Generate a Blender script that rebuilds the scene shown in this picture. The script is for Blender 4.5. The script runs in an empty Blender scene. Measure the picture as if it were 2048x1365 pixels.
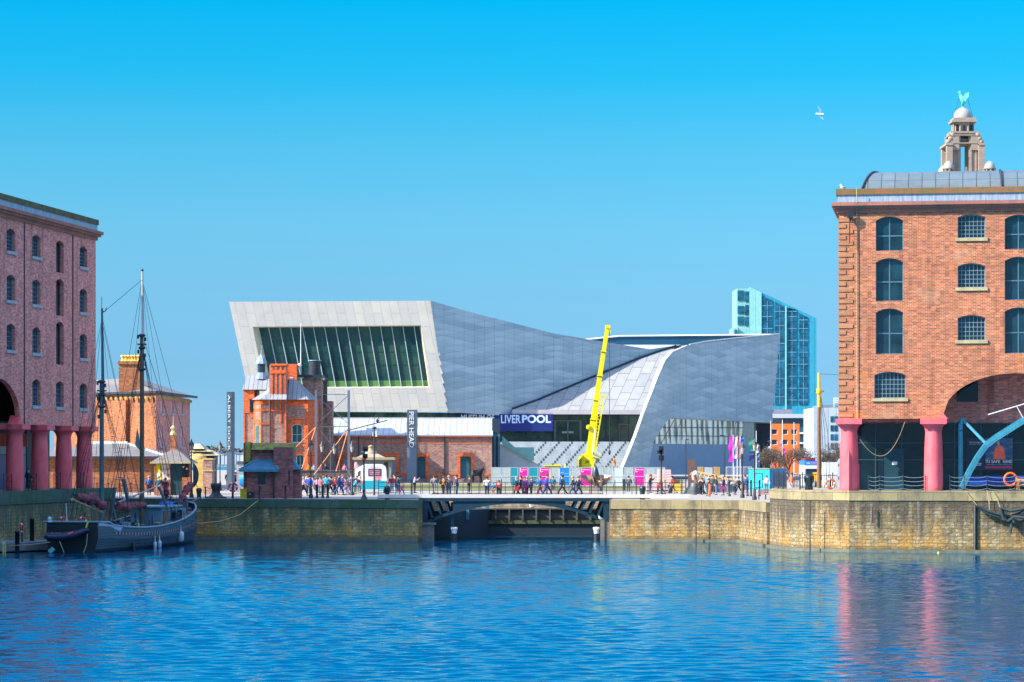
import bpy, bmesh, math, random
from mathutils import Vector as V, Matrix, Quaternion
random.seed(7)
S = bpy.context.scene
COL = S.collection
FX, CH, HY = 5500.0, 7.27, 912.0
def at(x, y, d): return V(((x-1024)/FX*d, d, CH-(y-HY)/FX*d))
def ax(x, d): return (x-1024)/FX*d
def az(y, d): return CH-(y-HY)/FX*d
R = math.radians
WO = {}
# ---------------------------------------------------------------- materials
class N:
    """tiny node helper"""
    def __init__(s, name):
        s.m = bpy.data.materials.new(name); s.m.use_nodes = True
        s.t = s.m.node_tree; s.b = s.t.nodes['Principled BSDF']; s.out = s.t.nodes['Material Output']
    def n(s, ty, **k):
        o = s.t.nodes.new(ty)
        for a, v in k.items():
            if a.startswith('_'): setattr(o, a[1:], v)
            else:
                key = a.replace('_', ' ')
                for i in o.inputs:
                    if i.name.lower() == key.lower(): s.set(i, v); break
        return o
    def set(s, i, v):
        if isinstance(v, bpy.types.NodeSocket): s.t.links.new(v, i)
        else:
            if i.type == 'RGBA' and len(v) == 3: v = (*v, 1)
            i.default_value = v
    def uv(s, sc=(1, 1, 1), loc=(0, 0, 0), rot=(0, 0, 0), obj=False):
        tc = s.n('ShaderNodeTexCoord')
        mp = s.n('ShaderNodeMapping', Vector=tc.outputs['Object' if obj else 'UV'])
        mp.inputs['Scale'].default_value = sc; mp.inputs['Location'].default_value = loc
        mp.inputs['Rotation'].default_value = rot
        return mp.outputs[0]
    def noise(s, vec, scale, detail=4, rough=.6):
        o = s.n('ShaderNodeTexNoise', Vector=vec, Scale=scale, Detail=detail, Roughness=rough)
        return o.outputs['Fac']
    def ramp(s, fac, stops):
        o = s.n('ShaderNodeValToRGB', Fac=fac); cr = o.color_ramp
        while len(cr.elements) < len(stops): cr.elements.new(.5)
        for e, (p, c) in zip(cr.elements, stops):
            e.position = p; e.color = (*c, 1) if len(c) == 3 else c
        return o.outputs[0]
    def mix(s, fac, a, b, mode='MIX'):
        o = s.t.nodes.new('ShaderNodeMix'); o.data_type = 'RGBA'; o.blend_type = mode
        s.set(o.inputs[0], fac); s.set(o.inputs[6], a); s.set(o.inputs[7], b)
        return o.outputs[2]
    def math(s, op, a, b=0.0, c=0.0):
        o = s.t.nodes.new('ShaderNodeMath'); o.operation = op
        for i, v in zip(o.inputs, (a, b, c)): s.set(i, v)
        return o.outputs[0]
    def bump(s, h, st=.3, dist=.05):
        o = s.n('ShaderNodeBump', Height=h, Strength=st, Distance=dist)
        s.t.links.new(o.outputs[0], s.b.inputs['Normal'])
    def fin(s, col, rough=.7, metal=0, spec=None):
        s.set(s.b.inputs['Base Color'], col); s.set(s.b.inputs['Roughness'], rough)
        s.set(s.b.inputs['Metallic'], metal)
        if spec is not None: s.b.inputs['Specular IOR Level'].default_value = spec
        return s.m
MATS = {}
def pl(col, rough=.6, var=.18, scale=2.0, metal=0, spec=None, name=None):
    """painted / plain material with mottled variation"""
    key = (tuple(col), rough, var, scale, metal, spec)
    if key in MATS: return MATS[key]
    q = N(name or 'paint')
    f = q.noise(q.uv(obj=True), scale, 5, .65)
    lo = tuple(c*(1-var) for c in col); hi = tuple(min(1, c*(1+var)) for c in col)
    MATS[key] = q.fin(q.ramp(f, [(.3, lo), (.7, hi)]), rough, metal, spec)
    return MATS[key]
def brick(name, c1, c2, mort, patch, orange, bw=.34, rh=.115, pf=.62):
    q = N(name); uv = q.uv()
    b = q.n('ShaderNodeTexBrick', Vector=uv, Color1=c1, Color2=c2, Mortar=mort, Scale=1.0)
    b.inputs['Mortar Size'].default_value = .014; b.inputs['Brick Width'].default_value = bw
    b.inputs['Row Height'].default_value = rh; b.inputs['Bias'].default_value = -.1
    c = b.outputs['Color']
    v = q.n('ShaderNodeTexWhiteNoise', Vector=q.n('ShaderNodeVectorMath', _operation='FLOOR', Vector=q.uv(sc=(1/bw, 1/rh, 1))).outputs[0])
    c = q.mix(.55, c, q.ramp(v.outputs['Value'], [(0, (.35, .36, .42)), (.45, (1, 1, 1)), (.85, (1.3, 1.2, 1.1)), (1, (1.9, 1.8, 1.7))]), 'MULTIPLY')
    c = q.mix(q.ramp(q.noise(uv, .35, 5, .7), [(pf-.06, (0, 0, 0)), (pf+.1, (.75, .75, .75))]), c, patch)
    c = q.mix(q.ramp(q.noise(q.uv(loc=(9, 4, 2)), .6, 5, .7), [(.58, (0, 0, 0)), (.7, (.7, .7, .7))]), c, orange)
    c = q.mix(.35, c, q.ramp(q.noise(q.uv(sc=(1, .35, 1), loc=(3, 3, 0)), .5, 4), [(.3, (.6, .6, .62)), (.7, (1.25, 1.2, 1.2))]), 'MULTIPLY')
    c = q.mix(q.ramp(q.noise(q.uv(sc=(1.1, .1, 1), loc=(5, 2, 0)), 1.0, 5, .6), [(.54, (0, 0, 0)), (.72, (.55, .55, .55))]), c, tuple(k*.35 for k in c2))
    q.bump(b.outputs['Fac'], -.3, .02)
    return q.fin(c, .85)
M = {}
M['brick'] = brick('red_brick', (.46, .115, .034), (.33, .07, .027), (.48, .32, .20), (.50, .29, .16), (.52, .17, .03))
M['brick_shade'] = brick('shade_side_brick', (.76, .21, .14), (.62, .16, .12), (.66, .42, .37), (.76, .31, .23), (.60, .16, .12), pf=.66)  # brick copy for walls in shade, the lift of that shade coloured in
M['brick_dk'] = brick('dark_brick', (.26, .08, .065), (.18, .06, .06), (.26, .18, .17), (.28, .13, .11), (.28, .09, .07), pf=.7)
M['brick_o'] = brick('orange_brick', (.36, .11, .032), (.26, .07, .026), (.32, .17, .08), (.36, .15, .055), (.38, .13, .03))
M['brick_m'] = brick('mottled_brick', (.34, .16, .12), (.20, .10, .09), (.42, .30, .22), (.44, .27, .20), (.42, .13, .06), bw=.3, rh=.14, pf=.56)
M['terra'] = brick('terracotta', (.75, .14, .03), (.62, .10, .025), (.58, .12, .04), (.80, .19, .04), (.8, .18, .03), pf=.7)
def rubble(name, wet=0, tone=(1, 1, 1), stain=True):
    q = N(name); uv = q.uv(sc=(1, 1.7, 1))
    wob = q.n('ShaderNodeTexNoise', Vector=uv, Scale=1.3, Detail=3).outputs['Color']
    uvw = q.mix(.12, uv, wob, 'ADD')
    vo = q.n('ShaderNodeTexVoronoi', Vector=uvw, Scale=3.2, Randomness=.9)
    vd = q.n('ShaderNodeTexVoronoi', _feature='DISTANCE_TO_EDGE', Vector=uvw, Scale=3.2, Randomness=.9)
    c = q.ramp(q.n('ShaderNodeSeparateColor', Color=vo.outputs['Color']).outputs[0], [(0, (.24, .17, .065)), (.35, (.34, .245, .095)), (.7, (.38, .29, .13)), (1, (.48, .41, .25))])
    if stain:
        lowz = q.n('ShaderNodeSeparateXYZ', Vector=q.uv()).outputs['Y']
        st = q.math('ADD', q.noise(q.uv(sc=(.8, .25, 1)), .9, 5, .6), q.math('MULTIPLY_ADD', lowz, -.065, .07))
        c = q.mix(q.ramp(st, [(.46, (0, 0, 0)), (.66, (.8, .8, .8))]), c, (.56, .27, .025))
        gr = q.math('ADD', q.noise(q.uv(sc=(1.2, .22, 1), loc=(7, 1, 0)), .8, 6, .65), q.math('MULTIPLY_ADD', lowz, .085, -.095))
        c = q.mix(q.ramp(gr, [(.50, (0, 0, 0)), (.66, (.85, .85, .85))]), c, (.075, .062, .04))
        wh = q.noise(q.uv(sc=(2.2, .12, 1), loc=(1, 8, 0)), 1.0, 3, .6)
        c = q.mix(q.ramp(wh, [(.60, (0, 0, 0)), (.72, (.5, .5, .5))]), c, (.50, .47, .38))
    c = q.mix(q.ramp(vd.outputs['Distance'], [(.0, (.5, .5, .5)), (.05, (0, 0, 0))]), c, (.13, .095, .055))
    bk = q.n('ShaderNodeTexBrick', Vector=q.mix(.22, q.uv(), wob, 'ADD'), Color1=(1.2, 1.15, 1.05), Color2=(.72, .7, .66), Mortar=(.42, .36, .28), Scale=1.0)
    bk.inputs['Brick Width'].default_value = .62; bk.inputs['Row Height'].default_value = .27; bk.inputs['Mortar Size'].default_value = .03; bk.offset = .37
    c = q.mix(.7, c, bk.outputs['Color'], 'MULTIPLY')
    if wet: c = q.mix(q.ramp(q.noise(q.uv(), .7, 5), [(.35, (.1, .1, .1)), (.65, (.75, .75, .75))]), c, (.04, .085, .055))
    tb = q.math('ADD', q.n('ShaderNodeSeparateXYZ', Vector=q.uv()).outputs['Y'], q.math('MULTIPLY', q.noise(q.uv(), 1.5, 4), .5))
    c = q.mix(q.ramp(tb, [(.42, (.85, .85, .85)), (.8, (0, 0, 0))]), c, (.05, .055, .03))
    c = q.mix(1, c, tone, 'MULTIPLY')
    q.bump(vd.outputs['Distance'], .5, .08)
    return q.fin(c, .85)
M['rubble'] = rubble('dock_wall_stone', 0, (.86, .87, .95))
M['rubble_wet'] = rubble('mossy_dock_wall_stone', 1, (1.25, 1.3, 1.15), stain=True)
def blocks(name, c1, c2, mort, bw, rh, stain=(.10, .09, .06), sf=.55):
    q = N(name); uv = q.uv()
    b = q.n('ShaderNodeTexBrick', Vector=uv, Color1=c1, Color2=c2, Mortar=mort, Scale=1.0)
    b.inputs['Mortar Size'].default_value = .02; b.inputs['Brick Width'].default_value = bw; b.inputs['Row Height'].default_value = rh
    c = q.mix(q.ramp(q.noise(q.uv(sc=(1, .4, 1)), .9, 6, .7), [(sf-.1, (0, 0, 0)), (sf+.12, (.8, .8, .8))]), b.outputs['Color'], stain)
    c = q.mix(.5, c, q.ramp(q.noise(uv, 7, 4), [(.3, (.7, .7, .7)), (.7, (1.25, 1.25, 1.25))]), 'MULTIPLY')
    q.bump(b.outputs['Fac'], -.3, .03)
    return q.fin(c, .85)
M['cope'] = blocks('coping_stone', (.40, .32, .15), (.25, .20, .10), (.10, .08, .05), 2.6, .9)
M['cope_moss'] = blocks('mossy_coping_stone', (.08, .14, .11), (.06, .11, .09), (.05, .06, .04), 2.6, .9, (.03, .09, .02), .5)
M['sandstone'] = blocks('sandstone', (.50, .21, .09), (.42, .17, .07), (.25, .12, .06), 1.7, .36, (.26, .14, .06), .6)
M['stone_y'] = blocks('yellow_stone', (.62, .42, .13), (.55, .36, .11), (.35, .22, .08), 1.2, .6, (.25, .18, .08), .62)
M['pave'] = blocks('paving_stone', (.36, .32, .27), (.31, .28, .24), (.26, .23, .19), .9, .6, (.34, .31, .26), .6)
M['portland'] = blocks('portland_stone', (.36, .28, .21), (.30, .235, .18), (.17, .13, .10), 1.4, .62, (.36, .27, .20), .55)
def slate(name, c, seam=.55, dark=.55, vert=True):
    q = N(name); w = q.n('ShaderNodeTexBrick', Vector=q.uv(), Color1=c, Color2=tuple(k*.86 for k in c), Mortar=tuple(k*dark*.5 for k in c), Scale=1.0)
    w.inputs['Brick Width'].default_value = seam if vert else .5; w.inputs['Row Height'].default_value = 60 if vert else seam
    w.inputs['Mortar Size'].default_value = .035 if vert else .02; w.offset = 0 if vert else .5
    cc = q.mix(.5, w.outputs['Color'], q.ramp(q.noise(q.uv(), .8, 5), [(.3, (.75, .75, .75)), (.7, (1.2, 1.2, 1.2))]), 'MULTIPLY')
    q.bump(w.outputs['Fac'], -.4, .04)
    return q.fin(cc, .55)
M['roof_white'] = slate('ribbed_white_roof', (.43, .46, .45), .8)
M['roof_zinc'] = slate('standing_seam_zinc', (.30, .32, .33), .62)
M['roof_grey'] = slate('barrel_roof_metal', (.12, .16, .17), 1.02)
M['slates'] = slate('grey_slates', (.24, .21, .18), .22, vert=False)
M['slates_blue'] = slate('blue_tiles', (.05, .23, .36), .16, vert=False)
# column paint with worn fluting
q = N('pink_column_paint'); c = q.ramp(q.noise(q.uv(obj=True, sc=(1, 1, .5)), 1.2, 6, .7), [(.25, (.70, .07, .085)), (.5, (.86, .12, .135)), (.75, (.90, .17, .18))])
c = q.mix(q.ramp(q.noise(q.uv(obj=True, loc=(4, 1, 7)), 5, 6, .75), [(.64, (0, 0, 0)), (.70, (.7, .7, .7))]), c, (.30, .10, .07))
s_ = q.n('ShaderNodeSeparateXYZ', Vector=q.uv(obj=True)); c = q.mix(q.ramp(q.math('ADD', s_.outputs[2], q.math('MULTIPLY', q.noise(q.uv(obj=True), 3, 4), 1.2)), [(.35, (.75, .75, .75)), (.95, (0, 0, 0))]), c, (.20, .07, .06))
q.bump(q.noise(q.uv(obj=True), 6, 3), .2, .02); M['pink'] = q.fin(c, .6)
q = N('lead_gutter'); c = q.ramp(q.noise(q.uv(sc=(3, .25, 1)), 1.5, 4, .7), [(.35, (.15, .21, .27)), (.6, (.33, .41, .50))]); M['lead'] = q.fin(c, .5)
M['moss'] = pl((.10, .095, .04), .9, .5, 1.5, name='mossy_parapet')
M['sill'] = pl((.42, .34, .17), .8, .25, name='sill_stone')
M['sill_grey'] = pl((.36, .40, .40), .8, .25, name='grey_sill_stone')
M['iron'] = pl((.025, .03, .035), .5, .4, name='black_iron')
M['iron_blue'] = pl((.008, .035, .055), .45, .3, name='blue_black_iron')
M['steel_teal'] = pl((.035, .22, .29), .45, .25, name='teal_steel')
M['black'] = pl((.012, .013, .016), .6, .3, name='matt_black')
M['white'] = pl((.75, .75, .73), .6, .08, name='white_paint')
M['frame_dk'] = pl((.07, .15, .19), .5, .1, name='blue_grey_window_frame')
M['moss_sand'] = blocks('mossy_sandstone', (.30, .13, .05), (.24, .10, .04), (.12, .08, .03), 2.8, 3, (.12, .11, .03), .5)
M['frame_grey'] = pl((.20, .27, .31), .5, .1, name='grey_window_frame')
M['wood'] = pl((.20, .10, .045), .7, .3, 6, name='varnished_timber')
M['wood_grey'] = pl((.16, .15, .13), .8, .3, 4, name='weathered_timber')
M['orange'] = pl((.85, .13, .02), .5, .1, name='orange_plastic')
M['rope'] = pl((.50, .38, .20), .9, .2, 8, name='pale_rope')
M['rope_dk'] = pl((.03, .05, .05), .9, .4, 8, name='dark_mooring_rope')
def glass(name, col, rough=.06, var=.4, sc=.6, spec=.6):
    q = N(name); f = q.noise(q.uv(), sc, 4)
    c = q.ramp(f, [(.3, tuple(k*(1-var) for k in col)), (.7, tuple(k*(1+var) for k in col))])
    q.bump(q.noise(q.uv(), .5, 3), .35, .08)
    return q.fin(c, rough, 0, spec)
M['pane'] = glass('dark_window_glass', (.008, .032, .046), var=.75, sc=.45)
M['pane_deep'] = glass('shop_glass', (.006, .018, .028), spec=.35)
# ---------------------------------------------------------------- mesh builder
class MB:
    def __init__(s, uvdir=None): s.v = []; s.f = []; s.m = []; s.sm = []; s.uvdir = uvdir
    def poly(s, pts, m=0, sm=False):
        i = len(s.v); s.v += [V(p) for p in pts]; s.f.append(list(range(i, i+len(pts)))); s.m.append(m); s.sm.append(sm)
    def mesh(s, vs, fs, m=0, sm=False):
        i = len(s.v); s.v += [V(p) for p in vs]
        for f in fs: s.f.append([k+i for k in f]); s.m.append(m); s.sm.append(sm)
    def hexa(s, p, m=0):   # p: 4 bottom + 4 top
        s.mesh(p, [(3, 2, 1, 0), (4, 5, 6, 7), (0, 1, 5, 4), (1, 2, 6, 5), (2, 3, 7, 6), (3, 0, 4, 7)], m)
    def box(s, x0, x1, y0, y1, z0, z1, m=0):
        s.hexa([(x0, y0, z0), (x1, y0, z0), (x1, y1, z0), (x0, y1, z0), (x0, y0, z1), (x1, y0, z1), (x1, y1, z1), (x0, y1, z1)], m)
    def bx(s, F, u0, u1, w0, w1, z0, z1, m=0):
        s.hexa([F.p(u0, w0, z0), F.p(u1, w0, z0), F.p(u1, w1, z0), F.p(u0, w1, z0), F.p(u0, w0, z1), F.p(u1, w0, z1), F.p(u1, w1, z1), F.p(u0, w1, z1)], m)
    def tube(s, pts, r, n=6, m=0, caps=True):
        pts = [V(p) for p in pts]; rs = r if isinstance(r, (list, tuple)) else [r]*len(pts)
        rings = []; up = V((0, 0, 1))
        for i, p in enumerate(pts):
            d = (pts[min(i+1, len(pts)-1)]-pts[max(i-1, 0)])
            if d.length < 1e-9: d = V((0, 0, 1))
            d.normalize(); a = d.cross(up)
            if a.length < .05: a = d.cross(V((1, 0, 0)))
            a.normalize(); b = d.cross(a)
            rings.append([p+(a*math.cos(2*math.pi*k/n)+b*math.sin(2*math.pi*k/n))*rs[i] for k in range(n)])
        vs = [q for g in rings for q in g]; fs = []
        for i in range(len(pts)-1):
            for k in range(n): fs.append((i*n+k, i*n+(k+1) % n, (i+1)*n+(k+1) % n, (i+1)*n+k))
        s.mesh(vs, fs, m, True)
        if caps: s.mesh(rings[0], [tuple(range(n))], m); s.mesh(rings[-1], [tuple(range(n))], m)
    def bar(s, a, b, w, h=None, m=0):   # square bar
        a = V(a); b = V(b); d = (b-a).normalized(); h = h or w
        x = d.cross(V((0, 1, 0))) if abs(d.z) > .7 else d.cross(V((0, 0, 1)))
        x.normalize(); y = d.cross(x).normalized(); x = x*w/2; y = y*h/2
        s.hexa([a-x-y, a+x-y, a+x+y, a-x+y, b-x-y, b+x-y, b+x+y, b-x+y], m)
    def lathe(s, c, prof, n=12, m=0, sm=True, sx=1, sy=1):
        c = V(c); vs = []; fs = []
        for r, z in prof:
            for k in range(n): t = 2*math.pi*(k+.5)/n; vs.append(c+V((r*sx*math.cos(t), r*sy*math.sin(t), z)))
        for i in range(len(prof)-1):
            for k in range(n): fs.append((i*n+k, i*n+(k+1) % n, (i+1)*n+(k+1) % n, (i+1)*n+k))
        s.mesh(vs, fs, m, sm)
        s.mesh(vs[:n], [tuple(range(n))], m); s.mesh(vs[-n:], [tuple(range(n))], m)
    def ball(s, c, r, n=10, m=0, sc=(1, 1, 1)):
        pr = [(r*max(.02, math.cos(t)), r*sc[2]*math.sin(t)) for t in [math.pi*(i/6-.5) for i in range(7)]]
        s.lathe(c, pr, n, m, True, sc[0], sc[1])
    def prism(s, pts, off, m=0):
        pts = [V(p) for p in pts]; off = V(off); n = len(pts)
        s.mesh(pts+[p+off for p in pts], [tuple(range(n)), tuple(range(2*n-1, n-1, -1))]+[(i, (i+1) % n, (i+1) % n+n, i+n) for i in range(n)], m)
    def ruled(s, A, B, n=1, m=0, sm=True):
        A = [V(a) for a in A]; B = [V(b) for b in B]; vs = []; fs = []
        for a, b in zip(A, B):
            for k in range(n+1): vs.append(a.lerp(b, k/n))
        for i in range(len(A)-1):
            for k in range(n): j = i*(n+1)+k; fs.append((j, j+1, j+n+2, j+n+1))
        s.mesh(vs, fs, m, sm)
    def torus(s, c, R0, r, ax='y', n=18, k=7, m=0, alt=None):
        c = V(c)
        for i in range(n):
            vs = []
            for j in (i, i+1):
                t = 2*math.pi*j/n
                for l in range(k):
                    p = 2*math.pi*l/k; rr = R0+r*math.cos(p); h = r*math.sin(p)
                    a, b = rr*math.cos(t), rr*math.sin(t)
                    vs.append(c+(V((a, h, b)) if ax == 'y' else V((h, a, b)) if ax == 'x' else V((a, b, h))))
            s.mesh(vs, [(l, (l+1) % k, k+(l+1) % k, k+l) for l in range(k)], (alt if alt is not None and i % 5 == 0 else m), True)
    def build(s, name, mats, parent=None, origin=None):
        if not isinstance(mats, (list, tuple)): mats = [mats]
        if parent is not None: o0 = WO[parent.name]
        elif origin is not None: o0 = V(origin)
        else:
            xs = [v.x for v in s.v]; ys = [v.y for v in s.v]; zs = [v.z for v in s.v]
            o0 = V(((min(xs)+max(xs))/2, (min(ys)+max(ys))/2, min(zs)))
        me = bpy.data.meshes.new(name)
        me.from_pydata([tuple(v-o0) for v in s.v], [], s.f)
        for m in mats: me.materials.append(m)
        me.polygons.foreach_set('material_index', s.m); me.polygons.foreach_set('use_smooth', s.sm)
        uvl = me.uv_layers.new(name='UVMap').data; me.update()
        for p in me.polygons:
            n = p.normal
            if s.uvdir: t = V(s.uvdir); hv = False
            elif abs(n.z) > .97: hv = True
            else: t = V((-n.y, n.x, 0)).normalized(); hv = False
            for li in p.loop_indices:
                c = s.v[me.loops[li].vertex_index]
                if hv: uvl[li].uv = (c.x, c.y)
                else:
                    sl = 1.0 if s.uvdir else 1/max(.25, math.sqrt(max(.0, 1-n.z*n.z)))
                    uvl[li].uv = (c.x*t.x+c.y*t.y, c.z*sl)
        ob = bpy.data.objects.new(name, me); COL.objects.link(ob)
        if parent is not None: ob.parent = parent; WO[ob.name] = o0
        else: ob.location = o0; WO[ob.name] = o0
        return ob
class Fr:
    """local frame: u along the wall, w inward, z up"""
    def __init__(s, o, ang=None, u=None, w=None):
        s.o = V((o[0], o[1], 0))
        s.u = V(u) if u else V((math.cos(ang), math.sin(ang), 0)); s.w = V(w) if w else V((-math.sin(ang), math.cos(ang), 0))
    def p(s, u, w, z): return s.o+s.u*u+s.w*w+V((0, 0, z))
def tag(o, label, cat, group=None, kind=None):
    if label: o['label'] = label
    if cat: o['category'] = cat
    if group: o['group'] = group
    if kind: o['kind'] = kind
    return o
def root(name, loc, label, cat, group=None):
    o = bpy.data.objects.new(name, None); COL.objects.link(o); o.location = loc; o.empty_display_size = .3
    WO[o.name] = V(loc); return tag(o, label, cat, group)
def copy_tree(o, loc=None, rz=None, label=None, parent=None):
    c = o.copy(); COL.objects.link(c)
    if parent is not None: c.parent = parent
    for ch in list(o.children): copy_tree(ch, parent=c)
    if loc is not None: c.location = loc
    if rz is not None: c.rotation_euler = (0, 0, rz)
    if label: c['label'] = label
    return c
def text(s, size, mat, name='lettering', parent=None, F=None, u=0, z=0, w=-.02, rot=False, ext=.01, fit=None, fith=None, off=0.0, label=None):
    cu = bpy.data.curves.new('t', 'FONT'); cu.body = s; cu.size = size; cu.extrude = ext; cu.offset = off
    to = bpy.data.objects.new('t', cu); COL.objects.link(to)
    dg = bpy.context.evaluated_depsgraph_get(); me = bpy.data.meshes.new_from_object(to.evaluated_get(dg))
    bpy.data.objects.remove(to); bpy.data.curves.remove(cu)
    xs = [v.co.x for v in me.vertices]; ys = [v.co.y for v in me.vertices]
    sx = (fit/(max(xs)-min(xs))) if fit else 1; sy = (fith/(max(ys)-min(ys))) if fith else (1 if not fit else min(sx, 1.2))
    x0, y0 = min(xs), min(ys); o0 = WO[parent.name] if parent else V((0, 0, 0))
    for v in me.vertices:
        a, b, c = (v.co.x-x0)*sx, (v.co.y-y0)*sy, v.co.z
        if rot: a, b = b, -a       # reads downwards
        v.co = F.p(u+a, w-c, z+b)-o0
    me.materials.clear(); me.materials.append(mat); me.name = name
    ob = bpy.data.objects.new(name, me); COL.objects.link(ob); ob.parent = parent; WO[ob.name] = o0
    if label: ob['label'] = label
    return ob
def arcz(u, o):
    """height of the arch soffit at u"""
    a = (o['u1']-o['u0'])/2; c = (o['u0']+o['u1'])/2; r = o.get('rise', 0); t = max(-1, min(1, (u-c)/a))
    if r == 0: return o['z1']
    if r/a > .5: return o['z1']-r+r*math.sqrt(max(0, 1-t*t))
    return o['z1']-r+r*(1-t*t)
def facade(mb, F, U0, U1, Z0, Z1, ops, depth=.4, m=0, mr=None):
    us = sorted({U0, U1, *[o['u0'] for o in ops], *[o['u1'] for o in ops]}); zs = sorted({Z0, Z1, *[o['z0'] for o in ops], *[o['z1'] for o in ops]})
    us = [u for u in us if U0 <= u <= U1]; zs = [z for z in zs if Z0 <= z <= Z1]; mr = m if mr is None else mr
    for i in range(len(us)-1):
        for j in range(len(zs)-1):
            cu, cz = (us[i]+us[i+1])/2, (zs[j]+zs[j+1])/2
            if any(o['u0'] < cu < o['u1'] and o['z0'] < cz < o['z1'] for o in ops): continue
            mb.poly([F.p(us[i], 0, zs[j]), F.p(us[i+1], 0, zs[j]), F.p(us[i+1], 0, zs[j+1]), F.p(us[i], 0, zs[j+1])], m)
    for o in ops:
        r = o.get('rise', 0); a, b, z0, z1 = max(o['u0'], U0), min(o['u1'], U1), o['z0'], o['z1']; n = 1 if r == 0 else (24 if r > 1 else 8)
        pu = [a+(b-a)*k/n for k in range(n+1)]
        for k in range(n):
            za, zb = arcz(pu[k], o), arcz(pu[k+1], o)
            if r: mb.poly([F.p(pu[k], 0, za), F.p(pu[k+1], 0, zb), F.p(pu[k+1], 0, z1), F.p(pu[k], 0, z1)], m)
            mb.poly([F.p(pu[k], 0, za), F.p(pu[k+1], 0, zb), F.p(pu[k+1], depth, zb), F.p(pu[k], depth, za)], mr)
        for uu in (a, b):
            zz = arcz(uu, o); mb.poly([F.p(uu, 0, z0), F.p(uu, depth, z0), F.p(uu, depth, zz), F.p(uu, 0, zz)], mr)
        if z0 > Z0+.01: mb.poly([F.p(a, 0, z0), F.p(b, 0, z0), F.p(b, depth, z0), F.p(a, depth, z0)], mr)
def window(parent, F, o, nx, nz, depth=.4, bar=.035, sill=True, fm=None, pm=None, sm=None, fr=.06, name='window', ins=.12):
    fm = fm or M['frame_grey']; pm = pm or M['pane']
    mb = MB(); a, b, z0, z1 = o['u0'], o['u1'], o['z0'], o['z1']; w = depth-ins
    zt = arcz(a, o)
    mb.bx(F, a, a+fr, w, w+.07, z0, zt); mb.bx(F, b-fr, b, w, w+.07, z0, zt); mb.bx(F, a+fr, b-fr, w, w+.07, z0, z0+fr)
    n = 6 if o.get('rise') else 1
    for k in range(n):
        p, q_ = a+fr+(b-a-2*fr)*k/n, a+fr+(b-a-2*fr)*(k+1)/n
        za, zb = arcz(p, o), arcz(q_, o)
        mb.hexa([F.p(p, w, za-fr), F.p(q_, w, zb-fr), F.p(q_, w+.07, zb-fr), F.p(p, w+.07, za-fr), F.p(p, w, za), F.p(q_, w, zb), F.p(q_, w+.07, zb), F.p(p, w+.07, za)])
    for k in range(1, nx):
        u = a+(b-a)*k/nx; mb.bx(F, u-bar/2, u+bar/2, w+.01, w+.06, z0+fr, arcz(u, o)-fr)
    for k in range(1, nz):
        z = z0+(zt-z0)*k/nz; mb.bx(F, a+fr, b-fr, w+.015, w+.055, z-bar/2, z+bar/2)
    wo = mb.build(name, fm, parent)
    pb = MB(); n = 8 if o.get('rise') else 1
    pu = [a+(b-a)*k/n for k in range(n+1)]
    pb.poly([F.p(u, w+.065, z0) for u in (a, b)]+[F.p(u, w+.065, arcz(u, o)) for u in reversed(pu)])
    pb.build('pane', pm, wo)
    if sill:
        sb = MB(); sb.bx(F, a-.18, b+.18, -.12, .16, z0-.24, z0); sb.build('sill', sm or M['sill'], wo)
    return wo
# ---------------------------------------------------------------- camera, light
cam = bpy.data.cameras.new('camera'); co = bpy.data.objects.new('camera', cam); COL.objects.link(co); S.camera = co
co.location = (0, 0, CH); co.rotation_euler = (R(90), 0, 0)
cam.sensor_width = 36; cam.lens = 36*FX/2048; cam.shift_y = (HY-682.5)/2048; cam.clip_start = 1; cam.clip_end = 9000
S.render.resolution_x = 1024; S.render.resolution_y = 682
S.view_settings.view_transform = 'Standard'; S.view_settings.look = 'None'; S.view_settings.exposure = 1.1; S.view_settings.gamma = 1
SA, SE = R(68), R(36)
sv = V((-math.sin(SA)*math.cos(SE), -math.cos(SA)*math.cos(SE), math.sin(SE)))
sl = bpy.data.lights.new('sun', 'SUN'); sl.energy = 4.5; sl.angle = R(.5); sl.color = (1, .93, .82)
so = bpy.data.objects.new('sun', sl); COL.objects.link(so); so.rotation_euler = sv.to_track_quat('Z', 'Y').to_euler(); so.location = (0, 0, 60)
wd = bpy.data.worlds.new('World'); S.world = wd; wd.use_nodes = True; nt = wd.node_tree; bg = nt.nodes['Background']
sk = nt.nodes.new('ShaderNodeTexSky'); sk.sky_type = 'NISHITA'; sk.sun_disc = False; sk.sun_elevation = SE
sk.sun_rotation = math.atan2(sv.x, sv.y); sk.air_density = 1.0; sk.dust_density = .2; sk.ozone_density = 4.0
tc = nt.nodes.new('ShaderNodeTexCoord'); sx = nt.nodes.new('ShaderNodeSeparateXYZ'); nt.links.new(tc.outputs['Generated'], sx.inputs[0])
rp = nt.nodes.new('ShaderNodeValToRGB'); nt.links.new(sx.outputs['Z'], rp.inputs[0])
st = [(0, (.165,.340,.64)), (.03, (.137,.284,.50)), (.057, (.154,.315,.465)), (.084, (.150,.358,.460)), (.111, (.100,.381,.466)), (.137, (.026,.399,.501)), (.165, (.001,.415,.532)), (.28, (.0,.50,.66)), (.40, (.0,.50,.70)), (.5, (.2,.7,.85)), (.64, (4.9,3.4,2.9)), (.8, (4.3,3.1,2.7)), (1, (1.8,1.2,1.1))]
while len(rp.color_ramp.elements) < len(st): rp.color_ramp.elements.new(.5)
for e, (p_, c_) in zip(rp.color_ramp.elements, st): e.position = p_; e.color = (*c_, 1)
mx = nt.nodes.new('ShaderNodeMix'); mx.data_type = 'RGBA'; mx.blend_type = 'MULTIPLY'; mx.inputs[0].default_value = 1
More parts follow.
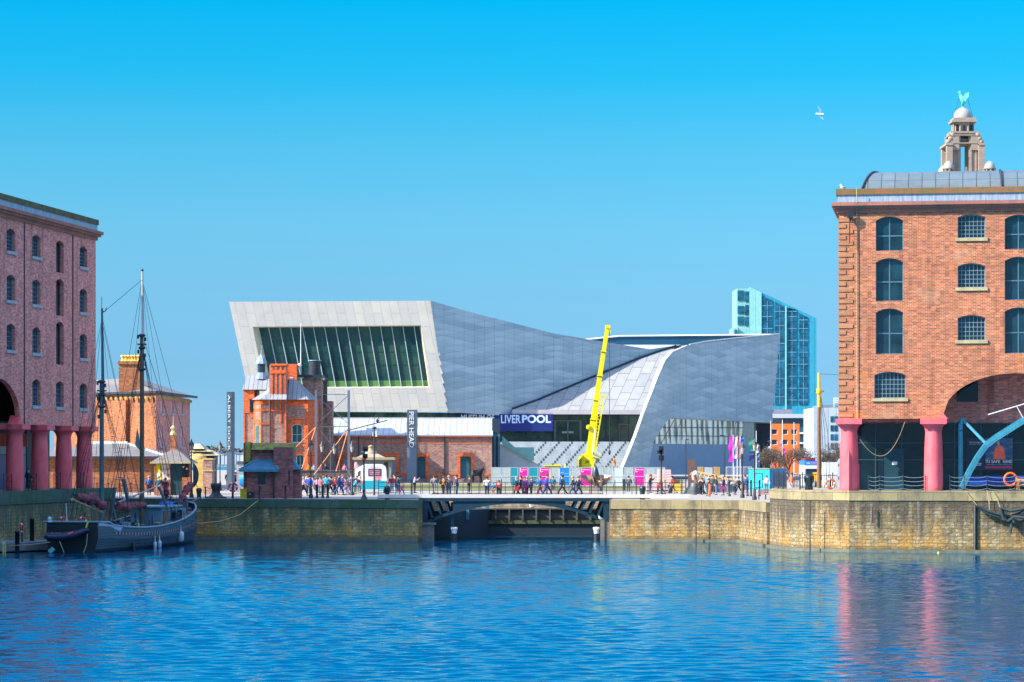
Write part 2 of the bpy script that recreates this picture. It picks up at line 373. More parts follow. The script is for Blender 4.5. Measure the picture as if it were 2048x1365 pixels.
nt.links.new(sk.outputs[0], mx.inputs[6]); nt.links.new(rp.outputs[0], mx.inputs[7]); nt.links.new(mx.outputs[2], bg.inputs[0])
bg.inputs[1].default_value = .15
# ---------------------------------------------------------------- water
q = N('dock_water')
tc_ = q.uv(obj=True, sc=(.55, 1, 1))
h1 = q.noise(tc_, 1.1, 3, .55); h2 = q.noise(q.uv(obj=True, sc=(.5, 1, 1), rot=(0, 0, .3)), 4.5, 3, .6); h3 = q.noise(q.uv(obj=True, sc=(.25, 1, 1), rot=(0, 0, -.15)), .22, 2, .5)
patch_ = q.ramp(q.noise(q.uv(obj=True, sc=(.25, 1, 1)), .06, 3), [(.35, (.35, .35, .35)), (.65, (1, 1, 1))])
h = q.math('ADD', q.math('MULTIPLY', h1, .6), q.math('ADD', q.math('MULTIPLY', h2, .16), q.math('MULTIPLY', h3, .5)))
bn = q.n('ShaderNodeBump', Height=h, Distance=.05); q.t.links.new(patch_, bn.inputs['Strength'])
q.t.links.new(bn.outputs[0], q.b.inputs['Normal'])
q.b.inputs['IOR'].default_value = 1.33
M['water'] = q.fin((.0, .058, .135), .05, 0, .0)
gl_ = q.n('ShaderNodeBsdfGlossy', Color=(.72, .95, 1.0), Roughness=.05); q.t.links.new(bn.outputs[0], gl_.inputs['Normal'])
fr_ = q.n('ShaderNodeFresnel', IOR=1.33); q.t.links.new(bn.outputs[0], fr_.inputs['Normal'])
ms_ = q.t.nodes.new('ShaderNodeMixShader'); q.t.links.new(fr_.outputs[0], ms_.inputs[0]); q.t.links.new(q.b.outputs[0], ms_.inputs[1]); q.t.links.new(gl_.outputs[0], ms_.inputs[2]); q.t.links.new(ms_.outputs[0], q.out.inputs[0])
import numpy as np
rng = np.random.default_rng(5); NX, NY = 680, 1500
ty = np.linspace(0, 1, NY); Yg = 62+(283-62)*(.72*ty+.28*ty**2); tx = np.linspace(-1, 1, NX)
XX = tx[None, :]*(14+Yg[:, None]*.235); YY = np.repeat(Yg[:, None], NX, 1); ZZ = np.zeros_like(XX); gx = 0
for k in range(46):
    lam = .45*(2.3/.45)**rng.random(); th = rng.normal(0, .5); s_ = .0132*(lam/2)**-.15; kk_ = 2*math.pi/lam
    ZZ += s_/kk_*np.sin(kk_*(XX*math.sin(th)+YY*math.cos(th))+rng.random()*6.28)
mod = 1.0
for k in range(5): mod = mod+.22*np.sin(XX*rng.uniform(.03, .12)+YY*rng.uniform(.02, .08)+rng.random()*6.28)
calm = np.clip((YY-150)/90, 0, 1); ZZ *= np.clip(mod*1.3-.3, .3, 2.0)*(1-.55*calm)
wm = bpy.data.meshes.new('water'); wm.vertices.add(NX*NY); wm.vertices.foreach_set('co', np.stack([XX, YY, ZZ], -1).ravel())
idx = np.arange(NX*NY).reshape(NY, NX); qd = np.stack([idx[:-1, :-1], idx[:-1, 1:], idx[1:, 1:], idx[1:, :-1]], -1).reshape(-1, 4)
wm.loops.add(qd.size); wm.loops.foreach_set('vertex_index', qd.ravel()); wm.polygons.add(len(qd)); wm.polygons.foreach_set('loop_start', np.arange(len(qd))*4); wm.polygons.foreach_set('loop_total', np.full(len(qd), 4)); wm.polygons.foreach_set('use_smooth', np.ones(len(qd), bool)); wm.update(); wm.materials.append(M['water'])
wo_ = bpy.data.objects.new('water', wm); COL.objects.link(wo_); tag(wo_, None, None, kind='structure')
mb = MB(); mb.poly([(-400, -80, -.02), (400, -80, -.02), (400, 62, -.02), (-400, 62, -.02)])
for s_ in (-1, 1): mb.poly([(s_*28.57, 62, -.02), (s_*400, 62, -.02), (s_*400, 283, -.02), (s_*80.5, 283, -.02)])
tag(mb.build('outer_water', M['water'], origin=(0, 0, 0)), None, None, kind='structure')
q = N('river_water'); q.bump(q.noise(q.uv(obj=True, sc=(.3, 1, 1)), .3, 4), .6, .3); M['river'] = q.fin((.03, .09, .14), .2)
mb = MB(); mb.poly([(-3000, 700, 1), (3000, 700, 1), (3000, 1500, 1), (-3000, 1500, 1)]); tag(mb.build('river', M['river'], origin=(0, 1000, 1)), None, None, kind='structure')
# ---------------------------------------------------------------- ground
G = 3.5
AL = math.atan(.159); ca, sa = math.cos(AL), math.sin(AL)
FL = Fr((-74.49+.159*240, 240), u=(-sa, -ca, 0), w=(-ca, sa, 0))     # left warehouse: u runs towards the camera
FR = Fr((24.76, 208.26), u=(ca, -sa, 0), w=(sa, ca, 0))              # right warehouse
qa, qb = FL.p(-2.2, -.9, 0), FL.p(90, -.9, 0)                       # left quay edge
A0 = (-36.0, 242.2)
mb = MB()
notch = [(-8.0, 234.3), (-8.0, 280.0), (9.2, 280.0), (8.34, 234.0)]
mb.poly([(x, y, G) for x, y in [(-900, 244), (-36.2, 244), (-36.0, 242.4), *notch, (19.15, 231.5), (20.6, 218), (900, 218), (900, 720), (-900, 720)]])
tag(mb.build('ground', M['pave'], origin=(0, 300, G)), None, None, kind='structure')
mb = MB(); mb.poly([(-3500, 1500, 2), (3500, 1500, 2), (3500, 5200, 2), (-3500, 5200, 2)]); tag(mb.build('far_shore', pl((.10, .12, .10), .9), origin=(0, 2000, 2)), None, None, kind='structure')
# quay walls: body + coping, each a thing
def quay(name, pts, ztop, label, body, cope, back=1.2, ch=.55, zb=-1.5, foot=True, group=None):
    """pts: plan polyline of the face (left to right seen from the water)"""
    c = [V((x, y, 0)) for x, y in pts]
    r = root('quay_wall', (c[0].x, c[0].y, 0), label, 'wall', group)
    def off(k, d):
        a = c[max(k-1, 0)]; b = c[min(k+1, len(c)-1)]; t = (b-a).normalized(); return c[k]+V((-t.y, t.x, 0))*d
    def strip(nm, d0, d1, z0, z1, mat):
        m_ = MB()
        for k in range(len(c)-1):
            m_.hexa([off(k, d0)+V((0, 0, z0)), off(k+1, d0)+V((0, 0, z0)), off(k+1, d1)+V((0, 0, z0)), off(k, d1)+V((0, 0, z0)),
                     off(k, d0)+V((0, 0, z1)), off(k+1, d0)+V((0, 0, z1)), off(k+1, d1)+V((0, 0, z1)), off(k, d1)+V((0, 0, z1))])
        return m_.build(nm, mat, r)
    strip('wall_face', 0, back, zb, ztop-ch, body)
    strip('coping', -.08, back+.1, ztop-ch, ztop+.02, cope)
    if foot: strip('footing', -.35, 0, zb, .22, pl((.13, .13, .09), .7, .4, 1.5, name='weedy_footing'))
    return r
quay('q', [(-110, 243.6), (-36.4, 242.4), (-8.0, 234.3)][1:], G, 'shaded mossy stone quay wall left of the iron bridge, behind the schooner', M['rubble_wet'], M['cope_moss'], ch=.7)
quay('q', [(8.34, 234.0), (19.15, 231.5), (20.35, 219.6)], G, 'lit yellowish stone quay wall just right of the iron bridge', M['rubble'], M['cope'], ch=.75)
zl = 4.45
quay('q', [(qb.x, qb.y), (qa.x, qa.y)][::1], zl, 'green mossy stone quay wall under the left pink columns', M['rubble_wet'], M['cope_moss'], ch=1.0)
zr = 4.62
rq = [(20.5, 218.6), (20.85, 214.6), (21.5, 211.6), (22.3, 210.0), (23.4, 209.1)]
f0 = FR.p(0, -1.0, 0); f1 = FR.p(60, -1.0, 0); rq += [(f0.x+.8, f0.y-.1), (f1.x, f1.y)]
quay('q', rq, zr, 'tall rust-stained stone quay wall under the right warehouse', M['rubble'], M['cope'], ch=.72, back=1.0)
# raised quay floors
mb = MB(); b0, b1 = FR.p(-1.6, 24, zr), FR.p(60, 24, zr)
mb.poly([(x+.12, y+.5, zr) for x, y in rq]+[b1, (22.35, 234, zr)]); mb.poly([(22.35, 234, zr), (20.62, 219.1, zr), (20.62, 219.1, G-.1), (22.35, 234, G-.1)])
tag(mb.build('right_quay_pavement', M['pave'], origin=(30, 215, zr)), None, None, kind='structure')
mb = MB(); mb.poly([FL.p(-2.6, -.5, zl), FL.p(90, -.5, zl), FL.p(90, 40, zl), FL.p(-2.6, 40, zl)]); mb.poly([FL.p(-2.6, -.5, zl), FL.p(-2.6, 40, zl), FL.p(-2.6, 40, G-.1), FL.p(-2.6, -.5, G-.1)])
tag(mb.build('left_quay_pavement', M['pave'], origin=FL.p(5, 3, zl)), None, None, kind='structure')
# passage walls behind the bridge
def wallthing(name, pts, h0, h1, th, mat, label, cat='wall'):
    m_ = MB()
    a, b = V((*pts[0], 0)), V((*pts[1], 0)); t = (b-a).normalized(); nn = V((-t.y, t.x, 0))*th
    m_.hexa([a+V((0, 0, h0)), b+V((0, 0, h0)), b+nn+V((0, 0, h0)), a+nn+V((0, 0, h0)), a+V((0, 0, h1)), b+V((0, 0, h1)), b+nn+V((0, 0, h1)), a+nn+V((0, 0, h1))])
    return tag(m_.build(name, mat), label, cat)
wallthing('lock_wall', [(-7.98, 235.6), (-7.98, 279.9)], -1.5, G-.01, .5, M['rubble_wet'], 'dark left side wall of the lock passage under the iron bridge')
wallthing('lock_wall', [(9.2, 280), (8.36, 235.3)], -1.5, G-.01, .5, M['rubble'], 'stone right side wall of the lock passage under the iron bridge')
wallthing('lock_wall', [(-8.5, 280.02), (9.7, 280.02)], -1.5, G-.01, .8, blocks('old_brick_block', (.46, .33, .19), (.38, .25, .16), (.16, .12, .08), .9, .3), 'lit brick and stone end wall of the lock seen through the bridge arch')
# ---------------------------------------------------------------- warehouses
def lu(x): k = (x-1024)/FX; return 240-(74.49/(.159-k)) if False else (240-74.49/(.159-k))/ca
def ru(x): k = (x-1024)/FX; return (k*208.26-24.76)/(ca+sa*k)
def rz_(y, x=1850): return az(y, FR.p(ru(x), 0, 0).y)
def column(F, u, w, z0, z1, parent, r=.71, name='column'):
    c = F.p(u, w, z0); h = z1-z0; mb = MB()
    mb.lathe(c, [(r, 0), (r*1.0, h*.3), (r*.95, h*.6), (r*.86, h-.95), (r*.86, h-.9)], 28)
    mb.lathe(c, [(r*.90, h-.9), (r*.90, h-.8), (r*1.0, h-.62), (r*1.28, h-.40)], 28)
    cl = mb.build(name, M['pink'], parent)
    a = MB(); a.bx(F, u-r*1.38, u+r*1.38, w-r*1.38, w+r*1.38, z1-.40, z1-.003); a.build('abacus', M['pink'], cl)
    return cl
def warehouse(F, L, zq, zs, ztop, label, bm, ops_win, ops_hoist, arch, cols, sillm, dirn, pane, framem, big):
    r = root('brick_warehouse', F.p(0, 0, zq), label, 'warehouse')
    ops = [dict(o) for o in ops_win+ops_hoist]+([arch] if arch else [])
    mb = MB(); facade(mb, F, 0, L, zs, ztop, ops, .42)
    # end wall, back, roof slab, soffit
    D = 22
    mb.poly([F.p(0, 0, zs), F.p(0, D, zs), F.p(0, D, ztop), F.p(0, 0, ztop)]); mb.poly([F.p(0, D, zs), F.p(L, D, zs), F.p(L, D, ztop), F.p(0, D, ztop)])
    mb.poly([F.p(L, 0, zs), F.p(L, D, zs), F.p(L, D, ztop), F.p(L, 0, ztop)])
    mb.build('wall', bm, r)
    mb = MB(); 
    if arch:
        a0, a1 = max(0, arch['u0']), min(L, arch['u1'])
        for s0, s1 in ((0, a0), (a1, L)):
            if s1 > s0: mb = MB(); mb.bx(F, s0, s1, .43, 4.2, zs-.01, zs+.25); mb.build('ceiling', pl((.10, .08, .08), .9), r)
    # cornice
    mb = MB(); e = .55
    mb.bx(F, -.15, L, -.15, D+.15, ztop-.55, ztop-.25); mb.bx(F, -.38, L, -.38, D+.38, ztop-.25, ztop-.05); mb.bx(F, -e, L, -e, D+e, ztop-.05, ztop+.22)
    mb.build('cornice', blocks('cornice_stone', (.40, .15, .10), (.34, .13, .09), (.2, .1, .08), 1.8, .5, (.18, .10, .08)), r)
    mb = MB(); mb.bx(F, -.12, L, -.12, D, ztop+.22, ztop+.8); mb.build('gutter', M['lead'], r)
    mb = MB(); mb.bx(F, -.22, L, -.22, D, ztop+.8, ztop+1.25); mb.build('parapet', M['moss_sand'] if dirn > 0 else M['moss'], r)
    for o in ops_win: window(r, F, o, o.get('nx', 6), o.get('nz', 5), sm=sillm, fm=framem, pm=pane)
    for o in ops_hoist:
        if not o.get('slot'): window(r, F, o, 2, 2, sill=False, fm=big, pm=pane, bar=.09, name='loading_window')
        else: window(r, F, o, 2, 1, sill=False, fm=M['iron'], pm=pane, bar=.05, name='loading_window', ins=.05)
    for u in cols: column(F, u, .15, zq, zs, r)
    return r
# left
rowsL = [(25.3, 23.5), (21.64, 19.6), (17.75, 15.65), (13.5, 11.35)]
opsw, opsh = [], []
def L_(x0, x1): return lu(x1), lu(x0)
for xc in (22, 73, 167, -58):
    for k, (zt, zb) in enumerate(rowsL):
        if k == 3 and xc < 50: continue
        u = lu(xc); opsw.append(dict(u0=u-1.03, u1=u+1.03, z0=zb, z1=zt, rise=.28, nx=5, nz=5))
u = lu(120); opsw.append(dict(u0=u-1.03, u1=u+1.03, z0=rowsL[3][1], z1=rowsL[3][0], rise=.28, nx=5, nz=5))
for xc in (120, -8):
    u = lu(xc)
    for zt, zb in ((25.3, 22.6), (22.1, 19.0), (18.5, 14.9)): opsh.append(dict(u0=u-1.0, u1=u+1.0, z0=zb, z1=zt, rise=.3, slot=1))
archL = dict(u0=lu(42), u1=lu(42)+10.9, z0=9.8, z1=13.35, rise=3.5)
SL = 9.78
WL = warehouse(FL, 52, zl, SL, 26.6, 'purple-red brick dock warehouse in shade at the left edge with pink columns', M['brick_shade'], opsw, opsh, archL,
    [lu(172), lu(131), lu(83), lu(33), lu(33)+12.2, lu(33)+18.4, lu(33)+24.6], M['sill_grey'], -1, M['pane'], pl((.12, .2, .24), .5), M['iron'])
# right
rowsR = [(25.42, 23.65), (21.75, 19.92), (17.85, 15.95)]
opsw, opsh = [], []
for k, (zt, zb) in enumerate(rowsR):
    for x in (1943, 2148): u = ru(x); opsw.append(dict(u0=u-1.02, u1=u+1.02, z0=zb, z1=zt, rise=.22, nx=7, nz=5))
u = ru(1780); opsw.append(dict(u0=u-1.17, u1=u+1.17, z0=11.62, z1=13.62, rise=.25, nx=8, nz=5))
for x in (1779, 2037):
    u = ru(x)
    for zt, zb in ((25.35, 22.75), (22.2, 18.95), (18.4, 14.95)): opsh.append(dict(u0=u-1.02, u1=u+1.02, z0=zb, z1=zt, rise=.32))
SR = 10.06
archR = dict(u0=ru(1884), u1=ru(1884)+10.9, z0=SR, z1=SR+3.4, rise=3.4)
WR = warehouse(FR, 24, zr, SR, 26.2, 'sunlit orange-red brick dock warehouse on the right with two pink columns', M['brick'], opsw, opsh, archR,
    [ru(1698), ru(1867), archR['u1']+.75], M['sill'], 1, M['pane'], M['frame_grey'], M['frame_dk'])
u_ = ru(1698); mb = MB(); za, zb, zc_ = zr+.004, 6.6, 7.9
mb.mesh([FR.p(u_-.73, .15, za), FR.p(u_+.02, -.85, za), FR.p(u_+.76, .15, za), FR.p(u_-.73, .15, zb), FR.p(u_+.02, -.85, zb), FR.p(u_+.76, .15, zb), FR.p(u_+.02, -.5, zc_)], [(0, 1, 4, 3), (1, 2, 5, 4), (3, 4, 6), (4, 5, 6), (3, 6, 5)]); mb.build('column_guard', M['pink'], WR)
# spandrel panels are brick already; barrel roof
def xf(x): return ru(x)
mb = MB(); n = 10
for a, b in ((ru(1722), ru(2002)-.05), (ru(2002)+.05, 24)):
    prof = [(1.2+9.5*(1-math.cos(math.pi/2*k/n)), 27.45+2.1*math.sin(math.pi/2*k/n)) for k in range(n+1)]
    A = [FR.p(a+(.9 if a < 3 else 0)*k/n*1.3, w, z) for k, (w, z) in enumerate(prof)]; B = [FR.p(b, w, z) for w, z in prof]
    mb.ruled(A, B, 1, 0); mb.poly([A[0], *A[1:], FR.p(a+1.1, 10.7, 27.4)]); mb.ruled([FR.p(a+1.1, 10.7, 29.55), FR.p(a, 20, 27.4)], [FR.p(b, 10.7, 29.55), FR.p(b, 20, 27.4)], 1)
mb.build('barrel_roof', M['roof_grey'], WR)
for a in (ru(1722), ru(2002)-.1):
    mb = MB(); mb.tube([FR.p(a+(.117*k if a < 3 else .15), 1.2+9.5*(1-math.cos(math.pi/2*k/n))-.05, 27.48+2.12*math.sin(math.pi/2*k/n)) for k in range(n+1)], .09, 6)
    mb.build('roof_edge', M['iron'], WR)
# quoins on the right warehouse corner
mb = MB(); z = SR+.15; k = 0
while z < 25.2:
    h = .34; wd_ = 1.05 if k % 2 == 0 else .52; mb.bx(FR, -.05, wd_, -.06, .4, z, z+h-.04); z += h+(.14 if z < 18 else .1); k += 1
mb.build('quoins', M['sandstone'], WR)
# impost blocks beside the arch, lintel
mb = MB(); mb.prism([FR.p(ru(1884)+.02, -.02, SR), FR.p(ru(1884)+.45, -.02, SR), FR.p(ru(1884)+.0, -.02, SR+.5)], FR.w*.9); mb.build('impost', M['pink'], WR)
mb = MB(); mb.prism([FL.p(lu(42)-.0, -.02, SL), FL.p(lu(42)+.7, -.02, SL), FL.p(lu(42)+.05, -.02, SL+.75)], FL.w*.9); mb.build('impost', M['pink'], WL)
# recessed arcade walls
mb = MB(); mb.bx(FR, .2, 24, 4.2, 4.5, SR-.3, 15.5); mb.build('arcade_wall', M['brick_shade'], WR)
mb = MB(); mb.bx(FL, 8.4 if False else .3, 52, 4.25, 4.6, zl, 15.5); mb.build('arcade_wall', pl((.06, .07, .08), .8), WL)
mb = MB(); mb.bx(FR, ru(1960)-1.7, ru(1960)-.1, 4.12, 4.2, 11.4, 13.0); mb.build('opening', M['pane_deep'], WR)
# shopfront glazing right
mb = MB(); mb.bx(FR, .15, 24, 4.0, 4.1, zr, SR-.3); mb.build('shopfront', M['pane_deep'], WR)
mb = MB()
for k in range(12): u = .6+k*2.0; mb.bx(FR, u, u+.09, 3.93, 3.997, zr, SR-.3)
for z in (zr+2.3, zr+3.6): mb.bx(FR, .15, 24, 3.95, 3.997, z, z+.08)
mb.build('mullions', pl((.02, .06, .08), .5), WR)
mb = MB(); u = ru(1786); mb.bx(FR, u-.75, u+.75, 3.9, 3.94, zr, zr+3.2); mb.build('door', pl((.01, .045, .06), .4), WR)
mb = MB(); mb.bx(FR, u-.15, u+.25, 3.86, 3.895, zr+1.95, zr+2.2); mb.build('notice', M['white'], WR)
# shopfront left: dark panels, blue door, striped balcony
mb = MB()
for k, (a, b, z0, z1, m_) in enumerate([(6.5, 16, zl, zl+2.9, 0), (6.5, 16, zl+2.95, zl+3.6, 1), (6.5, 16, zl+4.7, SL-.6, 0)]): mb.bx(FL, a, b, 4.1, 4.2, z0, z1, m_)
mb.build('shopfront', [pl((.01, .05, .22), .4), pl((.35, .42, .40), .6)], WL)
mb = MB()
for k in range(30): mb.bx(FL, 6.5+k*.32, 6.66+k*.32, 3.95, 4.05, zl+3.6, zl+4.65)
mb.build('balustrade', pl((.6, .07, .03), .6), WL)
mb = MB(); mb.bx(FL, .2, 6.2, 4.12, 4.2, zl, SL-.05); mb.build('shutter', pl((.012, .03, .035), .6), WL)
# thin downpipes on the left wall
for x in (48, 145): mb = MB(); mb.bx(FL, lu(x)-.05, lu(x)+.05, -.08, 0, SL, 26); mb.build('downpipe', pl((.12, .05, .06), .7), WL)
mb = MB(); u = ru(1714); mb.tube([FR.p(u, -.7, 27.5), FR.p(u, -.6, 26.5), FR.p(u, -.1, 25.6), FR.p(u+.02, -.1, SR)], .035, 5); mb.build('cable', M['rope'], WR)
# roof lantern on the left roof
mb = MB(); c = FL.p(lu(60), 6, 27.6); mb.prism([c+FL.u*-2.5, c+FL.u*2.5, c+FL.u*1.6+V((0, 0, 1.15)), c+FL.u*-.2+V((0, 0, 1.3))], FL.w*2); mb.build('roof_light', pl((.5, .45, .3), .5), WL)
# ================================================================ MUSEUM
def panels():
    q = N('pale_stone_panels'); v = q.uv(rot=(0, 0, R(90)), sc=(1, 1, 1))
    # long slanted vertical panels
    tcn = q.n('ShaderNodeSeparateXYZ', Vector=q.uv())
    u2 = q.math('ADD', tcn.outputs[0], q.math('MULTIPLY', tcn.outputs[1], .21))
    cv = q.n('ShaderNodeCombineXYZ', X=tcn.outputs[1], Y=u2)
    b = q.n('ShaderNodeTexBrick', Vector=cv.outputs[0], Color1=(.50, .46, .39), Color2=(.42, .40, .36), Mortar=(.30, .29, .26), Scale=1.0)
    b.inputs['Brick Width'].default_value = 4.3; b.inputs['Row Height'].default_value = 1.45; b.inputs['Mortar Size'].default_value = .035
    c = q.mix(.5, b.outputs['Color'], q.ramp(q.noise(q.uv(), .5, 5), [(.3, (.84, .84, .84)), (.7, (1.15, 1.12, 1.08))]), 'MULTIPLY')
    return q.fin(c, .5)
M['panels'] = panels()
def diamonds(name, c0, c1, W=5.4, H=1.0):
    q = N(name); s = q.n('ShaderNodeSeparateXYZ', Vector=q.uv())
    u = q.math('MULTIPLY', s.outputs[0], 1/W); v = q.math('MULTIPLY', s.outputs[1], 1/H)
    a_ = q.math('ADD', u, v); b_ = q.math('SUBTRACT', u, v)
    fa, fb = q.math('FLOOR', a_), q.math('FLOOR', b_)
    wn = q.n('ShaderNodeTexWhiteNoise', Vector=q.n('ShaderNodeCombineXYZ', X=fa, Y=fb).outputs[0])
    ra, rb = q.math('FRACT', a_), q.math('FRACT', b_)
    ch = q.math('MULTIPLY', q.math('ADD', ra, q.math('SUBTRACT', 1.0, rb)), .5)   # gradient across each lens
    f = q.math('ADD', q.math('MULTIPLY', wn.outputs['Value'], .75), q.math('MULTIPLY', ch, .25))
    c = q.ramp(f, [(.1, c0), (.9, c1)])
    ed = q.math('MINIMUM', ra, q.math('SUBTRACT', 1.0, rb))
    c = q.mix(q.ramp(ed, [(0, (.5, .5, .5)), (.06, (0, 0, 0))]), c, tuple(k*.45 for k in c0))
    j = q.n('ShaderNodeTexBrick', Vector=q.uv(), Color1=(1, 1, 1), Color2=(.93, .93, .93), Mortar=(.62, .62, .62), Scale=1.0)
    j.inputs['Brick Width'].default_value = 1.9; j.inputs['Row Height'].default_value = 50; j.inputs['Mortar Size'].default_value = .035; j.offset = 0
    c = q.mix(1, c, j.outputs['Color'], 'MULTIPLY')
    c = q.mix(.4, c, q.ramp(q.noise(q.uv(), .35, 4), [(.3, (.85, .85, .85)), (.7, (1.15, 1.15, 1.15))]), 'MULTIPLY')
    q.bump(q.math('ADD', ch, 0.0), .35, .12)
    return q.fin(c, .5)
M['diam'] = diamonds('scaled_stone_cladding', (.30, .38, .41), (.46, .53, .54))
def P(x, y, d): return at(x, y, d)
mus = root('museum_building', P(900, 945, 440), 'huge angular pale stone museum with slanted picture window and twisting wings', 'museum')
FD = 440
fo = [P(458, 604, FD), P(861, 602, FD), P(893, 824, FD), P(505, 824, FD)]
wi = [P(505, 654, FD), P(842, 651, FD), P(859, 775, FD), P(530, 777, FD)]
mb = MB(uvdir=(1, 0, 0))
for k in range(4): mb.poly([fo[k], fo[(k+1) % 4], wi[(k+1) % 4], wi[k]])
gl = [P(518, 656, FD+1.6), P(839, 653, FD+1.6), P(857, 773, FD+1.6), P(543, 775, FD+1.6)]
for k in range(4): mb.poly([wi[k], wi[(k+1) % 4], gl[(k+1) % 4], gl[k]], 1)
# serrated right edge strip
for k in range(12):
    t0, t1 = k/12, (k+1)/12; a, b = fo[1].lerp(fo[2], t0), fo[1].lerp(fo[2], t1)
    mb.poly([a, a.lerp(b, .85)+V((.32, 0, 0)), b])
mb.build('front_wall', [M['panels'], pl((.60, .55, .38), .6, .1)], mus)
q = N('green_glass_with_reflections'); f = q.noise(q.uv(sc=(1, .8, 1), rot=(0, 0, .6)), .16, 5, .6)
c = q.ramp(f, [(.40, (.006, .03, .032)), (.5, (.018, .055, .045)), (.58, (.035, .07, .045)), (.66, (.008, .036, .04))])  # tinted glass, with green blotches painted as reflected landscape
q.bump(q.noise(q.uv(), .3, 3), .08, .2); M['green_glass'] = q.fin(c, .09, 0, .45)
mb = MB(uvdir=(1, 0, 0)); lo = [gl[3].lerp(gl[0], .10), gl[2].lerp(gl[1], .10)]
mb.poly([gl[0], gl[1], lo[1], lo[0]]); wnd = mb.build('picture_window', M['green_glass'], mus)
mb = MB(uvdir=(1, 0, 0)); mb.poly([lo[0], lo[1], gl[2], gl[3]]); mb.build('lower_pane', pl((.09, .19, .05), .3, .25, .4, name='green_panel'), wnd)
for k in range(14):
    t = (k+.87)/14.35; a, b = gl[0].lerp(gl[1], t), gl[3].lerp(gl[2], t)
    mb = MB(); mb.bar(a+V((0, -.2, 0)), b+V((0, -.2, 0)), .11, .3); mb.build('mullion', pl((.40, .48, .50), .4, .05, name='pale_mullion'), wnd)
mb = MB()
for t in (.22, .42, .64): a, b = gl[0].lerp(gl[3], t), gl[1].lerp(gl[2], t); mb.bar(a+V((0, -.04, 0)), b+V((0, -.04, 0)), .05)
mb.build('transoms', pl((.01, .05, .05), .4), wnd)
# flank wall running back
def side(x, y, x0=877, d0=440, g=.62):
    k = (x-1024)/FX; X0 = ax(x0, d0); Y = (d0-X0*g)/(1-k*g); return at(x, y, Y)
top = [(861, 602), (950, 627), (1045, 652), (1110, 668), (1170, 683), (1225, 696), (1262, 700), (1300, 699), (1340, 694), (1362, 690)]
bot = [(893, 824), (940, 822), (1025, 818), (1075, 800), (1130, 777), (1200, 748), (1240, 732), (1282, 715), (1322, 701), (1352, 692)]
mb = MB(uvdir=(.85, .53, 0)); mb.ruled([side(*p) for p in top], [side(*p) for p in bot], 4)
# lower strip above the banner
mb.ruled([side(893, 824), side(1025, 818), side(1028, 829)], [side(893, 824.5), side(1000, 831), side(1028, 829.5)], 1)
mb.build('flank_wall', M['diam'], mus)
# roof and hidden back faces
mb = MB(); bk = 34
mb.poly([fo[0], fo[1], P(861, 625, FD+bk), P(480, 625, FD+bk)]); mb.poly([fo[0], fo[3], P(560, 824, FD+bk), P(500, 625, FD+bk)])
mb.poly([fo[3], fo[2], P(893, 824, FD+bk), P(560, 824, FD+bk)])
mb.poly([side(*p)+V((0, .1, 0)) for p in top]+[P(1362, 716, 500), P(900, 690, 500)])
mb.build('roof', pl((.35, .37, .40), .7), mus)
# sloping lower roof, in the lee of the flank
def slope(x, y):
    t = max(0, min(1, (820-y)/130)); return at(x, y, 446.8+t*(3+17*max(0, (x-1025)/325)))
dg_ = [(1025, 819), (1075, 801), (1130, 778), (1200, 749), (1240, 733), (1282, 716), (1322, 702), (1350, 694)]
bt_ = [(1026, 820.5), (1065, 820.5), (1110, 820.5), (1160, 820.5), (1210, 820.5), (1255, 820.5), (1275, 820.5), (1285, 820.5)]
edge = [(1285, 820.5), (1301, 780), (1316, 745), (1330, 715), (1345, 701), (1374, 691)]
mb = MB(uvdir=(1, 0, 0))
A = [side(*p)+V((0,-.15,0)) for p in dg_]; B = [slope(*p) for p in bt_]; mb.ruled(A, B, 6)
mb.poly([slope(1350, 694)]+[slope(*p) for p in reversed(edge)])
q = N('sloping_stone_roof'); s_ = q.n('ShaderNodeSeparateXYZ', Vector=q.uv()); u2 = q.math('SUBTRACT', s_.outputs[0], q.math('MULTIPLY', s_.outputs[1], .5))
b_ = q.n('ShaderNodeTexBrick', Vector=q.n('ShaderNodeCombineXYZ', X=s_.outputs[1], Y=u2).outputs[0], Color1=(.34, .35, .33), Color2=(.28, .30, .29), Mortar=(.15, .145, .14), Scale=1.0)
b_.inputs['Brick Width'].default_value = 2.2; b_.inputs['Row Height'].default_value = 1.8; b_.inputs['Mortar Size'].default_value = .05
M['slope'] = q.fin(q.mix(.5, b_.outputs['Color'], q.ramp(q.noise(q.uv(), .9, 5), [(.3, (.8, .78, .78)), (.7, (1.15, 1.1, 1.08))]), 'MULTIPLY'), .6)
mb.build('sloping_roof', M['slope'], mus)
mb = MB(); mb.tube([side(x, y-.3)+V((0, -.25, 0)) for x, y in bot[2:]], .16, 5); mb.build('gutter', M['iron_blue'], mus)
mb = MB(); mb.poly([P(1025, 820, 446.3), P(1284, 820, 446.3), P(1282, 829, 446.3), P(1024, 829, 446.3)]); mb.poly([P(1025, 820, 446.3), P(1284, 820, 446.3), P(1284, 821, 450), P(1025, 821, 450)]); mb.poly([P(1024, 829, 446.3), P(1282, 829, 446.3), P(1282, 830, 456), P(1024, 830, 456)])
mb.build('fascia', pl((.42, .38, .38), .5, .1, name='grey_fascia'), mus)
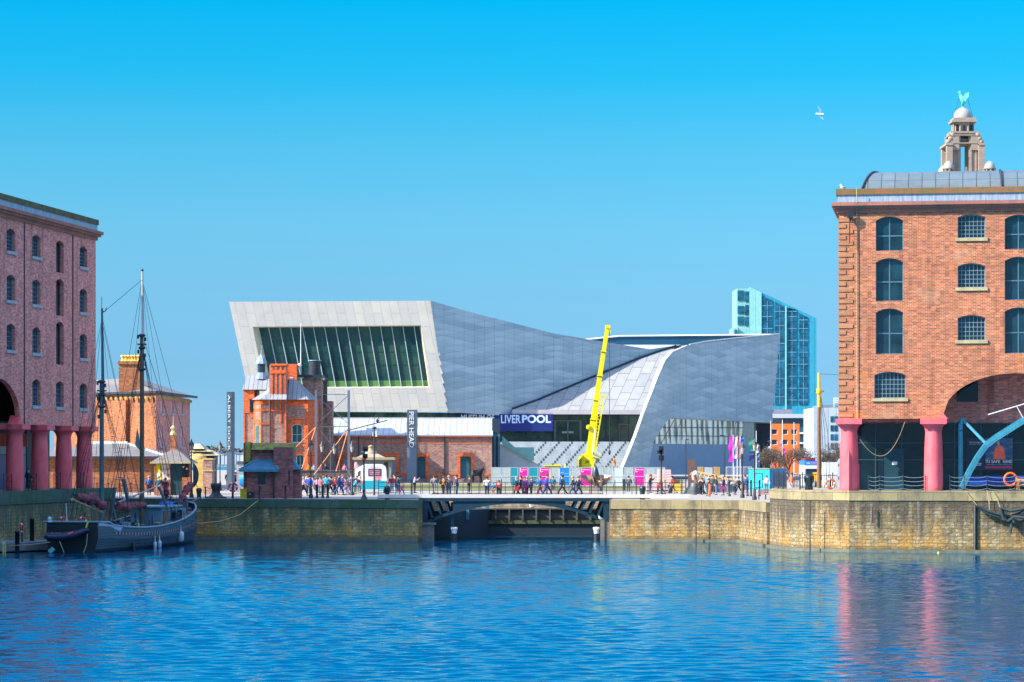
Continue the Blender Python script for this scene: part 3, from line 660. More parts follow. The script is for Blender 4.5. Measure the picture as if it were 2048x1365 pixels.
# glazed storey
mb = MB(uvdir=(1, 0, 0)); mb.poly([P(640, 824, 455), P(1290, 829, 455), P(1290, 884, 455), P(640, 884, 455)])
q = N('green_foyer_glass'); c = q.ramp(q.noise(q.uv(rot=(0, 0, -.5)), .35, 5, .6), [(.35, (.01, .05, .05)), (.5, (.035, .11, .08)), (.62, (.10, .17, .09)), (.75, (.02, .07, .06))]); M['foyer'] = q.fin(c, .12, 0, .5)
st_ = mb.build('foyer_glazing', M['foyer'], mus)
for x in [700, 724, 748, 775, 800, 824, 852, 880, 897, 921, 1106, 1137, 1163, 1212, 1237, 1258]:
    mb = MB(); mb.bar(P(x, 824.6, 454.9), P(x, 884, 454.9), .12); mb.build('mullion', M['iron_blue'], st_)
mb = MB(); mb.box(ax(1106, 454.6), ax(1164, 454.6), 454.3, 454.6, az(843, 454.6), az(841, 454.6)); mb.box(ax(1108, 454.6), ax(1112, 454.6), 454.3, 454.6, az(883, 454.6), az(843, 454.6)); mb.box(ax(1159, 454.6), ax(1163, 454.6), 454.3, 454.6, az(883, 454.6), az(843, 454.6)); mb.box(ax(1134, 454.6), ax(1137, 454.6), 454.3, 454.6, az(883, 454.6), az(843, 454.6))
dr = mb.build('door', pl((.25, .30, .33), .4), mus)
mb = MB()
for x in (1124, 1137): mb.box(ax(x, 454.3), ax(x+10, 454.3), 454.2, 454.28, az(867, 454), az(863, 454))
mb.build('notice', M['white'], dr)
mb = MB(); mb.box(ax(1237, 454.6), ax(1260, 454.6), 454.3, 454.6, az(850, 454), az(848, 454)); mb.box(ax(1237, 454.6), ax(1239, 454.6), 454.3, 454.6, az(883, 454), az(850, 454)); mb.box(ax(1258, 454.6), ax(1260, 454.6), 454.3, 454.6, az(883, 454), az(850, 454)); mb.build('side_door', pl((.3, .2, .2), .5), mus)
# banner
bn_ = Fr((ax(921, 446.0), 446.0), 0)
def bu(x): return ax(x, 446.0)-ax(921, 446.0)
def bz(y): return az(y, 446.0)
mb = MB(); mb.bx(bn_, -.2, bu(1106), 0, .2, bz(863), bz(828.5)); bo = mb.build('banner', pl((.003, .012, .13), .5, .08, name='blue_banner'))
tag(bo, 'long blue banner with white lettering above the museum steps', 'banner')
lt = pl((.55, .66, .78), .5, .05, name='banner_lettering'); lt2 = pl((.75, .8, .86), .5, .05, name='banner_lettering')
text('MUSEUM OF', 1, lt2, 'lettering', bo, bn_, u=.1, z=bz(842.5), w=-.02, fit=bu(990)-.2, fith=bz(829.6)-bz(842.5), off=.02)
text('LIVER', 1, lt, 'lettering', bo, bn_, u=bu(1002), z=bz(847), w=-.02, fit=bu(1042)-bu(1002.5), fith=bz(830.5)-bz(847), off=.02)
text('POOL', 1, lt, 'lettering', bo, bn_, u=bu(1044), z=bz(846.5), w=-.02, fit=bu(1102)-bu(1044), fith=bz(830.5)-bz(846.5), off=.035)
# upper glazed roof light, dark blue, with pale rim
mb = MB(); rl = [P(1166, 680, 476), P(1238, 673, 476), P(1556, 670, 476), P(1500, 678, 476), P(1375, 692, 476), P(1300, 701, 476), P(1240, 700, 476)]
mb.prism(rl, (0, 12, -1)); mb.build('roof_glazing', pl((.012, .07, .12), .35, .15, .2, name='dark_blue_roof'), mus)
mb = MB(); mb.tube([P(1166, 680, 475.8), P(1238, 672.6, 475.8), P(1557, 669.6, 475.8)], .14, 5); mb.build('roof_rim', M['white'], mus)
mb = MB(); mb.poly([P(1222, 694.8, 470), P(1290, 700.3, 470), P(1372, 691, 470), P(1300, 695.5, 470), P(1240, 695, 470)]); mb.build('ridge_flashing', M['white'], mus)
# right wing: ruled skins turning away from the sun
def W(x, y): return at(x, y, 402+max(0, x-1240)*.14)
ed2 = [(1240, 950), (1256, 912), (1272, 872), (1288, 826), (1303, 788), (1317, 752), (1330, 722), (1345, 704), (1376, 690.5)]
mid = [(1296, 950), (1302, 912), (1309, 880), (1338, 836), (1345, 800), (1351, 765), (1358, 735), (1366, 714), (1379, 690.3)]
mb = MB(uvdir=(.8, .6, 0)); 
def Wf(x, y):
    p = W(x, y); return at(x, y, p.y-2.5*math.sin(min(1, max(0, (y-690)/260))*math.pi))
mb.ruled([Wf(*p) for p in ed2], [W(*p) for p in mid], 6)
mb.build('fin_wall', M['diam'], mus)
mb = MB(); L_e = [Wf(x, y) for x, y in ed2]; mb.ruled([p+V((-.42, .5, 0)) for p in L_e[:5]]+[p+V((-.6, .6, 0)) for p in L_e[5:8]]+[L_e[8]+V((-.3, .3, 0))], L_e, 1); mb.build('fin_edge', pl((.44, .42, .37), .6, .08, name='pale_fin_edge'), mus)
mA = [(1338, 836), (1345, 800), (1351, 765), (1358, 735), (1366, 714), (1379, 690.3)]
mB_ = [(1543, 846), (1546, 812), (1549, 775), (1553, 735), (1555, 710), (1559, 669.5)]
mb = MB(uvdir=(.8, .6, 0)); mb.ruled([W(*p) for p in mA], [W(*p) for p in mB_], 8)
for k in range(9):   # stepped right edge
    t0, t1 = k/9, (k+1)/9; a, b = W(1559, 670).lerp(W(1543, 846), t0), W(1559, 670).lerp(W(1543, 846), t1); mb.poly([a, a.lerp(b, .9)+V((.25, .2, 0)), b])
mb.poly([W(1338, 836), W(1543, 846), at(1543, 850, 470), at(1338, 846, 462)])
mb.build('wing_wall', M['diam'], mus)
mb = MB(); mb.tube([W(1379, 690)]+[W(1379+(1559-1379)*k/6, 690-20.5*(k/6)**.8)+V((0, 0, .05)) for k in range(1, 7)], .16, 5); mb.build('wing_coping', pl((.45, .45, .43), .6, .08), mus)
mb = MB(); mb.poly([W(1379, 690.3), W(1559, 669.5), at(1559, 672, 500), at(1400, 690, 500)]); mb.poly([W(1559, 669.5), W(1543, 846), at(1536, 850, 500), at(1552, 672, 500)]); mb.build('wing_roof', pl((.3, .3, .32), .7), mus)
mb = MB(uvdir=(.8, .6, 0)); mb.ruled([W(1296, 950), W(1303, 888)], [W(1520, 950), W(1520, 890)], 4); mb.build('lower_wall', pl((.22, .28, .36), .6, .12, .2, name='grey_plinth_cladding'), mus)
# band of curved glass, reflections of sunlit stone painted into its colour
q = N('painted_reflection_glass'); s_ = q.n('ShaderNodeSeparateXYZ', Vector=q.uv())
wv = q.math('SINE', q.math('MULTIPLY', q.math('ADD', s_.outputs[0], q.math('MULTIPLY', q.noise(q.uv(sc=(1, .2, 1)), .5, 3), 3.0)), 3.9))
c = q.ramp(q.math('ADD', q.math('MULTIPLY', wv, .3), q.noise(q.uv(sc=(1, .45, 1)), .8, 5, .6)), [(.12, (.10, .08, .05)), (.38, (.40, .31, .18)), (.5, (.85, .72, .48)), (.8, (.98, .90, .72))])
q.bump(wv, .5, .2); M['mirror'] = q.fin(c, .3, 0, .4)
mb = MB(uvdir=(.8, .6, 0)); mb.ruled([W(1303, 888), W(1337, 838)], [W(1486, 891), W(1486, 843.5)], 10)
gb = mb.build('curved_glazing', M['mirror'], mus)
mb = MB()
for k in range(1, 10): x = 1303+183*k/10; mb.bar(W(x, 888.5)+V((0, -.1, 0)), W(x+(34-3.4*k if k < 10 else 0)*.9, 839+.5*k)+V((0, -.1, 0)), .09)
for y in (855, 872): mb.tube([W(1326 if y < 860 else 1314, y)+V((0, -.08, 0)), W(1486, y+1)+V((0, -.08, 0))], .05, 4)
mb.build('glazing_bars', M['iron_blue'], gb)
mb = MB(uvdir=(.8, .6, 0)); mb.ruled([W(1486, 891), W(1486, 844)], [W(1508, 892), W(1508, 844.5)], 1); mb.build('louvred_panel', pl((.33, .33, .25), .6, .2), mus)
mb = MB(); mb.box(ax(1508, 460), ax(1538, 460), 456, 462, az(950, 456), az(846, 456)); mb.build('dark_recess', pl((.02, .03, .05), .5), mus)
# stepped terrace (amphitheatre)
am = root('terrace_steps', at(1130, 950, 420), 'wide grey stone steps rising to the museum entrance behind the yellow crane', 'steps')
n = 16; mb = MB(uvdir=(1, 0, 0)); x0, x1 = ax(1003, 425), ax(1262, 425)
prof = [(404, G)]
for k in range(n): y_ = 404+k*1.8; zt = G+(az(884, 434)-G)*(k+1)/n; prof += [(y_, zt), (y_+1.8, zt)]
for k in range(len(prof)-1):
    a, b = prof[k], prof[k+1]; mb.poly([(x0, a[0], a[1]), (x1, a[0], a[1]), (x1, b[0], b[1]), (x0, b[0], b[1])])
mb.poly([(x0-6, prof[-1][0], prof[-1][1]), (x1+4, prof[-1][0], prof[-1][1]), (x1+4, 457, prof[-1][1]), (x0-6, 457, prof[-1][1])])
mb.build('flight', blocks('step_stone', (.33, .37, .38), (.29, .33, .34), (.16, .18, .2), 3.0, .387, (.38, .40, .40), .5), am)
for k in range(7):   # aisle stairs with dark risers
    xb = ax(1020+k*27, 425); A_ = []; hh_ = (az(884, 434)-G)/n
    if xb+n*.36 > x1: continue
    for i in range(n): A_ += [V((xb+i*.36, 403.96+i*1.8, G+hh_*i+.03)), V((xb+i*.36, 403.96+i*1.8, G+hh_*(i+1)+.03))]
    mb = MB(); mb.ruled(A_, [p+V((.24, 0, 0)) for p in A_], 1, 0, False); mb.build('aisle_stair', pl((.05, .07, .09), .6), am)
mb = MB()
for i in range(36): mb.box(x0+3+i*.55, x0+3.16+i*.55, 410.8, 411.1, G+(az(884, 434)-G)*5/n, G+(az(884, 434)-G)*5/n+.3)
mb.build('studs', M['iron_blue'], am)
pw = MB(); pw.prism([at(1000, 950, 403), at(1000, 888, 403), at(1008, 890, 403), at(1085, 934, 403), at(1085, 950, 403)], (0, .5, 0)); tag(pw.build('parapet_wall', pl((.62, .60, .55), .7, .08, name='white_render')), 'white wedge-shaped parapet wall at the left of the grey steps', 'wall')
pw = MB(); pw.prism([at(1004, 888, 402.5), at(1004, 872, 402.5), at(1030, 895, 402.5), at(1068, 895, 402.5), at(1068, 922, 402.5), at(1062, 922, 402.5)], (0, .1, 0)); tag(pw.build('glass_balustrade', pl((.22, .45, .38), .15, .2, .5, name='green_balustrade_glass')), 'green glass balustrade on the white parapet beside the steps', 'balustrade')
# ================================================================ BLUE TOWER and neighbours
D = 720
tw = root('glass_tower', at(1560, 940, D), 'tall turquoise glass apartment tower with steeply sloping roof', 'tower')
M['turq'] = slate('turquoise_cladding', (.02, .30, .42), 2.2); M['turq_l'] = slate('pale_turquoise_cladding', (.24, .55, .50), 2.2)
zb = G
mb = MB(); mb.prism([at(1500, 574, D), at(1633, 637, D), V((ax(1633, D), D, zb)), V((ax(1500, D), D, zb))], (0, 22, 0)); mb.build('slab', M['turq'], tw)
mb = MB(); mb.prism([at(1499, 574, D-.4), at(1523, 585.5, D-.4), V((ax(1523, D), D-.4, zb)), V((ax(1499, D), D-.4, zb))], (0, .35, 0)); mb.build('pale_slab', M['turq_l'], tw)
mb = MB(); mb.box(ax(1474, D), ax(1499, D), D+1, D+16, zb, az(577, D)); mb.build('side_block', M['turq_l'], tw)
mb = MB(); mb.box(ax(1466, D), ax(1476, D), D, D+12, zb, az(656, D)); mb.build('low_block', M['turq_l'], tw)
gw = glass('tower_glass', (.012, .09, .15), var=.7, sc=.5)
cols_ = [(1524, 1545.5), (1550, 1569), (1574.5, 1593.5), (1598, 1616)]
for ci, (a, b) in enumerate(cols_):
    ys = [622, 645.5, 669.5, 693, 717, 741, 765, 789, 812] if ci != 1 else [634, 669.5, 705, 740, 776, 812]
    tp = 592+(a-1524)*.47
    prev = tp
    for y in ys:
        if y-2 <= prev+3: continue
        mb = MB(uvdir=(1, 0, 0)); ya = prev+(.47*(b-a) if prev == tp else 0)
        mb.prism([at(a, prev, D-.05), at(b, ya, D-.05), at(b, y-2, D-.05), at(a, y-2, D-.05)], (0, -.12, 0)); wo = mb.build('window', gw, tw)
        mb = MB()
        yy = (max(prev, ya)+y)/2; mb.box(ax(a, D), ax(b, D), D-.25, D-.18, az(yy+.7, D), az(yy-.7, D)); mb.box(ax((a+b)/2-.5, D), ax((a+b)/2+.5, D), D-.27, D-.19, az(y-2, D), az(max(prev, ya), D))
        mb.build('balcony_rail', pl((.10, .30, .40), .4, .3, .3), wo); prev = y
mb = MB(); mb.box(ax(1570, D), ax(1572.5, D), D-.6, D-.2, zb, az(613, D)); mb.build('fin', M['turq_l'], tw)
for (x0_, x1_, ys) in ((1476, 1489, [(581, 602), (612, 628), (633, 650)]), (1491, 1499, [(583, 604), (610, 630), (634, 652)]), (1469, 1474, [(660, 670)])):
    for y0_, y1_ in ys:
        mb = MB(uvdir=(1, 0, 0)); dd = D+.9 if x0_ > 1470 else D-.1; mb.box(ax(x0_, D), ax(x1_, D), dd-.1, dd, az(y1_, D), az(y0_, D)); mb.build('window', gw, tw)
D = 600
mb = MB(); mb.box(ax(1538, D), ax(1592, D), D+8, D+14, G, az(818, D)); tag(mb.build('plant_room', pl((.22, .20, .24), .7)), 'dark grey flat rooftop block at the foot of the turquoise tower', 'building')
ob = root('office_building', at(1600, 940, D), 'glass office block with pale flat roof behind the orange building', 'building')
mb = MB(uvdir=(1, 0, 0)); mb.box(ax(1538, D), ax(1626, D), D+4, D+16, G, az(836, D)); mb.build('glazing', glass('office_glass', (.03, .09, .12), var=.6, sc=.3), ob)
mb = MB(); mb.box(ax(1536, D), ax(1630, D), D+3, D+17, az(836, D), az(828, D)); mb.build('roof', pl((.42, .50, .55), .5, .06), ob)
for y in (865, 885, 905):
    mb = MB(); mb.box(ax(1600, D), ax(1625, D), D+3.6, D+3.99, az(y+3, D), az(y, D)); mb.build('floor_band', M['white'], ob)
mb = MB(); mb.box(ax(1624, D), ax(1630, D), D+3.4, D+10, G, az(845, D)); mb.build('orange_pier', pl((.85, .17, .03), .6, .05), ob)
D = 590
og = root('orange_building', at(1567, 940, D), 'bright orange office block with square dark windows beyond the flagpoles', 'building')
Fo = Fr((ax(1535.5, D), D), 0); U = lambda x: ax(x, D)-ax(1535.5, D)
ops = [dict(u0=U(a), u1=U(a+12), z0=az(y+11, D), z1=az(y, D)) for a in (1543, 1564, 1582) for y in (858.5, 879)]
mb = MB(); facade(mb, Fo, 0, U(1599), G, az(848, D), ops, .3); mb.poly([Fo.p(0, 0, az(848, D)), Fo.p(U(1599), 0, az(848, D)), Fo.p(U(1599), 10, az(848, D)), Fo.p(0, 10, az(848, D))]); mb.build('wall', pl((.88, .16, .02), .6, .05, .3, name='orange_render'), og)
for o in ops: window(og, Fo, o, 1, 1, depth=.3, ins=.08, fr=.09, sill=False, fm=M['white'])
D = 560
pb = root('pale_building', at(1655, 940, D), 'pale blue-grey clad block beside the right warehouse', 'building')
mb = MB(); mb.box(ax(1628, D), ax(1700, D), D, D+20, G, az(816, D)); mb.build('wall', slate('pale_cladding', (.42, .50, .55), 1.5), pb)
mb = MB(); mb.box(ax(1644, D), ax(1700, D), D+2, D+18, az(816, D)+.005, az(810, D)); mb.build('roof_plant', pl((.16, .2, .23), .7), pb)
for x in (1661, 1669):
    for y in (833, 851, 869, 887):
        mb = MB(uvdir=(1, 0, 0)); mb.box(ax(x, D), ax(x+6.5, D), D-.08, D, az(y+12, D), az(y, D)); mb.build('window', gw, pb)
mb = MB()
for k in range(3): mb.bar(at(1667, 797+k*4, 560), at(1684, 797+k*4, 560), .2)
mb.bar(at(1668, 796, 560), at(1668, 816, 560), .12); tag(mb.build('roof_antenna', M['white']), 'white rooftop rails on the pale block by the right warehouse', 'antenna')
# ================================================================ CLOCKLESS STONE TOWER with bird
D = 640
lv = root('stone_tower', at(1931, 940, D), 'grey-brown stone tower with white dome rising behind the right warehouse roof', 'tower')
cx = ax(1931, D); k_ = D/FX
def Z(y): return az(y, D)
mb = MB(uvdir=(1, 0, 0))
def slabs(hw, w_in, y0, y1, cy, m=0):
    """square shaft with an open slot: four corner piers"""
    h, i = hw*k_, w_in*k_
    for sx_ in (-1, 1):
        for sy_ in (-1, 1):
            xa, xb = sorted((sx_*i, sx_*h)); ya, yb = sorted((sy_*i, sy_*h)); mb.box(cx+xa, cx+xb, cy+ya, cy+yb, Z(y0), Z(y1), m)
cy = D+4
slabs(38, 26, 400, 288, cy)               # outer piers
slabs(26, 8, 400, 262, cy)
mb.lathe((cx, cy, Z(268)), [(21*k_, 0), (20.5*k_, Z(238)-Z(268))], 8, 0, False); slabs(31, 12, 300, 270, cy)
for x_ in (-22, -12, 12, 22): mb.box(cx+(x_-1.6)*k_, cx+(x_+1.6)*k_, cy-28.5*k_, cy-26*k_, Z(350), Z(270))
mb.box(cx-17*k_, cx+17*k_, cy-17*k_, cy+17*k_, Z(285), Z(276)); mb.box(cx-25*k_, cx+25*k_, cy-25*k_, cy+25*k_, Z(269), Z(265))
for hw, a, b in ((40, 291, 287), (28, 266, 262), (25, 243, 238.5), (22, 238.5, 234)): mb.box(cx-hw*k_, cx+hw*k_, cy-hw*k_, cy+hw*k_, Z(a), Z(b)) if hw < 30 else [mb.box(cx+s*33*k_-7*k_, cx+s*33*k_+7*k_, cy-hw*k_, cy+hw*k_, Z(a), Z(b)) for s in (-1, 1)]
mb.box(cx-30*k_, cx+30*k_, cy+10*k_, cy+14*k_, Z(400), Z(372))
mb.build('shaft', M['portland'], lv)
for s in (-1, 1):
    mb = MB()
    for (x, y, r) in ((33, 283, 5), (29, 277, 5), (25, 270, 5), (35, 288, 3)): mb.ball((cx+s*x*k_, cy-28*k_, Z(y)), r*k_, 10)
    mb.build('scroll', M['portland'], lv)
mb = MB()
for a in range(8):
    t = math.pi/8+a*math.pi/4; mb.lathe((cx+21*k_*math.cos(t), cy+21*k_*math.sin(t), Z(262)), [(2.2*k_, 0), (2.0*k_, Z(241)-Z(262))], 8)
mb.build('pilasters', M['portland'], lv)
for x_, y0_, y1_ in ((0, 250, 266), (-14, 248, 262), (14, 248, 262)): mb = MB(); mb.box(cx+(x_-2.3)*k_, cx+(x_+2.3)*k_, cy-(21.3 if x_ == 0 else 19)*k_, cy-17*k_, Z(y1_), Z(y0_)); mb.build('louvre', M['black'], lv)  # black boxes painted on for the dark of narrow slots
for yy_ in (269, 285): mb = MB(); mb.box(cx-32*k_, cx+32*k_, cy-32*k_, cy+32*k_, Z(yy_+2), Z(yy_)); mb.build('cornice', M['portland'], lv)
mb = MB(); mb.lathe((cx, cy, Z(234)), [(18.5*k_, 0), (18.5*k_, 4*k_), (17.5*k_, 10*k_), (14*k_, 16*k_), (8*k_, 20.5*k_), (3*k_, 22.5*k_), (2*k_, 24*k_)], 24); mb.build('dome', pl((.34, .33, .30), .6, .15, 1, name='pale_dome'), lv)
for x, yb_, yy in ((1893, 350, 0), (1975, 350, 0), (1883, 352, 10), (1912, 360, 24), (1959, 360, 24)):
    tx = ax(x, D+yy); tr = root('turret', (tx, D-3+yy, Z(352)), None, None); tr.parent = lv; tr.location = V((tx, D-3+yy, Z(352)))-WO[lv.name]
    mb = MB(); mb.lathe((tx, D-3+yy, Z(370)), [(10*k_, 0), (10*k_, 24*k_)], 12)
    for a in range(8): t = a*math.pi/4; mb.lathe((tx+10.5*k_*math.cos(t), D-3+yy+10.5*k_*math.sin(t), Z(350)), [(1.7*k_, -2*k_), (1.7*k_, 8*k_)], 6)
    mb.lathe((tx, D-3+yy, Z(341.5)), [(13*k_, 0), (13*k_, 1.5*k_)], 16); mb.build('drum', M['portland'], tr)
    mb = MB(); mb.lathe((tx, D-3+yy, Z(340)), [(11*k_, 0), (10.5*k_, 5*k_), (8*k_, 10*k_), (4*k_, 13.5*k_), (.5*k_, 15*k_)], 16); mb.build('dome', pl((.34, .33, .30), .6, .15, 1), tr)
# copper bird
mb = MB(); ver = pl((.12, .55, .42), .5, .2, 3, name='verdigris'); bz_ = Z(210); s_ = k_
body = [(0, 4), (1.5, 9), (0, 15), (-3, 20), (-6, 25), (-6, 29), (-5, 32)]
mb.tube([V((cx+x*s_, cy, bz_+z*s_)) for x, z in body], [1.2*s_, 4.2*s_, 5.2*s_, 4*s_, 2.2*s_, 2.4*s_, 1.2*s_], 10)
mb.tube([V((cx-6*s_, cy, bz_+30*s_)), V((cx-11*s_, cy, bz_+28.5*s_))], [1.2*s_, .3*s_], 6)
for s in (-1, 1): mb.tube([V((cx+s*1.5*s_, cy+s*s_, bz_+8*s_)), V((cx+s*1.8*s_, cy+s*s_, bz_-.5*s_))], .8*s_, 5)
mb.tube([V((cx+2*s_, cy, bz_+9*s_)), V((cx+7*s_, cy, bz_+2*s_))], [3*s_, 1.5*s_], 6)
bd = mb.build('bird_statue', ver); tag(bd, 'green copper bird statue with raised wings on the white tower dome', 'statue')
for s in (-1, 1):
    mb = MB(); mb.prism([V((cx-2*s_, cy+s*3*s_, bz_+18*s_)), V((cx+3*s_, cy+s*3*s_, bz_+10*s_)), V((cx+10*s_, cy+s*9*s_, bz_+20*s_)), V((cx+10.5*s_, cy+s*9*s_, bz_+29*s_)), V((cx+5*s_, cy+s*7*s_, bz_+27*s_))], V((0, s*1.2*s_, 0))); mb.build('wing', ver, bd)
mb = MB()
for x in (-21, 22): mb.tube([V((cx+(-5 if x < 0 else 9)*s_, cy, bz_+(22 if x < 0 else 20)*s_)), V((cx+x*s_, cy, Z(236)))], .35*s_, 4)
mb.build('stay', M['iron'], bd)
# ================================================================ FAR SHORE houses and haze of trees
D = 1700
hm = [pl((.60, .62, .66), .8, .1), pl((.42, .50, .62), .8, .15), pl((.50, .34, .32), .8, .15)]
random.seed(3); hx = 390
while hx < 480:
    w_ = random.uniform(6, 12); yb_ = 921+random.uniform(-3, 1); h_ = random.uniform(9, 15)
    r = root('distant_house', at(hx, yb_, D), 'tiny pale waterfront house far across the river beside the tall sign, one of a row', 'house', 'houses across the river')
    mb = MB(); mb.box(ax(hx, D), ax(hx+w_, D), D, D+9, 2, az(yb_-h_, D)); mb.build('wall', random.choice(hm[:2]), r)
    zt = az(yb_-h_, D); x0_, x1_ = ax(hx, D)-.3, ax(hx+w_, D)+.3
    mb = MB(); mb.prism([(x0_, D-.3, zt), (x1_, D-.3, zt), ((x0_+x1_)/2, D-.3, zt+1.3)], (0, 9.6, 0)); mb.build('roof', pl((.22, .24, .30), .8), r); hx += w_*.85
def clumps(mb, c, rx, ry, rz, n, s, mats=1):
    for _ in range(n):
        while True:
            a = V((random.uniform(-1, 1), random.uniform(-1, 1), random.uniform(-1, 1)))
            if .25 < a.length < 1: break
        p = V(c)+V((a.x*rx, a.y*ry, a.z*rz)); t = [V((random.uniform(-1, 1), random.uniform(-1, 1), random.uniform(-1, 1)))*s for _ in range(3)]
        mb.poly([p+t[0], p+t[1], p+t[2]], random.randrange(mats))
fol = [pl((.07, .10, .07), .9, .2, .1), pl((.11, .13, .12), .9, .2, .1)]
mb = MB()
for k in range(60): x = 380+k*1.9; clumps(mb, at(x, 916-random.uniform(0, 6)-(6 if 418 < x < 434 else 0), 1760), 12, 8, 4, 60, 2.0, 2)
tag(mb.build('far_trees', fol), 'distant line of hazy trees on the far river bank', 'trees', kind='stuff')
# ================================================================ MID-GROUND, left
def Pz(x, y, d, dz=0): p = at(x, y, d); return V((p.x, p.y, p.z+dz))
def hexpx(mb, x0, x1, y0, y1, d, dep, m=0): mb.box(ax(x0, d), ax(x1, d), d, d+dep, az(y1, d), az(y0, d), m)
# --- low orange brick building with slate roof
D = 286
lb = root('low_brick_building', at(230, 985, D), 'low orange brick building with hipped slate roof behind the schooner masts', 'building')
mb = MB(); xl, xr = ax(60, D), ax(302, D)
mb.box(xl, xr, D, D+14, G, az(913, D)); mb.build('wall', M['brick_o'], lb)
e, rz0 = az(913, D), az(888, D+7)
mb = MB(); o_ = .6
A = [V((xl-o_, D-o_, e)), V((xr+1.7, D-o_, e)), V((xr+1.7, D+15, e)), V((xl-o_, D+15, e))]; r0, r1 = V((xl+5, D+7, rz0)), V((xr-3.4, D+7, rz0))
mb.poly([A[0], A[1], r1, r0]); mb.poly([A[1], A[2], r1]); mb.poly([A[2], A[3], r0, r1]); mb.poly([A[3], A[0], r0]); mb.poly([a-V((0, 0, .02)) for a in A])
mb.build('roof', M['slates'], lb)
mb = MB(); mb.tube([r0, r1], .28, 6); mb.tube([r1, A[1]], .16, 5); mb.build('ridge_lead', pl((.55, .55, .5), .6), lb)
mb = MB(); mb.bar(A[0]-V((0, 0, .14)), A[1]-V((0, 0, .14)), .22, .24); mb.build('eaves_gutter', M['iron'], lb)
mb = MB(); mb.prism([(ax(262, D), D+3, rz0-.2), (ax(276, D), D+3, rz0-.9), (ax(266, D), D+3, rz0+1.6)], (0, .4, 0)); mb.build('roof_vane', M['iron_blue'], lb)
mb = MB()
for k in range(15):
    x = 216+k*6; mb.box(ax(x, D-1.5), ax(x, D-1.5)+.03, D-1.5, D-1.46, G, G+1.25)
    mb.tube([(ax(x, D-1.5)+(.29*j/4-.0)*1.0, D-1.5, G+1.25+.22*math.sin(math.pi*j/4)) for j in range(5)], .015, 3, caps=False)
mb.bar((ax(216, D-1.5), D-1.5, G+.2), (ax(302, D-1.5), D-1.5, G+.2), .03); tag(mb.build('hooped_railing', M['iron']), 'low hooped black railing in front of the low orange brick building', 'railing')
# --- tall brick house with chimney
C0 = V((ax(312, 310), 310, 0)); dirR = V((ax(380, 337)-C0.x, 27, 0)); dirL = V((ax(120, 330)-C0.x, 16, 0))
hb = root('brick_house', (C0.x, C0.y, G), 'tall brick house with hipped roof, big chimney and sash windows', 'house')
zE = az(789, 310)
Fh = Fr((C0.x, C0.y), u=tuple(dirR.normalized()), w=(-dirR.normalized().y, dirR.normalized().x, 0))
LR = dirR.length
def hu(x): k = (x-1024)/FX; d = dirR.normalized(); return (k*C0.y-C0.x)/(d.x-k*d.y)
ops = []
for (a, y0, y1) in ((324, 803, 827), (344.5, 804, 827), (363.5, 804, 828), (324, 853, 893), (363.5, 854, 894)):
    u = hu(a); yy = Fh.p(u, 0, 0).y; ops.append(dict(u0=u-1.0, u1=u+1.0, z0=az(y1, yy), z1=az(y0, yy)))
mb = MB(); facade(mb, Fh, 0, LR, G, zE, ops, .25)
p0, p1, p2 = C0, C0+dirL, C0+dirL+dirR
mb.poly([p0+V((0, 0, G)), p1+V((0, 0, G)), p1+V((0, 0, zE)), p0+V((0, 0, zE))], 1); mb.poly([p1+V((0, 0, G)), p2+V((0, 0, G)), p2+V((0, 0, zE)), p1+V((0, 0, zE))])
nl = V((dirL.y, -dirL.x, 0)).normalized(); nl = nl if nl.y < 0 else -nl; tl = dirL.normalized()
a = C0+tl*5.4; mb.hexa([a+nl*.5+V((0, 0, G)), a+nl*.5+tl*12+V((0, 0, G)), a+tl*12+V((0, 0, G)), a+V((0, 0, G)), a+nl*.5+V((0, 0, zE-.6)), a+nl*.5+tl*12+V((0, 0, zE-.6)), a+tl*12+V((0, 0, zE-.6)), a+V((0, 0, zE-.6))], 1)
mb.build('wall', [M['brick_shade'], M['brick_o']], hb)  # same house brick, coloured apart for the shaded and the lit faces
for o in ops: window(hb, Fh, o, 2, 2, depth=.25, ins=.1, fm=M['white'], pm=pl((.45, .55, .62), .3, .15, .5, 0, .5, name='curtained_glass'), sill=True, sm=M['sill_grey'])
ov = .7
q0 = C0+nl*ov-dirR.normalized()*0+Fh.w*-ov; q1 = p1+nl*ov; q2 = p2; q3 = C0+dirR+Fh.w*-ov+dirR.normalized()*ov
rA, rB = C0+dirL*.35+dirR*.25+V((0, 0, az(757, 322))), C0+dirL*.35+dirR*.62+V((0, 0, az(760, 333)))
rC = C0+dirL*.8+dirR*.4+V((0, 0, az(757, 325)))
Q = [q+V((0, 0, zE+.25)) for q in (q0, q1, q2, q3)]
mb = MB(); mb.poly([Q[0], Q[1], rC, rA]); mb.poly([Q[0], rA, rB, Q[3]]); mb.poly([Q[3], rB, Q[2]]); mb.poly([Q[1], Q[2], rB, rC]); mb.poly([rA, rB, rC]); mb.poly([q-V((0, 0, .03)) for q in Q]); mb.build('roof', M['slates'], hb)
mb = MB(); mb.bar(Q[0], Q[1], .3, .25); mb.bar(Q[0], Q[3], .3, .25); mb.build('eaves_gutter', M['iron'], hb)
mb = MB()
for k in range(12): a = C0+nl*.35+tl*(.5+k*1.02)+V((0, 0, zE-.28)); mb.box(a.x-.12, a.x+.12, a.y-.2, a.y+.2, a.z-.25, a.z+.1)
for k in range(22): a = C0-Fh.w*.3+dirR.normalized()*(.6+k*1.2)+V((0, 0, zE-.25)); mb.box(a.x-.1, a.x+.1, a.y-.14, a.y+.14, a.z-.22, a.z+.1)
mb.build('dentils', pl((.62, .44, .14), .8), hb)
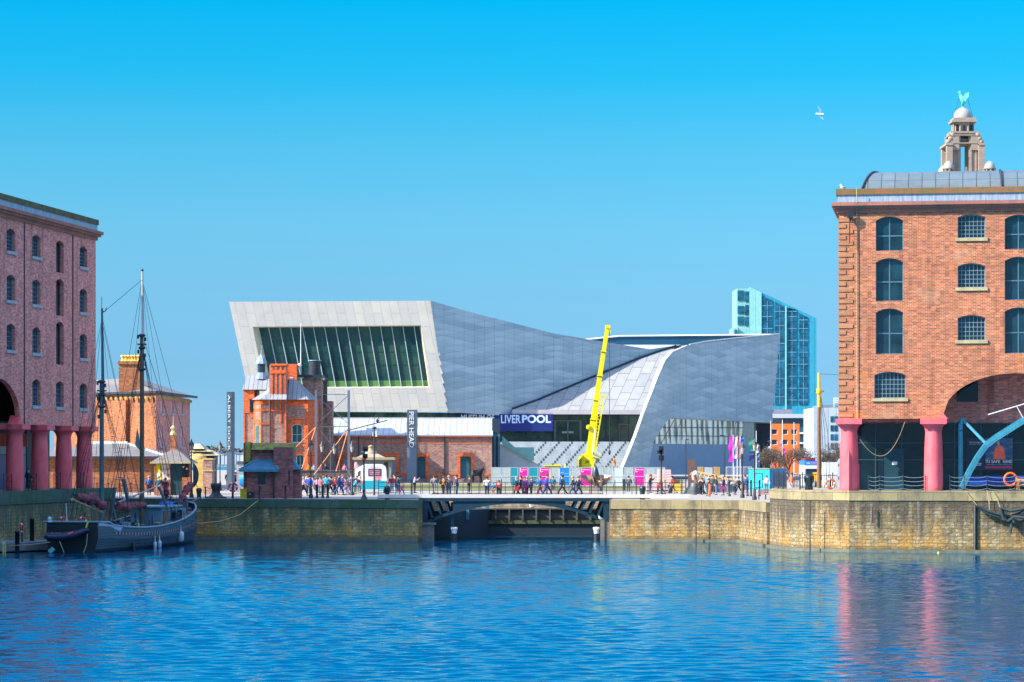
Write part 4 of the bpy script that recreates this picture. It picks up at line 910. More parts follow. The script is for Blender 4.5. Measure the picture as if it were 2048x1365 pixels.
mb = MB(); hexpx(mb, 237.5, 279.5, 728, 786, 315, 1.9); mb.box(ax(235.5, 314.8), ax(281.5, 314.8), 314.8, 317.1, az(729, 315), az(722.5, 315)); ch = mb.build('chimney', M['brick_o'], hb)
for k in range(6):
    x = 246+k*6.2; mb = MB(); mb.lathe(at(x, 722.5, 316), [(.28, 0), (.2, .1), (.2, .45), (.28, .5), (.28, .64), (.2, .68)], 10); mb.build('chimney_pot', pl((.75, .52, .10), .7), ch)
# --- kiosk
D = 262
kk = root('kiosk', at(345, 990, D), 'small kiosk with hipped slate roof and poster boards beside the schooner mast', 'kiosk')
mb = MB(); hexpx(mb, 308, 341, 962, 995, D, .3); hexpx(mb, 364, 381, 955, 995, D, .3); hexpx(mb, 308, 381, 925, 990, D+2.8, .2); hexpx(mb, 308, 311, 925, 962, D, .3); hexpx(mb, 378, 381, 925, 955, D, .3); mb.build('wall', M['brick_o'], kk)
mb = MB(); hexpx(mb, 311, 322.5, 929, 961, D+.1, .1); hexpx(mb, 323.5, 340, 929, 961, D+.1, .1, 1); hexpx(mb, 313, 320, 946, 953, D+.06, .03, 2)
for k in range(5): hexpx(mb, 325+(k % 2)*8, 331+(k % 2)*8, 931+k*6, 935+k*6, D+.06, .03, 2+k % 2)
mb.build('poster', [pl((.85, .65, .02), .5), pl((.72, .58, .44), .6, .3, 3), pl((.75, .72, .7), .5), pl((.65, .12, .10), .5)], kk)
mb = MB(); hexpx(mb, 341, 364, 926, 994, D+.2, .1); mb.build('doorway', pl((.01, .05, .06), .5), kk)
mb = MB(); hexpx(mb, 364, 378, 926, 955, D+.1, .1); kb = mb.build('display_board', M['black'], kk)
for x, y in ((367, 934), (374, 938)): mb = MB(); mb.ball(at(x, y, D+.05), .11, 8, 0, (1, .3, 1)); mb.build('badge', pl((.7, .6, .45), .5), kb)
e = az(925, D); mb = MB(); xa, xb = ax(302, D), ax(386, D); tz = az(900, D+1.4)
A = [V((xa, D-.6, e)), V((xb, D-.6, e)), V((xb, D+3.6, e)), V((xa, D+3.6, e))]; T = [V((ax(343, D+1.4), D+1.2, tz)), V((ax(356, D+1.4), D+1.2, tz)), V((ax(356, D+1.4), D+1.9, tz)), V((ax(343, D+1.4), D+1.9, tz))]
for k in range(4): mb.poly([A[k], A[(k+1) % 4], T[(k+1) % 4], T[k]])
mb.poly(T); mb.poly([a-V((0, 0, .1)) for a in A]); mb.build('roof', M['slates'], kk)
mb = MB(); mb.bar(A[0]-V((0, 0, .06)), A[1]-V((0, 0, .06)), .12); mb.bar(A[1]-V((0, 0, .06)), A[2]-V((0, 0, .06)), .12); mb.build('gutter', M['sill'], kk)
mb = MB(); c = at(346.5, 900, 276); mb.box(c.x-.24*1.15, c.x+.24*1.15, c.y-.3, c.y+.3, G, az(870, 276)); fs = mb.build('brick_stack', M['brick_o']); tag(fs, 'slim brick finial pillar with yellow stone crown rising behind the kiosk roof', 'pillar')
mb = MB(); mb.lathe((c.x, c.y, az(870, 276)), [(.34, 0), (.34, .12), (.2, .3), (.16, .5), (.28, .62), (.28, .75), (.12, .85), (.03, 1.0), (.02, 1.9)], 10); mb.build('crown', pl((.62, .48, .2), .7), fs)
# --- arch gateway
D = 272
ga = root('stone_gateway', at(405, 988, D), 'yellow stone gateway with large round arch opening beside the kiosk', 'gateway')
Fg = Fr((ax(384, D), D), 0); U = lambda x: ax(x, D)-ax(384, D)
mb = MB(); zc = az(951, D)
n = 16; arc = [Fg.p(U(381)+ (U(397.5)-U(381))*math.cos(t), 0, zc+(az(926, D)-zc)*math.sin(t)*1.05) for t in [math.pi/2*(k/n*2-1) for k in range(n+1)]]
outer = [Fg.p(U(407), 0, G)] + [Fg.p(U(407), 0, az(920, D)), Fg.p(U(384), 0, az(920, D))]
mb.ruled(arc, [Fg.p(U(407), 0, a.z) for a in arc], 2, 0, False); mb.poly([Fg.p(U(381), 0, arc[-1].z), Fg.p(U(407), 0, arc[-1].z), Fg.p(U(407), 0, az(919, D)), Fg.p(U(381), 0, az(919, D))]); mb.ruled(arc, [a+V((0, 2, 0)) for a in arc], 1, 0)
mb.poly([Fg.p(U(381), 0, G), Fg.p(U(407), 0, G), Fg.p(U(407), 0, arc[0].z), Fg.p(U(381), 0, arc[0].z)])
mb.build('arch', M['stone_y'], ga)
mb = MB(); hexpx(mb, 407, 424, 919, 990, D+.02, 2.5); mb.build('pier', M['brick_m'], ga)
mb = MB(); mb.lathe(Fg.p(U(394), 1.2, az(920, D)), [(.85, 0), (.85, .12), (.75, .35), (.5, .55), (.15, .62)], 14); hexpx(mb, 405.5, 425.5, 940, 943, D-.06, 2.6); hexpx(mb, 405.5, 425.5, 917, 920, D-.06, 2.6); mb.build('coping', M['stone_y'], ga)
D = 300
pv = root('pavilion', at(410, 975, D), 'pavilion with tiered tan roof behind the yellow stone gateway', 'pavilion')
mb = MB()
for (a, b, c, d_, y0, y1) in ((378, 441, 386, 424, 911, 903), (380, 424, 386, 408, 903.5, 897.5), (382, 409, 388, 400, 898, 888)):
    q0, q1, q2, q3 = at(a, y0, D), at(b, y0, D), at(d_, y1, D+1), at(c, y1, D+1); w_ = V((0, 4, 0)); w2 = V((0, 2, 0))
    mb.hexa([q0, q1, q1+w_, q0+w_, q3, q2, q2+w2, q3+w2])
mb.build('roof', pl((.52, .42, .24), .8, .15, 2, name='tan_roof'), pv)
mb = MB(); hexpx(mb, 386, 428, 911.5, 985, D+1, 3); mb.build('wall', pl((.05, .07, .07), .7), pv)
# --- tall wayfinding signs
def sign(word, x0, x1, x2, yt, yb, ysp, d, label, fith, bare):
    w = ax(x1, d)-ax(x0, d); dz = az(yt, d); r = root('tall_sign', (ax(x0, d), d, G), label, 'sign')
    F = Fr((ax(x0, d), d), -.0)
    q0, q1 = V((ax(x0, d), d, 0)), V((ax(x1, d), d+.05, 0)); q2 = V((ax(x2, d+.9), d+.9, 0))
    mb = MB(); mb.hexa([q+V((0, 0, G)) for q in (q0, q1, q2, q0+q2-q1)]+[q+V((0, 0, dz)) for q in (q0, q1, q2, q0+q2-q1)]); mb.build('panel', pl((.085, .11, .14), .45, .08, 1, name='slate_grey_panel'), r)
    if bare: mb = MB(); mb.poly([q0+V((0, -.02, G)), q1+V((0, -.02, G)), q1+V((0, -.02, az(ysp, d))), q0+V((0, -.02, az(ysp, d)))]); mb.build('lower_panel', pl((.13, .17, .21), .4, .06, 1), r)
    t = text(word, 1, M['white'], 'lettering', r, F, u=w*.22, z=az(yt+fith[0], d), w=-.03, rot=True, ext=.012)
    # scale text to fit
    zs = [v.co.z for v in t.data.vertices]; us = [v.co.x for v in t.data.vertices]; H_ = (fith[1]-fith[0])/FX*d
    zmax, hz = max(zs), max(zs)-min(zs); u0, hu_ = min(us), max(us)-min(us)
    for v in t.data.vertices: v.co.z = zmax-(zmax-v.co.z)*H_/hz; v.co.x = w*.24+(v.co.x-u0)*w*.5/hu_
    return r
sign('PIER HEAD', 814, 832.5, 835, 820, 0, 895, 388, 'tall dark grey vertical sign reading PIER HEAD in front of the white-roofed shed', (4, 75), True)
sign('ALBERT DOCK', 453.5, 463, 469.5, 784, 0, 905, 298, 'tall slim slate sign reading ALBERT DOCK against the sky left of the orange brick house', (6, 118), True)
# --- gabled pump-house style building in orange brick
D = 380
pf = root('brick_pilot_house', at(560, 960, D), 'ornate orange and mottled brick building with tall chimneys and zinc roof', 'building')
Fp = Fr((ax(510, D), D), 0); U = lambda x: ax(x, D)-ax(510, D); Z = lambda y: az(y, D)
def opx(x0, x1, y0, y1, r=0): return dict(u0=U(x0), u1=U(x1), z0=Z(y1), z1=Z(y0), rise=r)
ops = [opx(583, 605, 848, 886, .35), opx(592, 608, 909, 948, .3)]
mb = MB(); facade(mb, Fp, U(540), U(616), G, Z(799), ops, .3); mb.build('front_wall', M['brick_m'], pf)
for o in ops: window(pf, Fp, o, 2, 2, depth=.3, ins=.1, fr=.11, fm=M['white'], pm=glass('green_sash_glass', (.02, .09, .09)), sill=False)
tr = MB()   # terracotta surrounds, courses and quoins proud of the wall
for o, g in zip(ops, (.5, .45)):
    a, b, z0, z1 = o['u0'], o['u1'], o['z0'], o['z1']; r = o['rise']
    tr.bx(Fp, a-g, a, -.06, .02, z0, z1-r); tr.bx(Fp, b, b+g, -.06, .02, z0, z1-r)
    n = 8
    for k in range(n):
        u0, u1 = a-g+(b-a+2*g)*k/n, a-g+(b-a+2*g)*(k+1)/n
        lo = [arcz(min(max(u, a), b), o) for u in (u0, u1)]; hi = [z1-r+.2+(r+.35)*(1-((u-(a+b)/2)/((b-a)/2+g))**2) for u in (u0, u1)]
        tr.hexa([Fp.p(u0, -.06, lo[0]), Fp.p(u1, -.06, lo[1]), Fp.p(u1, .02, lo[1]), Fp.p(u0, .02, lo[0]), Fp.p(u0, -.06, hi[0]), Fp.p(u1, -.06, hi[1]), Fp.p(u1, .02, hi[1]), Fp.p(u0, .02, hi[0])])
for (x0, x1, y0, y1) in ((540, 616, 799, 812), (540, 616, 836, 839)): tr.bx(Fp, U(x0), U(x1), -.08, .02, Z(y1), Z(y0))
for k in range(22):
    if k % 2 == 0: tr.bx(Fp, U(609.5), U(616), -.07, .02, Z(812+k*6.6+6), Z(812+k*6.6))
    else: tr.bx(Fp, U(613), U(616), -.07, .02, Z(812+k*6.6+6), Z(812+k*6.6))
tr.bx(Fp, U(575), U(616), -.1, .02, Z(893), Z(889))
for k in range(26): tr.bx(Fp, U(576)+k*.1*U(511)*4.0 if False else U(576+k*1.55), U(576.8+k*1.55), -.12, .02, Z(805), Z(801))
tr.build('terracotta_trim', M['terra'], pf)
# chimney breast
mb = MB(); mb.bx(Fp, U(540), U(573.5), -.9, 1.6, G, Z(731)); mb.build('chimney_breast', M['brick_m'], pf)
mb = MB()
for x in (543, 551.5, 560.5, 569.5): mb.bx(Fp, U(x), U(x+3.7), -1.02, -.88, Z(822 if x not in (560.5,) else 845), Z(731))
for y0, y1 in ((728.5, 733), (741, 748), (820, 823)): mb.bx(Fp, U(542), U(574.5), -1.1, -.88, Z(y1), Z(y0))
mb.bx(Fp, U(541.5), U(575), -1.15, 1.8, Z(732), Z(729)); mb.bx(Fp, U(543), U(546), -1.0, -.88, G, Z(822)); mb.bx(Fp, U(570), U(573.5), -1.0, -.88, G, Z(822)); mb.build('chimney_ribs', M['terra'], pf)
mb = MB(); mb.bx(Fp, U(566), U(590), 3, 5, Z(765), Z(727)); mb.build('rear_chimney', M['terra'], pf)
# bay left (octagonal)
mb = MB(); pb = [Fp.p(U(573), 0, 0), Fp.p(U(540), -1.2, 0), Fp.p(U(524), -1.4, 0), Fp.p(U(505), 1.6, 0), Fp.p(U(505), 6, 0)]
mb.ruled([p+V((0, 0, G)) for p in pb[1:]], [p+V((0, 0, Z(800))) for p in pb[1:]], 1, 0, False); mb.build('bay_wall', M['brick_m'], pf)
mb = MB()
c_ = [p+V((0, -.07, 0)) for p in pb[1:]]
for y0, y1 in ((799, 809), (818, 823), (846, 850)): mb.ruled([p+V((0, 0, Z(y1))) for p in c_], [p+V((0, 0, Z(y0))) for p in c_], 1, 0, False)
for a, b in ((.0, .2), (.8, 1)):
    p0, p1 = c_[1].lerp(c_[2], a), c_[1].lerp(c_[2], b); mb.poly([p0+V((0, 0, G)), p1+V((0, 0, G)), p1+V((0, 0, Z(800))), p0+V((0, 0, Z(800)))])
p0, p1, pm = c_[1].lerp(c_[2], .2), c_[1].lerp(c_[2], .8), c_[1].lerp(c_[2], .5)
mb.poly([p0+V((0, -.02, Z(850))), p1+V((0, -.02, Z(850))), p1+V((0, -.02, Z(842))), pm+V((0, -.02, Z(836))), p0+V((0, -.02, Z(842)))]); mb.build('bay_trim', M['terra'], pf)
p0, p1 = c_[1].lerp(c_[2], .32), c_[1].lerp(c_[2], .72); mb = MB(); mb.hexa([p0+V((0, -.05, Z(888))), p1+V((0, -.05, Z(888))), p1+V((0, .1, Z(888))), p0+V((0, .1, Z(888))), p0+V((0, -.05, Z(852))), p1+V((0, -.05, Z(852))), p1+V((0, .1, Z(852))), p0+V((0, .1, Z(852)))]); mb.build('bay_window', glass('bay_glass', (.05, .16, .18)), pf)
mb = MB(); top_ = Fp.p(U(573), 2.5, Z(750)); pe = [p+V((0, -.3, Z(800))) for p in (Fp.p(U(575), -1.6, 0), Fp.p(U(541), -1.6, 0), Fp.p(U(523), -1.8, 0), Fp.p(U(501.5), 1.6, 0), Fp.p(U(503), 7, 0))]
for k in range(4): mb.poly([pe[k], pe[k+1], top_])
pr = [Fp.p(U(573), -.4, Z(799.5)), Fp.p(U(618), -.4, Z(799.5)), Fp.p(U(632), 3, Z(799.5)), Fp.p(U(632), 9, Z(799.5))]; t2 = Fp.p(U(576), 3.5, Z(746))
for k in range(3): mb.poly([pr[k], pr[k+1], t2])
mb.poly([pr[3], Fp.p(U(540), 9, Z(799.5)), t2]); mb.build('zinc_roof', M['roof_zinc'], pf)
# right shaded part and back block with tank
mb = MB(); mb.poly([Fp.p(U(616), 0, G), Fp.p(U(632), 3, G), Fp.p(U(632), 3, Z(799)), Fp.p(U(616), 0, Z(799))]); mb.poly([Fp.p(U(632), 3, G), Fp.p(U(634), 12, G), Fp.p(U(634), 12, Z(799)), Fp.p(U(632), 3, Z(799))]); mb.build('side_wall', M['terra'], pf)
mb = MB(); mb.bx(Fp, U(601), U(638), 5, 11, G, Z(753)); mb.bx(Fp, U(640) if False else U(632), U(656), 9, 12, G, Z(800)); mb.build('rear_block', M['brick_m'], pf)
mb = MB(); mb.bx(Fp, U(590), U(639), 4.6, 11.4, Z(753), Z(748)); mb.build('rear_parapet', M['iron_blue'], pf)
c = Fp.p(U(622), 7, Z(748)); mb = MB(); mb.lathe(c, [(.84, 0), (.84, 2.0)], 16); mb.lathe(c+V((0, 0, 2.0)), [(.95, 0), (.95, .12)], 16, 1); mb.build('water_tank', [M['iron'], M['lead']], pf)
mb = MB(); mb.lathe(Fp.p(U(647.5), 3, Z(815)), [(.3, 0), (.3, 3.6), (.42, 3.65), (.42, 4.1), (.3, 4.12)], 12); mb.build('flue', M['iron'], pf)
c = Fp.p(U(596), 5, Z(748)); mb = MB(); mb.tube([c, c+V((0, 0, 7.2))], [.10, .04], 6); mb.build('flagpole', M['white'], pf); mb = MB(); mb.ball(c+V((-.15, -.3, 1.3)), .32, 10); mb.build('dish', M['white'], pf)
# left turret wing
mb = MB(); mb.bx(Fp, U(485), U(506), 2, 10, G, Z(779)); mb.build('left_wall', M['brick_m'], pf)
mb = MB(); mb.bx(Fp, U(484), U(506), 1.9, 2.0, Z(826), Z(779)); mb.bx(Fp, U(484), U(487), 1.85, 2.0, G, Z(826)); mb.bx(Fp, U(498), U(510), 1.9, 2.0, Z(836), Z(826)); mb.build('left_trim', M['terra'], pf)
mb = MB(); mb.bx(Fp, U(497), U(505), 1.8, 1.88, Z(824), Z(798)); mb.build('left_window', M['pane'], pf)
mb = MB(); q_ = [Fp.p(U(482), 1.6, Z(779)), Fp.p(U(508), 1.6, Z(779)), Fp.p(U(545), 1.6, Z(779)), Fp.p(U(545), 4.5, Z(749)), Fp.p(U(488), 4.5, Z(749))]; mb.poly([q_[0], q_[2], q_[3], q_[4]]); mb.poly([q_[0], q_[4], Fp.p(U(482), 9, Z(779))]); mb.poly([q_[4], q_[3], Fp.p(U(545), 9, Z(779)), Fp.p(U(482), 9, Z(779))]); mb.build('left_roof', M['roof_zinc'], pf)
c = Fp.p(U(517.5), 4, Z(757)); mb = MB(); mb.lathe(c, [(.75, 0), (.6, .9)], 8, 0, False); mb.lathe(c+V((0, 0, .9)), [(.55, 0), (.55, 1.2)], 8, 1, False); mb.lathe(c+V((0, 0, 2.1)), [(.85, 0), (.8, .25), (.55, .8), (.2, 1.2), (.05, 1.5), (.03, 2.7)], 8, 0, False); mb.build('cupola', [M['lead'], M['iron_blue']], pf)
mb = MB(); mb.bar(c+V((-.35, 0, 4.2)), c+V((.35, 0, 4.2)), .05); mb.tube([c+V((0, 0, 4.8)), c+V((.1, 0, 5.0))], [.1, .02], 5); mb.build('weathervane', M['iron'], pf)
# --- shed with white ribbed roof
D = 392
sh = root('brick_shed', at(800, 964, D), 'long low mottled brick shed with ribbed white metal roof', 'shed')
Fs = Fr((ax(618, D), D), 0); U = lambda x: ax(x, D)-ax(618, D); Z = lambda y: az(y, D)
ops = [opx(834.5, 851, 913, 957, .18), opx(920.5, 942, 913, 957, .18), opx(774, 792, 913, 946, .15), opx(687, 700, 913, 957, .15), opx(652, 676, 917, 955, .15)]
mb = MB(); facade(mb, Fs, 0, U(984), G, Z(870), ops, .4); mb.poly([Fs.p(U(984), 0, G), Fs.p(U(984), 16, G), Fs.p(U(984), 16, Z(870)), Fs.p(U(984), 8, Z(835.5)), Fs.p(U(984), 0, Z(870))]); mb.build('wall', M['brick_m'], sh)
for o in ops[:2]:
    mb = MB(); mb.bx(Fs, o['u0'], o['u1'], .3, .4, o['z0'], o['z1']-.02)
    for k in range(5): mb.bx(Fs, o['u0'], o['u1'], .26, .3, o['z1']-.9+k*.14, o['z1']-.84+k*.14)
    mb.build('door', pl((.02, .10, .12), .5, .2, 2), sh)
for o in ops[2:]: window(sh, Fs, o, 2, 4, depth=.4, fm=M['frame_grey'], pm=pl((.25, .28, .30), .4), sill=False)
tr = MB()
for o in ops:
    a, b, z0, z1, g = o['u0'], o['u1'], o['z0'], o['z1'], .42
    tr.bx(Fs, a-g, a, -.06, .02, z0, z1); tr.bx(Fs, b, b+g, -.06, .02, z0, z1); tr.bx(Fs, a-g, b+g, -.07, .02, z1-.03, z1+.42)
tr.bx(Fs, 0, U(984), -.08, .02, Z(877.5), Z(870)); tr.bx(Fs, 0, U(984), -.05, .015, Z(888), Z(886.8))
for x0, x1 in ((795, 834), (855, 920), (945, 984)): tr.bx(Fs, U(x0) if x0 != 795 else U(796), U(x1)-.42, -.05, .02, Z(951), Z(947))
tr.build('terracotta_trim', M['terra'], sh)
mb = MB(); ovh = .35
mb.poly([Fs.p(-1, -ovh, Z(871.3)), Fs.p(U(986), -ovh, Z(871.3)), Fs.p(U(984), 8, Z(835.5)), Fs.p(-1, 8, Z(835.5))]); mb.poly([Fs.p(-1, 8, Z(835.5)), Fs.p(U(984), 8, Z(835.5)), Fs.p(U(986), 16.3, Z(871)), Fs.p(-1, 16.3, Z(871))]); mb.build('roof', M['roof_white'], sh)
mb = MB(); mb.bx(Fs, -1, U(986), -ovh-.12, -ovh, Z(873), Z(870.4)); mb.bar(Fs.p(-1, 8, Z(835)), Fs.p(U(985), 8, Z(835)), .3, .2); mb.build('gutter', pl((.3, .32, .32), .5), sh)
for x in (716, 888): mb = MB(); mb.bx(Fs, U(x), U(x+2.6), -.2, -.0, G+1, Z(873)); mb.build('downpipe', M['iron'], sh)
mb = MB(); mb.bx(Fs, U(984), U(999), 2, 9, G, Z(838)); mb.build('end_block', pl((.015, .03, .05), .5), sh)
mb = MB(); mb.bx(Fs, U(987), U(991), 1.7, 2, Z(955), Z(868)); mb.bx(Fs, U(996), U(1000), 1.6, 2, Z(955), Z(868)); mb.prism([Fs.p(U(985), 1.9, Z(872)), Fs.p(U(996.5), 1.9, Z(872)), Fs.p(U(999), 6, Z(838)), Fs.p(U(991), 6, Z(838))], (0, .3, 0), 1); mb.build('end_posts', [pl((.02, .13, .2), .4), M['roof_white']], sh)
# --- round headed stone kiosk behind the van
D = 340
sk_ = root('stone_kiosk', at(745, 975, D), 'pale stone domed kiosk behind the ice cream van', 'kiosk')
mb = MB(); hexpx(mb, 708, 782, 920, 985, D, 4); mb.build('wall', pl((.26, .24, .20), .8, .15, 2), sk_)
mb = MB(); hexpx(mb, 703, 789, 915, 920, D-.5, 5); mb.hexa([at(713, 915, D), at(770, 915, D), at(770, 915, D+4), at(713, 915, D+4), at(728, 908, D+1), at(756, 908, D+1), at(756, 908, D+3), at(728, 908, D+3)]); mb.lathe(at(742, 908, D+2), [(.8, 0), (.75, .3), (.35, .45), (.3, .8), (.42, .9), (.1, 1.1)], 12); mb.build('roof', pl((.34, .28, .17), .8, .15, 2), sk_)
mb = MB(); hexpx(mb, 768, 776, 925, 955, D-.06, .1); mb.build('door', M['iron'], sk_)
# --- small brick gauge cabin on the quay
D = 243.5
cb = root('brick_cabin', at(545, 997, D), 'small shaded brick cabin with blue tiled hipped roof at the quay edge', 'cabin')
mb = MB(); hexpx(mb, 493.5, 547, 940, 998, D, 2.2); mb.build('wall', M['brick_dk'], cb)
mb = MB(); hexpx(mb, 547.2, 586, 895, 998, D-.15, 2.6); hexpx(mb, 586.2, 601, 938, 998, D+.3, 1.8)
c0, c1 = ax(491, D+2.3), ax(585, D+2.3); mb.box(ax(503, D), ax(585.5, D), D+.45, D+3.4, az(945, D), az(900, D)); mb.box(c0-.1, ax(501, D), D+1.5, D+2.2, G, az(886, D))
mb.build('upper_wall', M['brick_dk'], cb)
mb = MB(); n = 8
A = [V((ax(503, D)-.02, D-.2+2.1*k/n if False else D+.0+3.4*k/n, az(900, D)+.62*math.sin(math.pi*k/n))) for k in range(n+1)]; B = [V((ax(586.5, D), a.y, a.z)) for a in A]
mb.ruled(A, B, 1); mb.poly(A); mb.poly(B); mb.build('rounded_top', pl((.16, .17, .03), .9, .5, 2, name='mossy_render'), cb)
mb = MB(); e = az(939.5, D); A = [V((ax(480, D), D-.5, e)), V((ax(558, D), D-.5, e)), V((ax(556, D), D+2.6, e)), V((ax(484, D), D+2.6, e))]; T = V((ax(533, D), D+1.1, az(905, D)))
for k in range(4): mb.poly([A[k], A[(k+1) % 4], T])
mb.poly(A); A2 = [V((ax(586.5, D), D-.1, e+.05)), V((ax(600, D), D-.1, e)), V((ax(600, D), D+2.2, e)), V((ax(586.5, D), D+2.2, e+.05))]; mb.poly([V((ax(586.2, D), D, az(921, D))), V((ax(600, D), D-.2, e)), V((ax(586.2, D), D-.2, e))]); mb.poly([V((ax(586.2, D), D, az(921, D))), V((ax(600, D), D-.2, e)), V((ax(600, D), D+2, e)), V((ax(586.2, D), D+2, az(921, D)))])
mb.build('roof', M['slates_blue'], cb)
mb = MB(); mb.bar(A[0]-V((0, 0, .1)), A[1]-V((0, 0, .1)), .16, .2); mb.bar(T, A[1], .16, .12); mb.bar(T, A[0], .16, .12); mb.build('fascia', M['steel_teal'], cb)
for q_, n_ in (((516, 531, 943, 969, D-.04, .1), 'window'), ((546, 549, 943, 998, D-.25, .1), 'downpipe'), ((577, 579, 941, 970, D-.2, .04), 'slot')): mb = MB(); hexpx(mb, *q_); mb.build(n_, M['pane_deep'], cb)
mb = MB(); hexpx(mb, 491, 501, 884, 888, D+1.4, .9); hexpx(mb, 490.5, 501, 888, 925, D+1.38, .1); mb.build('moss_post', pl((.34, .30, .05), .9, .35, 2), cb)
# --- info pillar with screen behind the cabin
D = 268
ip = root('ticket_machine', at(480, 990, D), 'grey metal information booth with a bright coloured screen left of the cabin', 'booth')
mb = MB(); hexpx(mb, 473, 498, 930, 985, D, 1.4); mb.build('body', pl((.30, .31, .31), .5), ip)
mb = MB(); hexpx(mb, 473.5, 492, 923, 929, D-.1, 1.6)
for k in range(3): hexpx(mb, 474, 490, 932+k*3, 933.5+k*3, D-.08, .06, 1)
mb.build('louvres', [pl((.08, .09, .10), .5), pl((.6, .6, .58), .5)], ip)
q = N('coloured_screen'); s_ = q.n('ShaderNodeSeparateXYZ', Vector=q.uv(obj=True)); c = q.ramp(q.math('MULTIPLY', q.math('ADD', s_.outputs[2], q.math('MULTIPLY', q.noise(q.uv(obj=True), 3, 3), .5)), .45), [(.0, (.8, .6, .05)), (.25, (.8, .05, .12)), (.5, (.02, .08, .7)), (.75, (.02, .35, .75)), (1, (.3, .75, .8))])
mb = MB(); hexpx(mb, 479, 492, 951, 970, D-.12, .1); mb.build('screen', q.fin(c, .4), ip)
# ================================================================ PEOPLE
def skin(name, vs, es, rs, sub=1):
    me = bpy.data.meshes.new(name); me.from_pydata(vs, es, []); ob = bpy.data.objects.new(name, me); COL.objects.link(ob)
    sm = ob.modifiers.new('s', 'SKIN'); sm.use_smooth_shade = True
    for i, r in enumerate(rs):
        d = me.skin_vertices[0].data[i]; d.radius = (r, r) if not isinstance(r, tuple) else r; d.use_root = (i == 0)
    if sub: m = ob.modifiers.new('u', 'SUBSURF'); m.levels = m.render_levels = sub
    dg = bpy.context.evaluated_depsgraph_get(); out = bpy.data.meshes.new_from_object(ob.evaluated_get(dg)); out.name = name
    bpy.data.objects.remove(ob); bpy.data.meshes.remove(me); return out
def person_meshes(pose):
    """faces +x. returns dict of meshes: body (continuous), jacket, trousers, hair, shoes"""
    st = dict(stand=0, walk=.28, stride=.36, photo=0, lean=0)[pose]; ln = .12 if pose == 'lean' else .03
    hipL, hipR = (0, .09, .92), (0, -.09, .92)
    kL, kR = (st*.65+.02, .09, .5), (-st*.35+.03, -.09, .5); aL, aR = (st, .09, .09), (-st*1.05, -.09, .12 if st else .09)
    pel, wst, chs, nck, hd = (0, 0, .98), (ln*.3, 0, 1.12), (ln, 0, 1.35), (ln+.01, 0, 1.5), (ln+.03, 0, 1.63)
    shL, shR = (ln, .19, 1.42), (ln, -.19, 1.42)
    if pose == 'photo': eL, wL, eR, wR = (.12+ln, .26, 1.2), (.34, .1, 1.42), (.12+ln, -.26, 1.2), (.34, -.1, 1.42)
    elif pose == 'lean': eL, wL, eR, wR = (.1, .25, 1.2), (.32, .16, 1.08), (.1, -.25, 1.2), (.32, -.16, 1.08)
    else:
        s = st*.7; eL, wL, eR, wR = (-s*.6, .25, 1.15), (-s*.8+.1, .26, .93), (s*.5, -.25, 1.15), (s*1.1+.1, -.26, .97)
    def add(a, b): return tuple(x+y for x, y in zip(a, b))
    def mixp(a, b, t): return tuple(x+(y-x)*t for x, y in zip(a, b))
    B = [pel, wst, chs, nck, hd, add(hd, (.01, 0, .1)), shL, eL, wL, shR, eR, wR, hipL, kL, aL, add(aL, (.15, .01, -.045)), hipR, kR, aR, add(aR, (.15, -.01, -.045))]
    dL = V(wL)-V(eL); dL.normalize(); dR = (V(wR)-V(eR)).normalized()
    n0 = len(B); hands = []
    E = [(0, 1), (1, 2), (2, 3), (3, 4), (4, 5), (2, 6), (6, 7), (7, 8), (2, 9), (9, 10), (10, 11), (0, 12), (12, 13), (13, 14), (14, 15), (0, 16), (16, 17), (17, 18), (18, 19)]
    Rr = [.11, .1, .12, .05, (.085, .1), (.07, .08), .055, .04, .03, .055, .04, .03, .085, .055, .04, .03, .085, .055, .04, .03]
    for (w, d, wi, sy) in ((wL, dL, 8, 1), (wR, dR, 11, -1)):
        palm = V(w)+d*.07; B.append(tuple(palm)); Rr.append((.02, .036)); E.append((wi, len(B)-1)); pi_ = len(B)-1
        side_ = d.cross(V((0, 1, 0))).normalized()
        for k, l in enumerate((.075, .085, .08, .06)):
            f = palm+d*.03+side_*(k-1.5)*.019; B.append(tuple(f+d*l*.5)); Rr.append(.009); E.append((pi_, len(B)-1)); B.append(tuple(f+d*l*.85+V((.01, -sy*.015, 0)))); Rr.append(.008); E.append((len(B)-2, len(B)-1))
        B.append(tuple(V(w)+d*.05+V((.045, -sy*.01, 0)))); Rr.append(.01); E.append((wi, len(B)-1))
    body = skin('body', B, E, Rr, 1)
    J = [(0, 0, .93), (0, 0, 1.0), wst, chs, mixp(chs, nck, .65), shL, eL, mixp(eL, wL, .92), shR, eR, mixp(eR, wR, .92)]
    jacket = skin('jacket', J, [(0, 1), (1, 2), (2, 3), (3, 4), (3, 5), (5, 6), (6, 7), (3, 8), (8, 9), (9, 10)], [(.14, .185), (.14, .18), (.13, .165), (.135, .18), (.075, .085), .085, .065, .05, .085, .065, .05], 1)
    T = [pel, hipL, kL, mixp(kL, aL, .85), hipR, kR, mixp(kR, aR, .85)]
    trou = skin('trousers', T, [(0, 1), (1, 2), (2, 3), (0, 4), (4, 5), (5, 6)], [(.12, .15), .105, .075, .06, .105, .075, .06], 1)
    mb = MB(); c = V(hd)+V((-.02, 0, .07)); mb.ball(c, .118, 10, 0, (1, .95, 1.05)); hair = mb
    # cut the front of the hair so that the face shows
    fm = MB(); 
    for f, m, s in zip(hair.f, hair.m, hair.sm):
        ctr = sum((hair.v[i] for i in f), V())/len(f)
        if ctr.x-c.x > .035 and ctr.z < c.z+.03: continue
        fm.poly([hair.v[i] for i in f], 0, True)
    sh = MB()
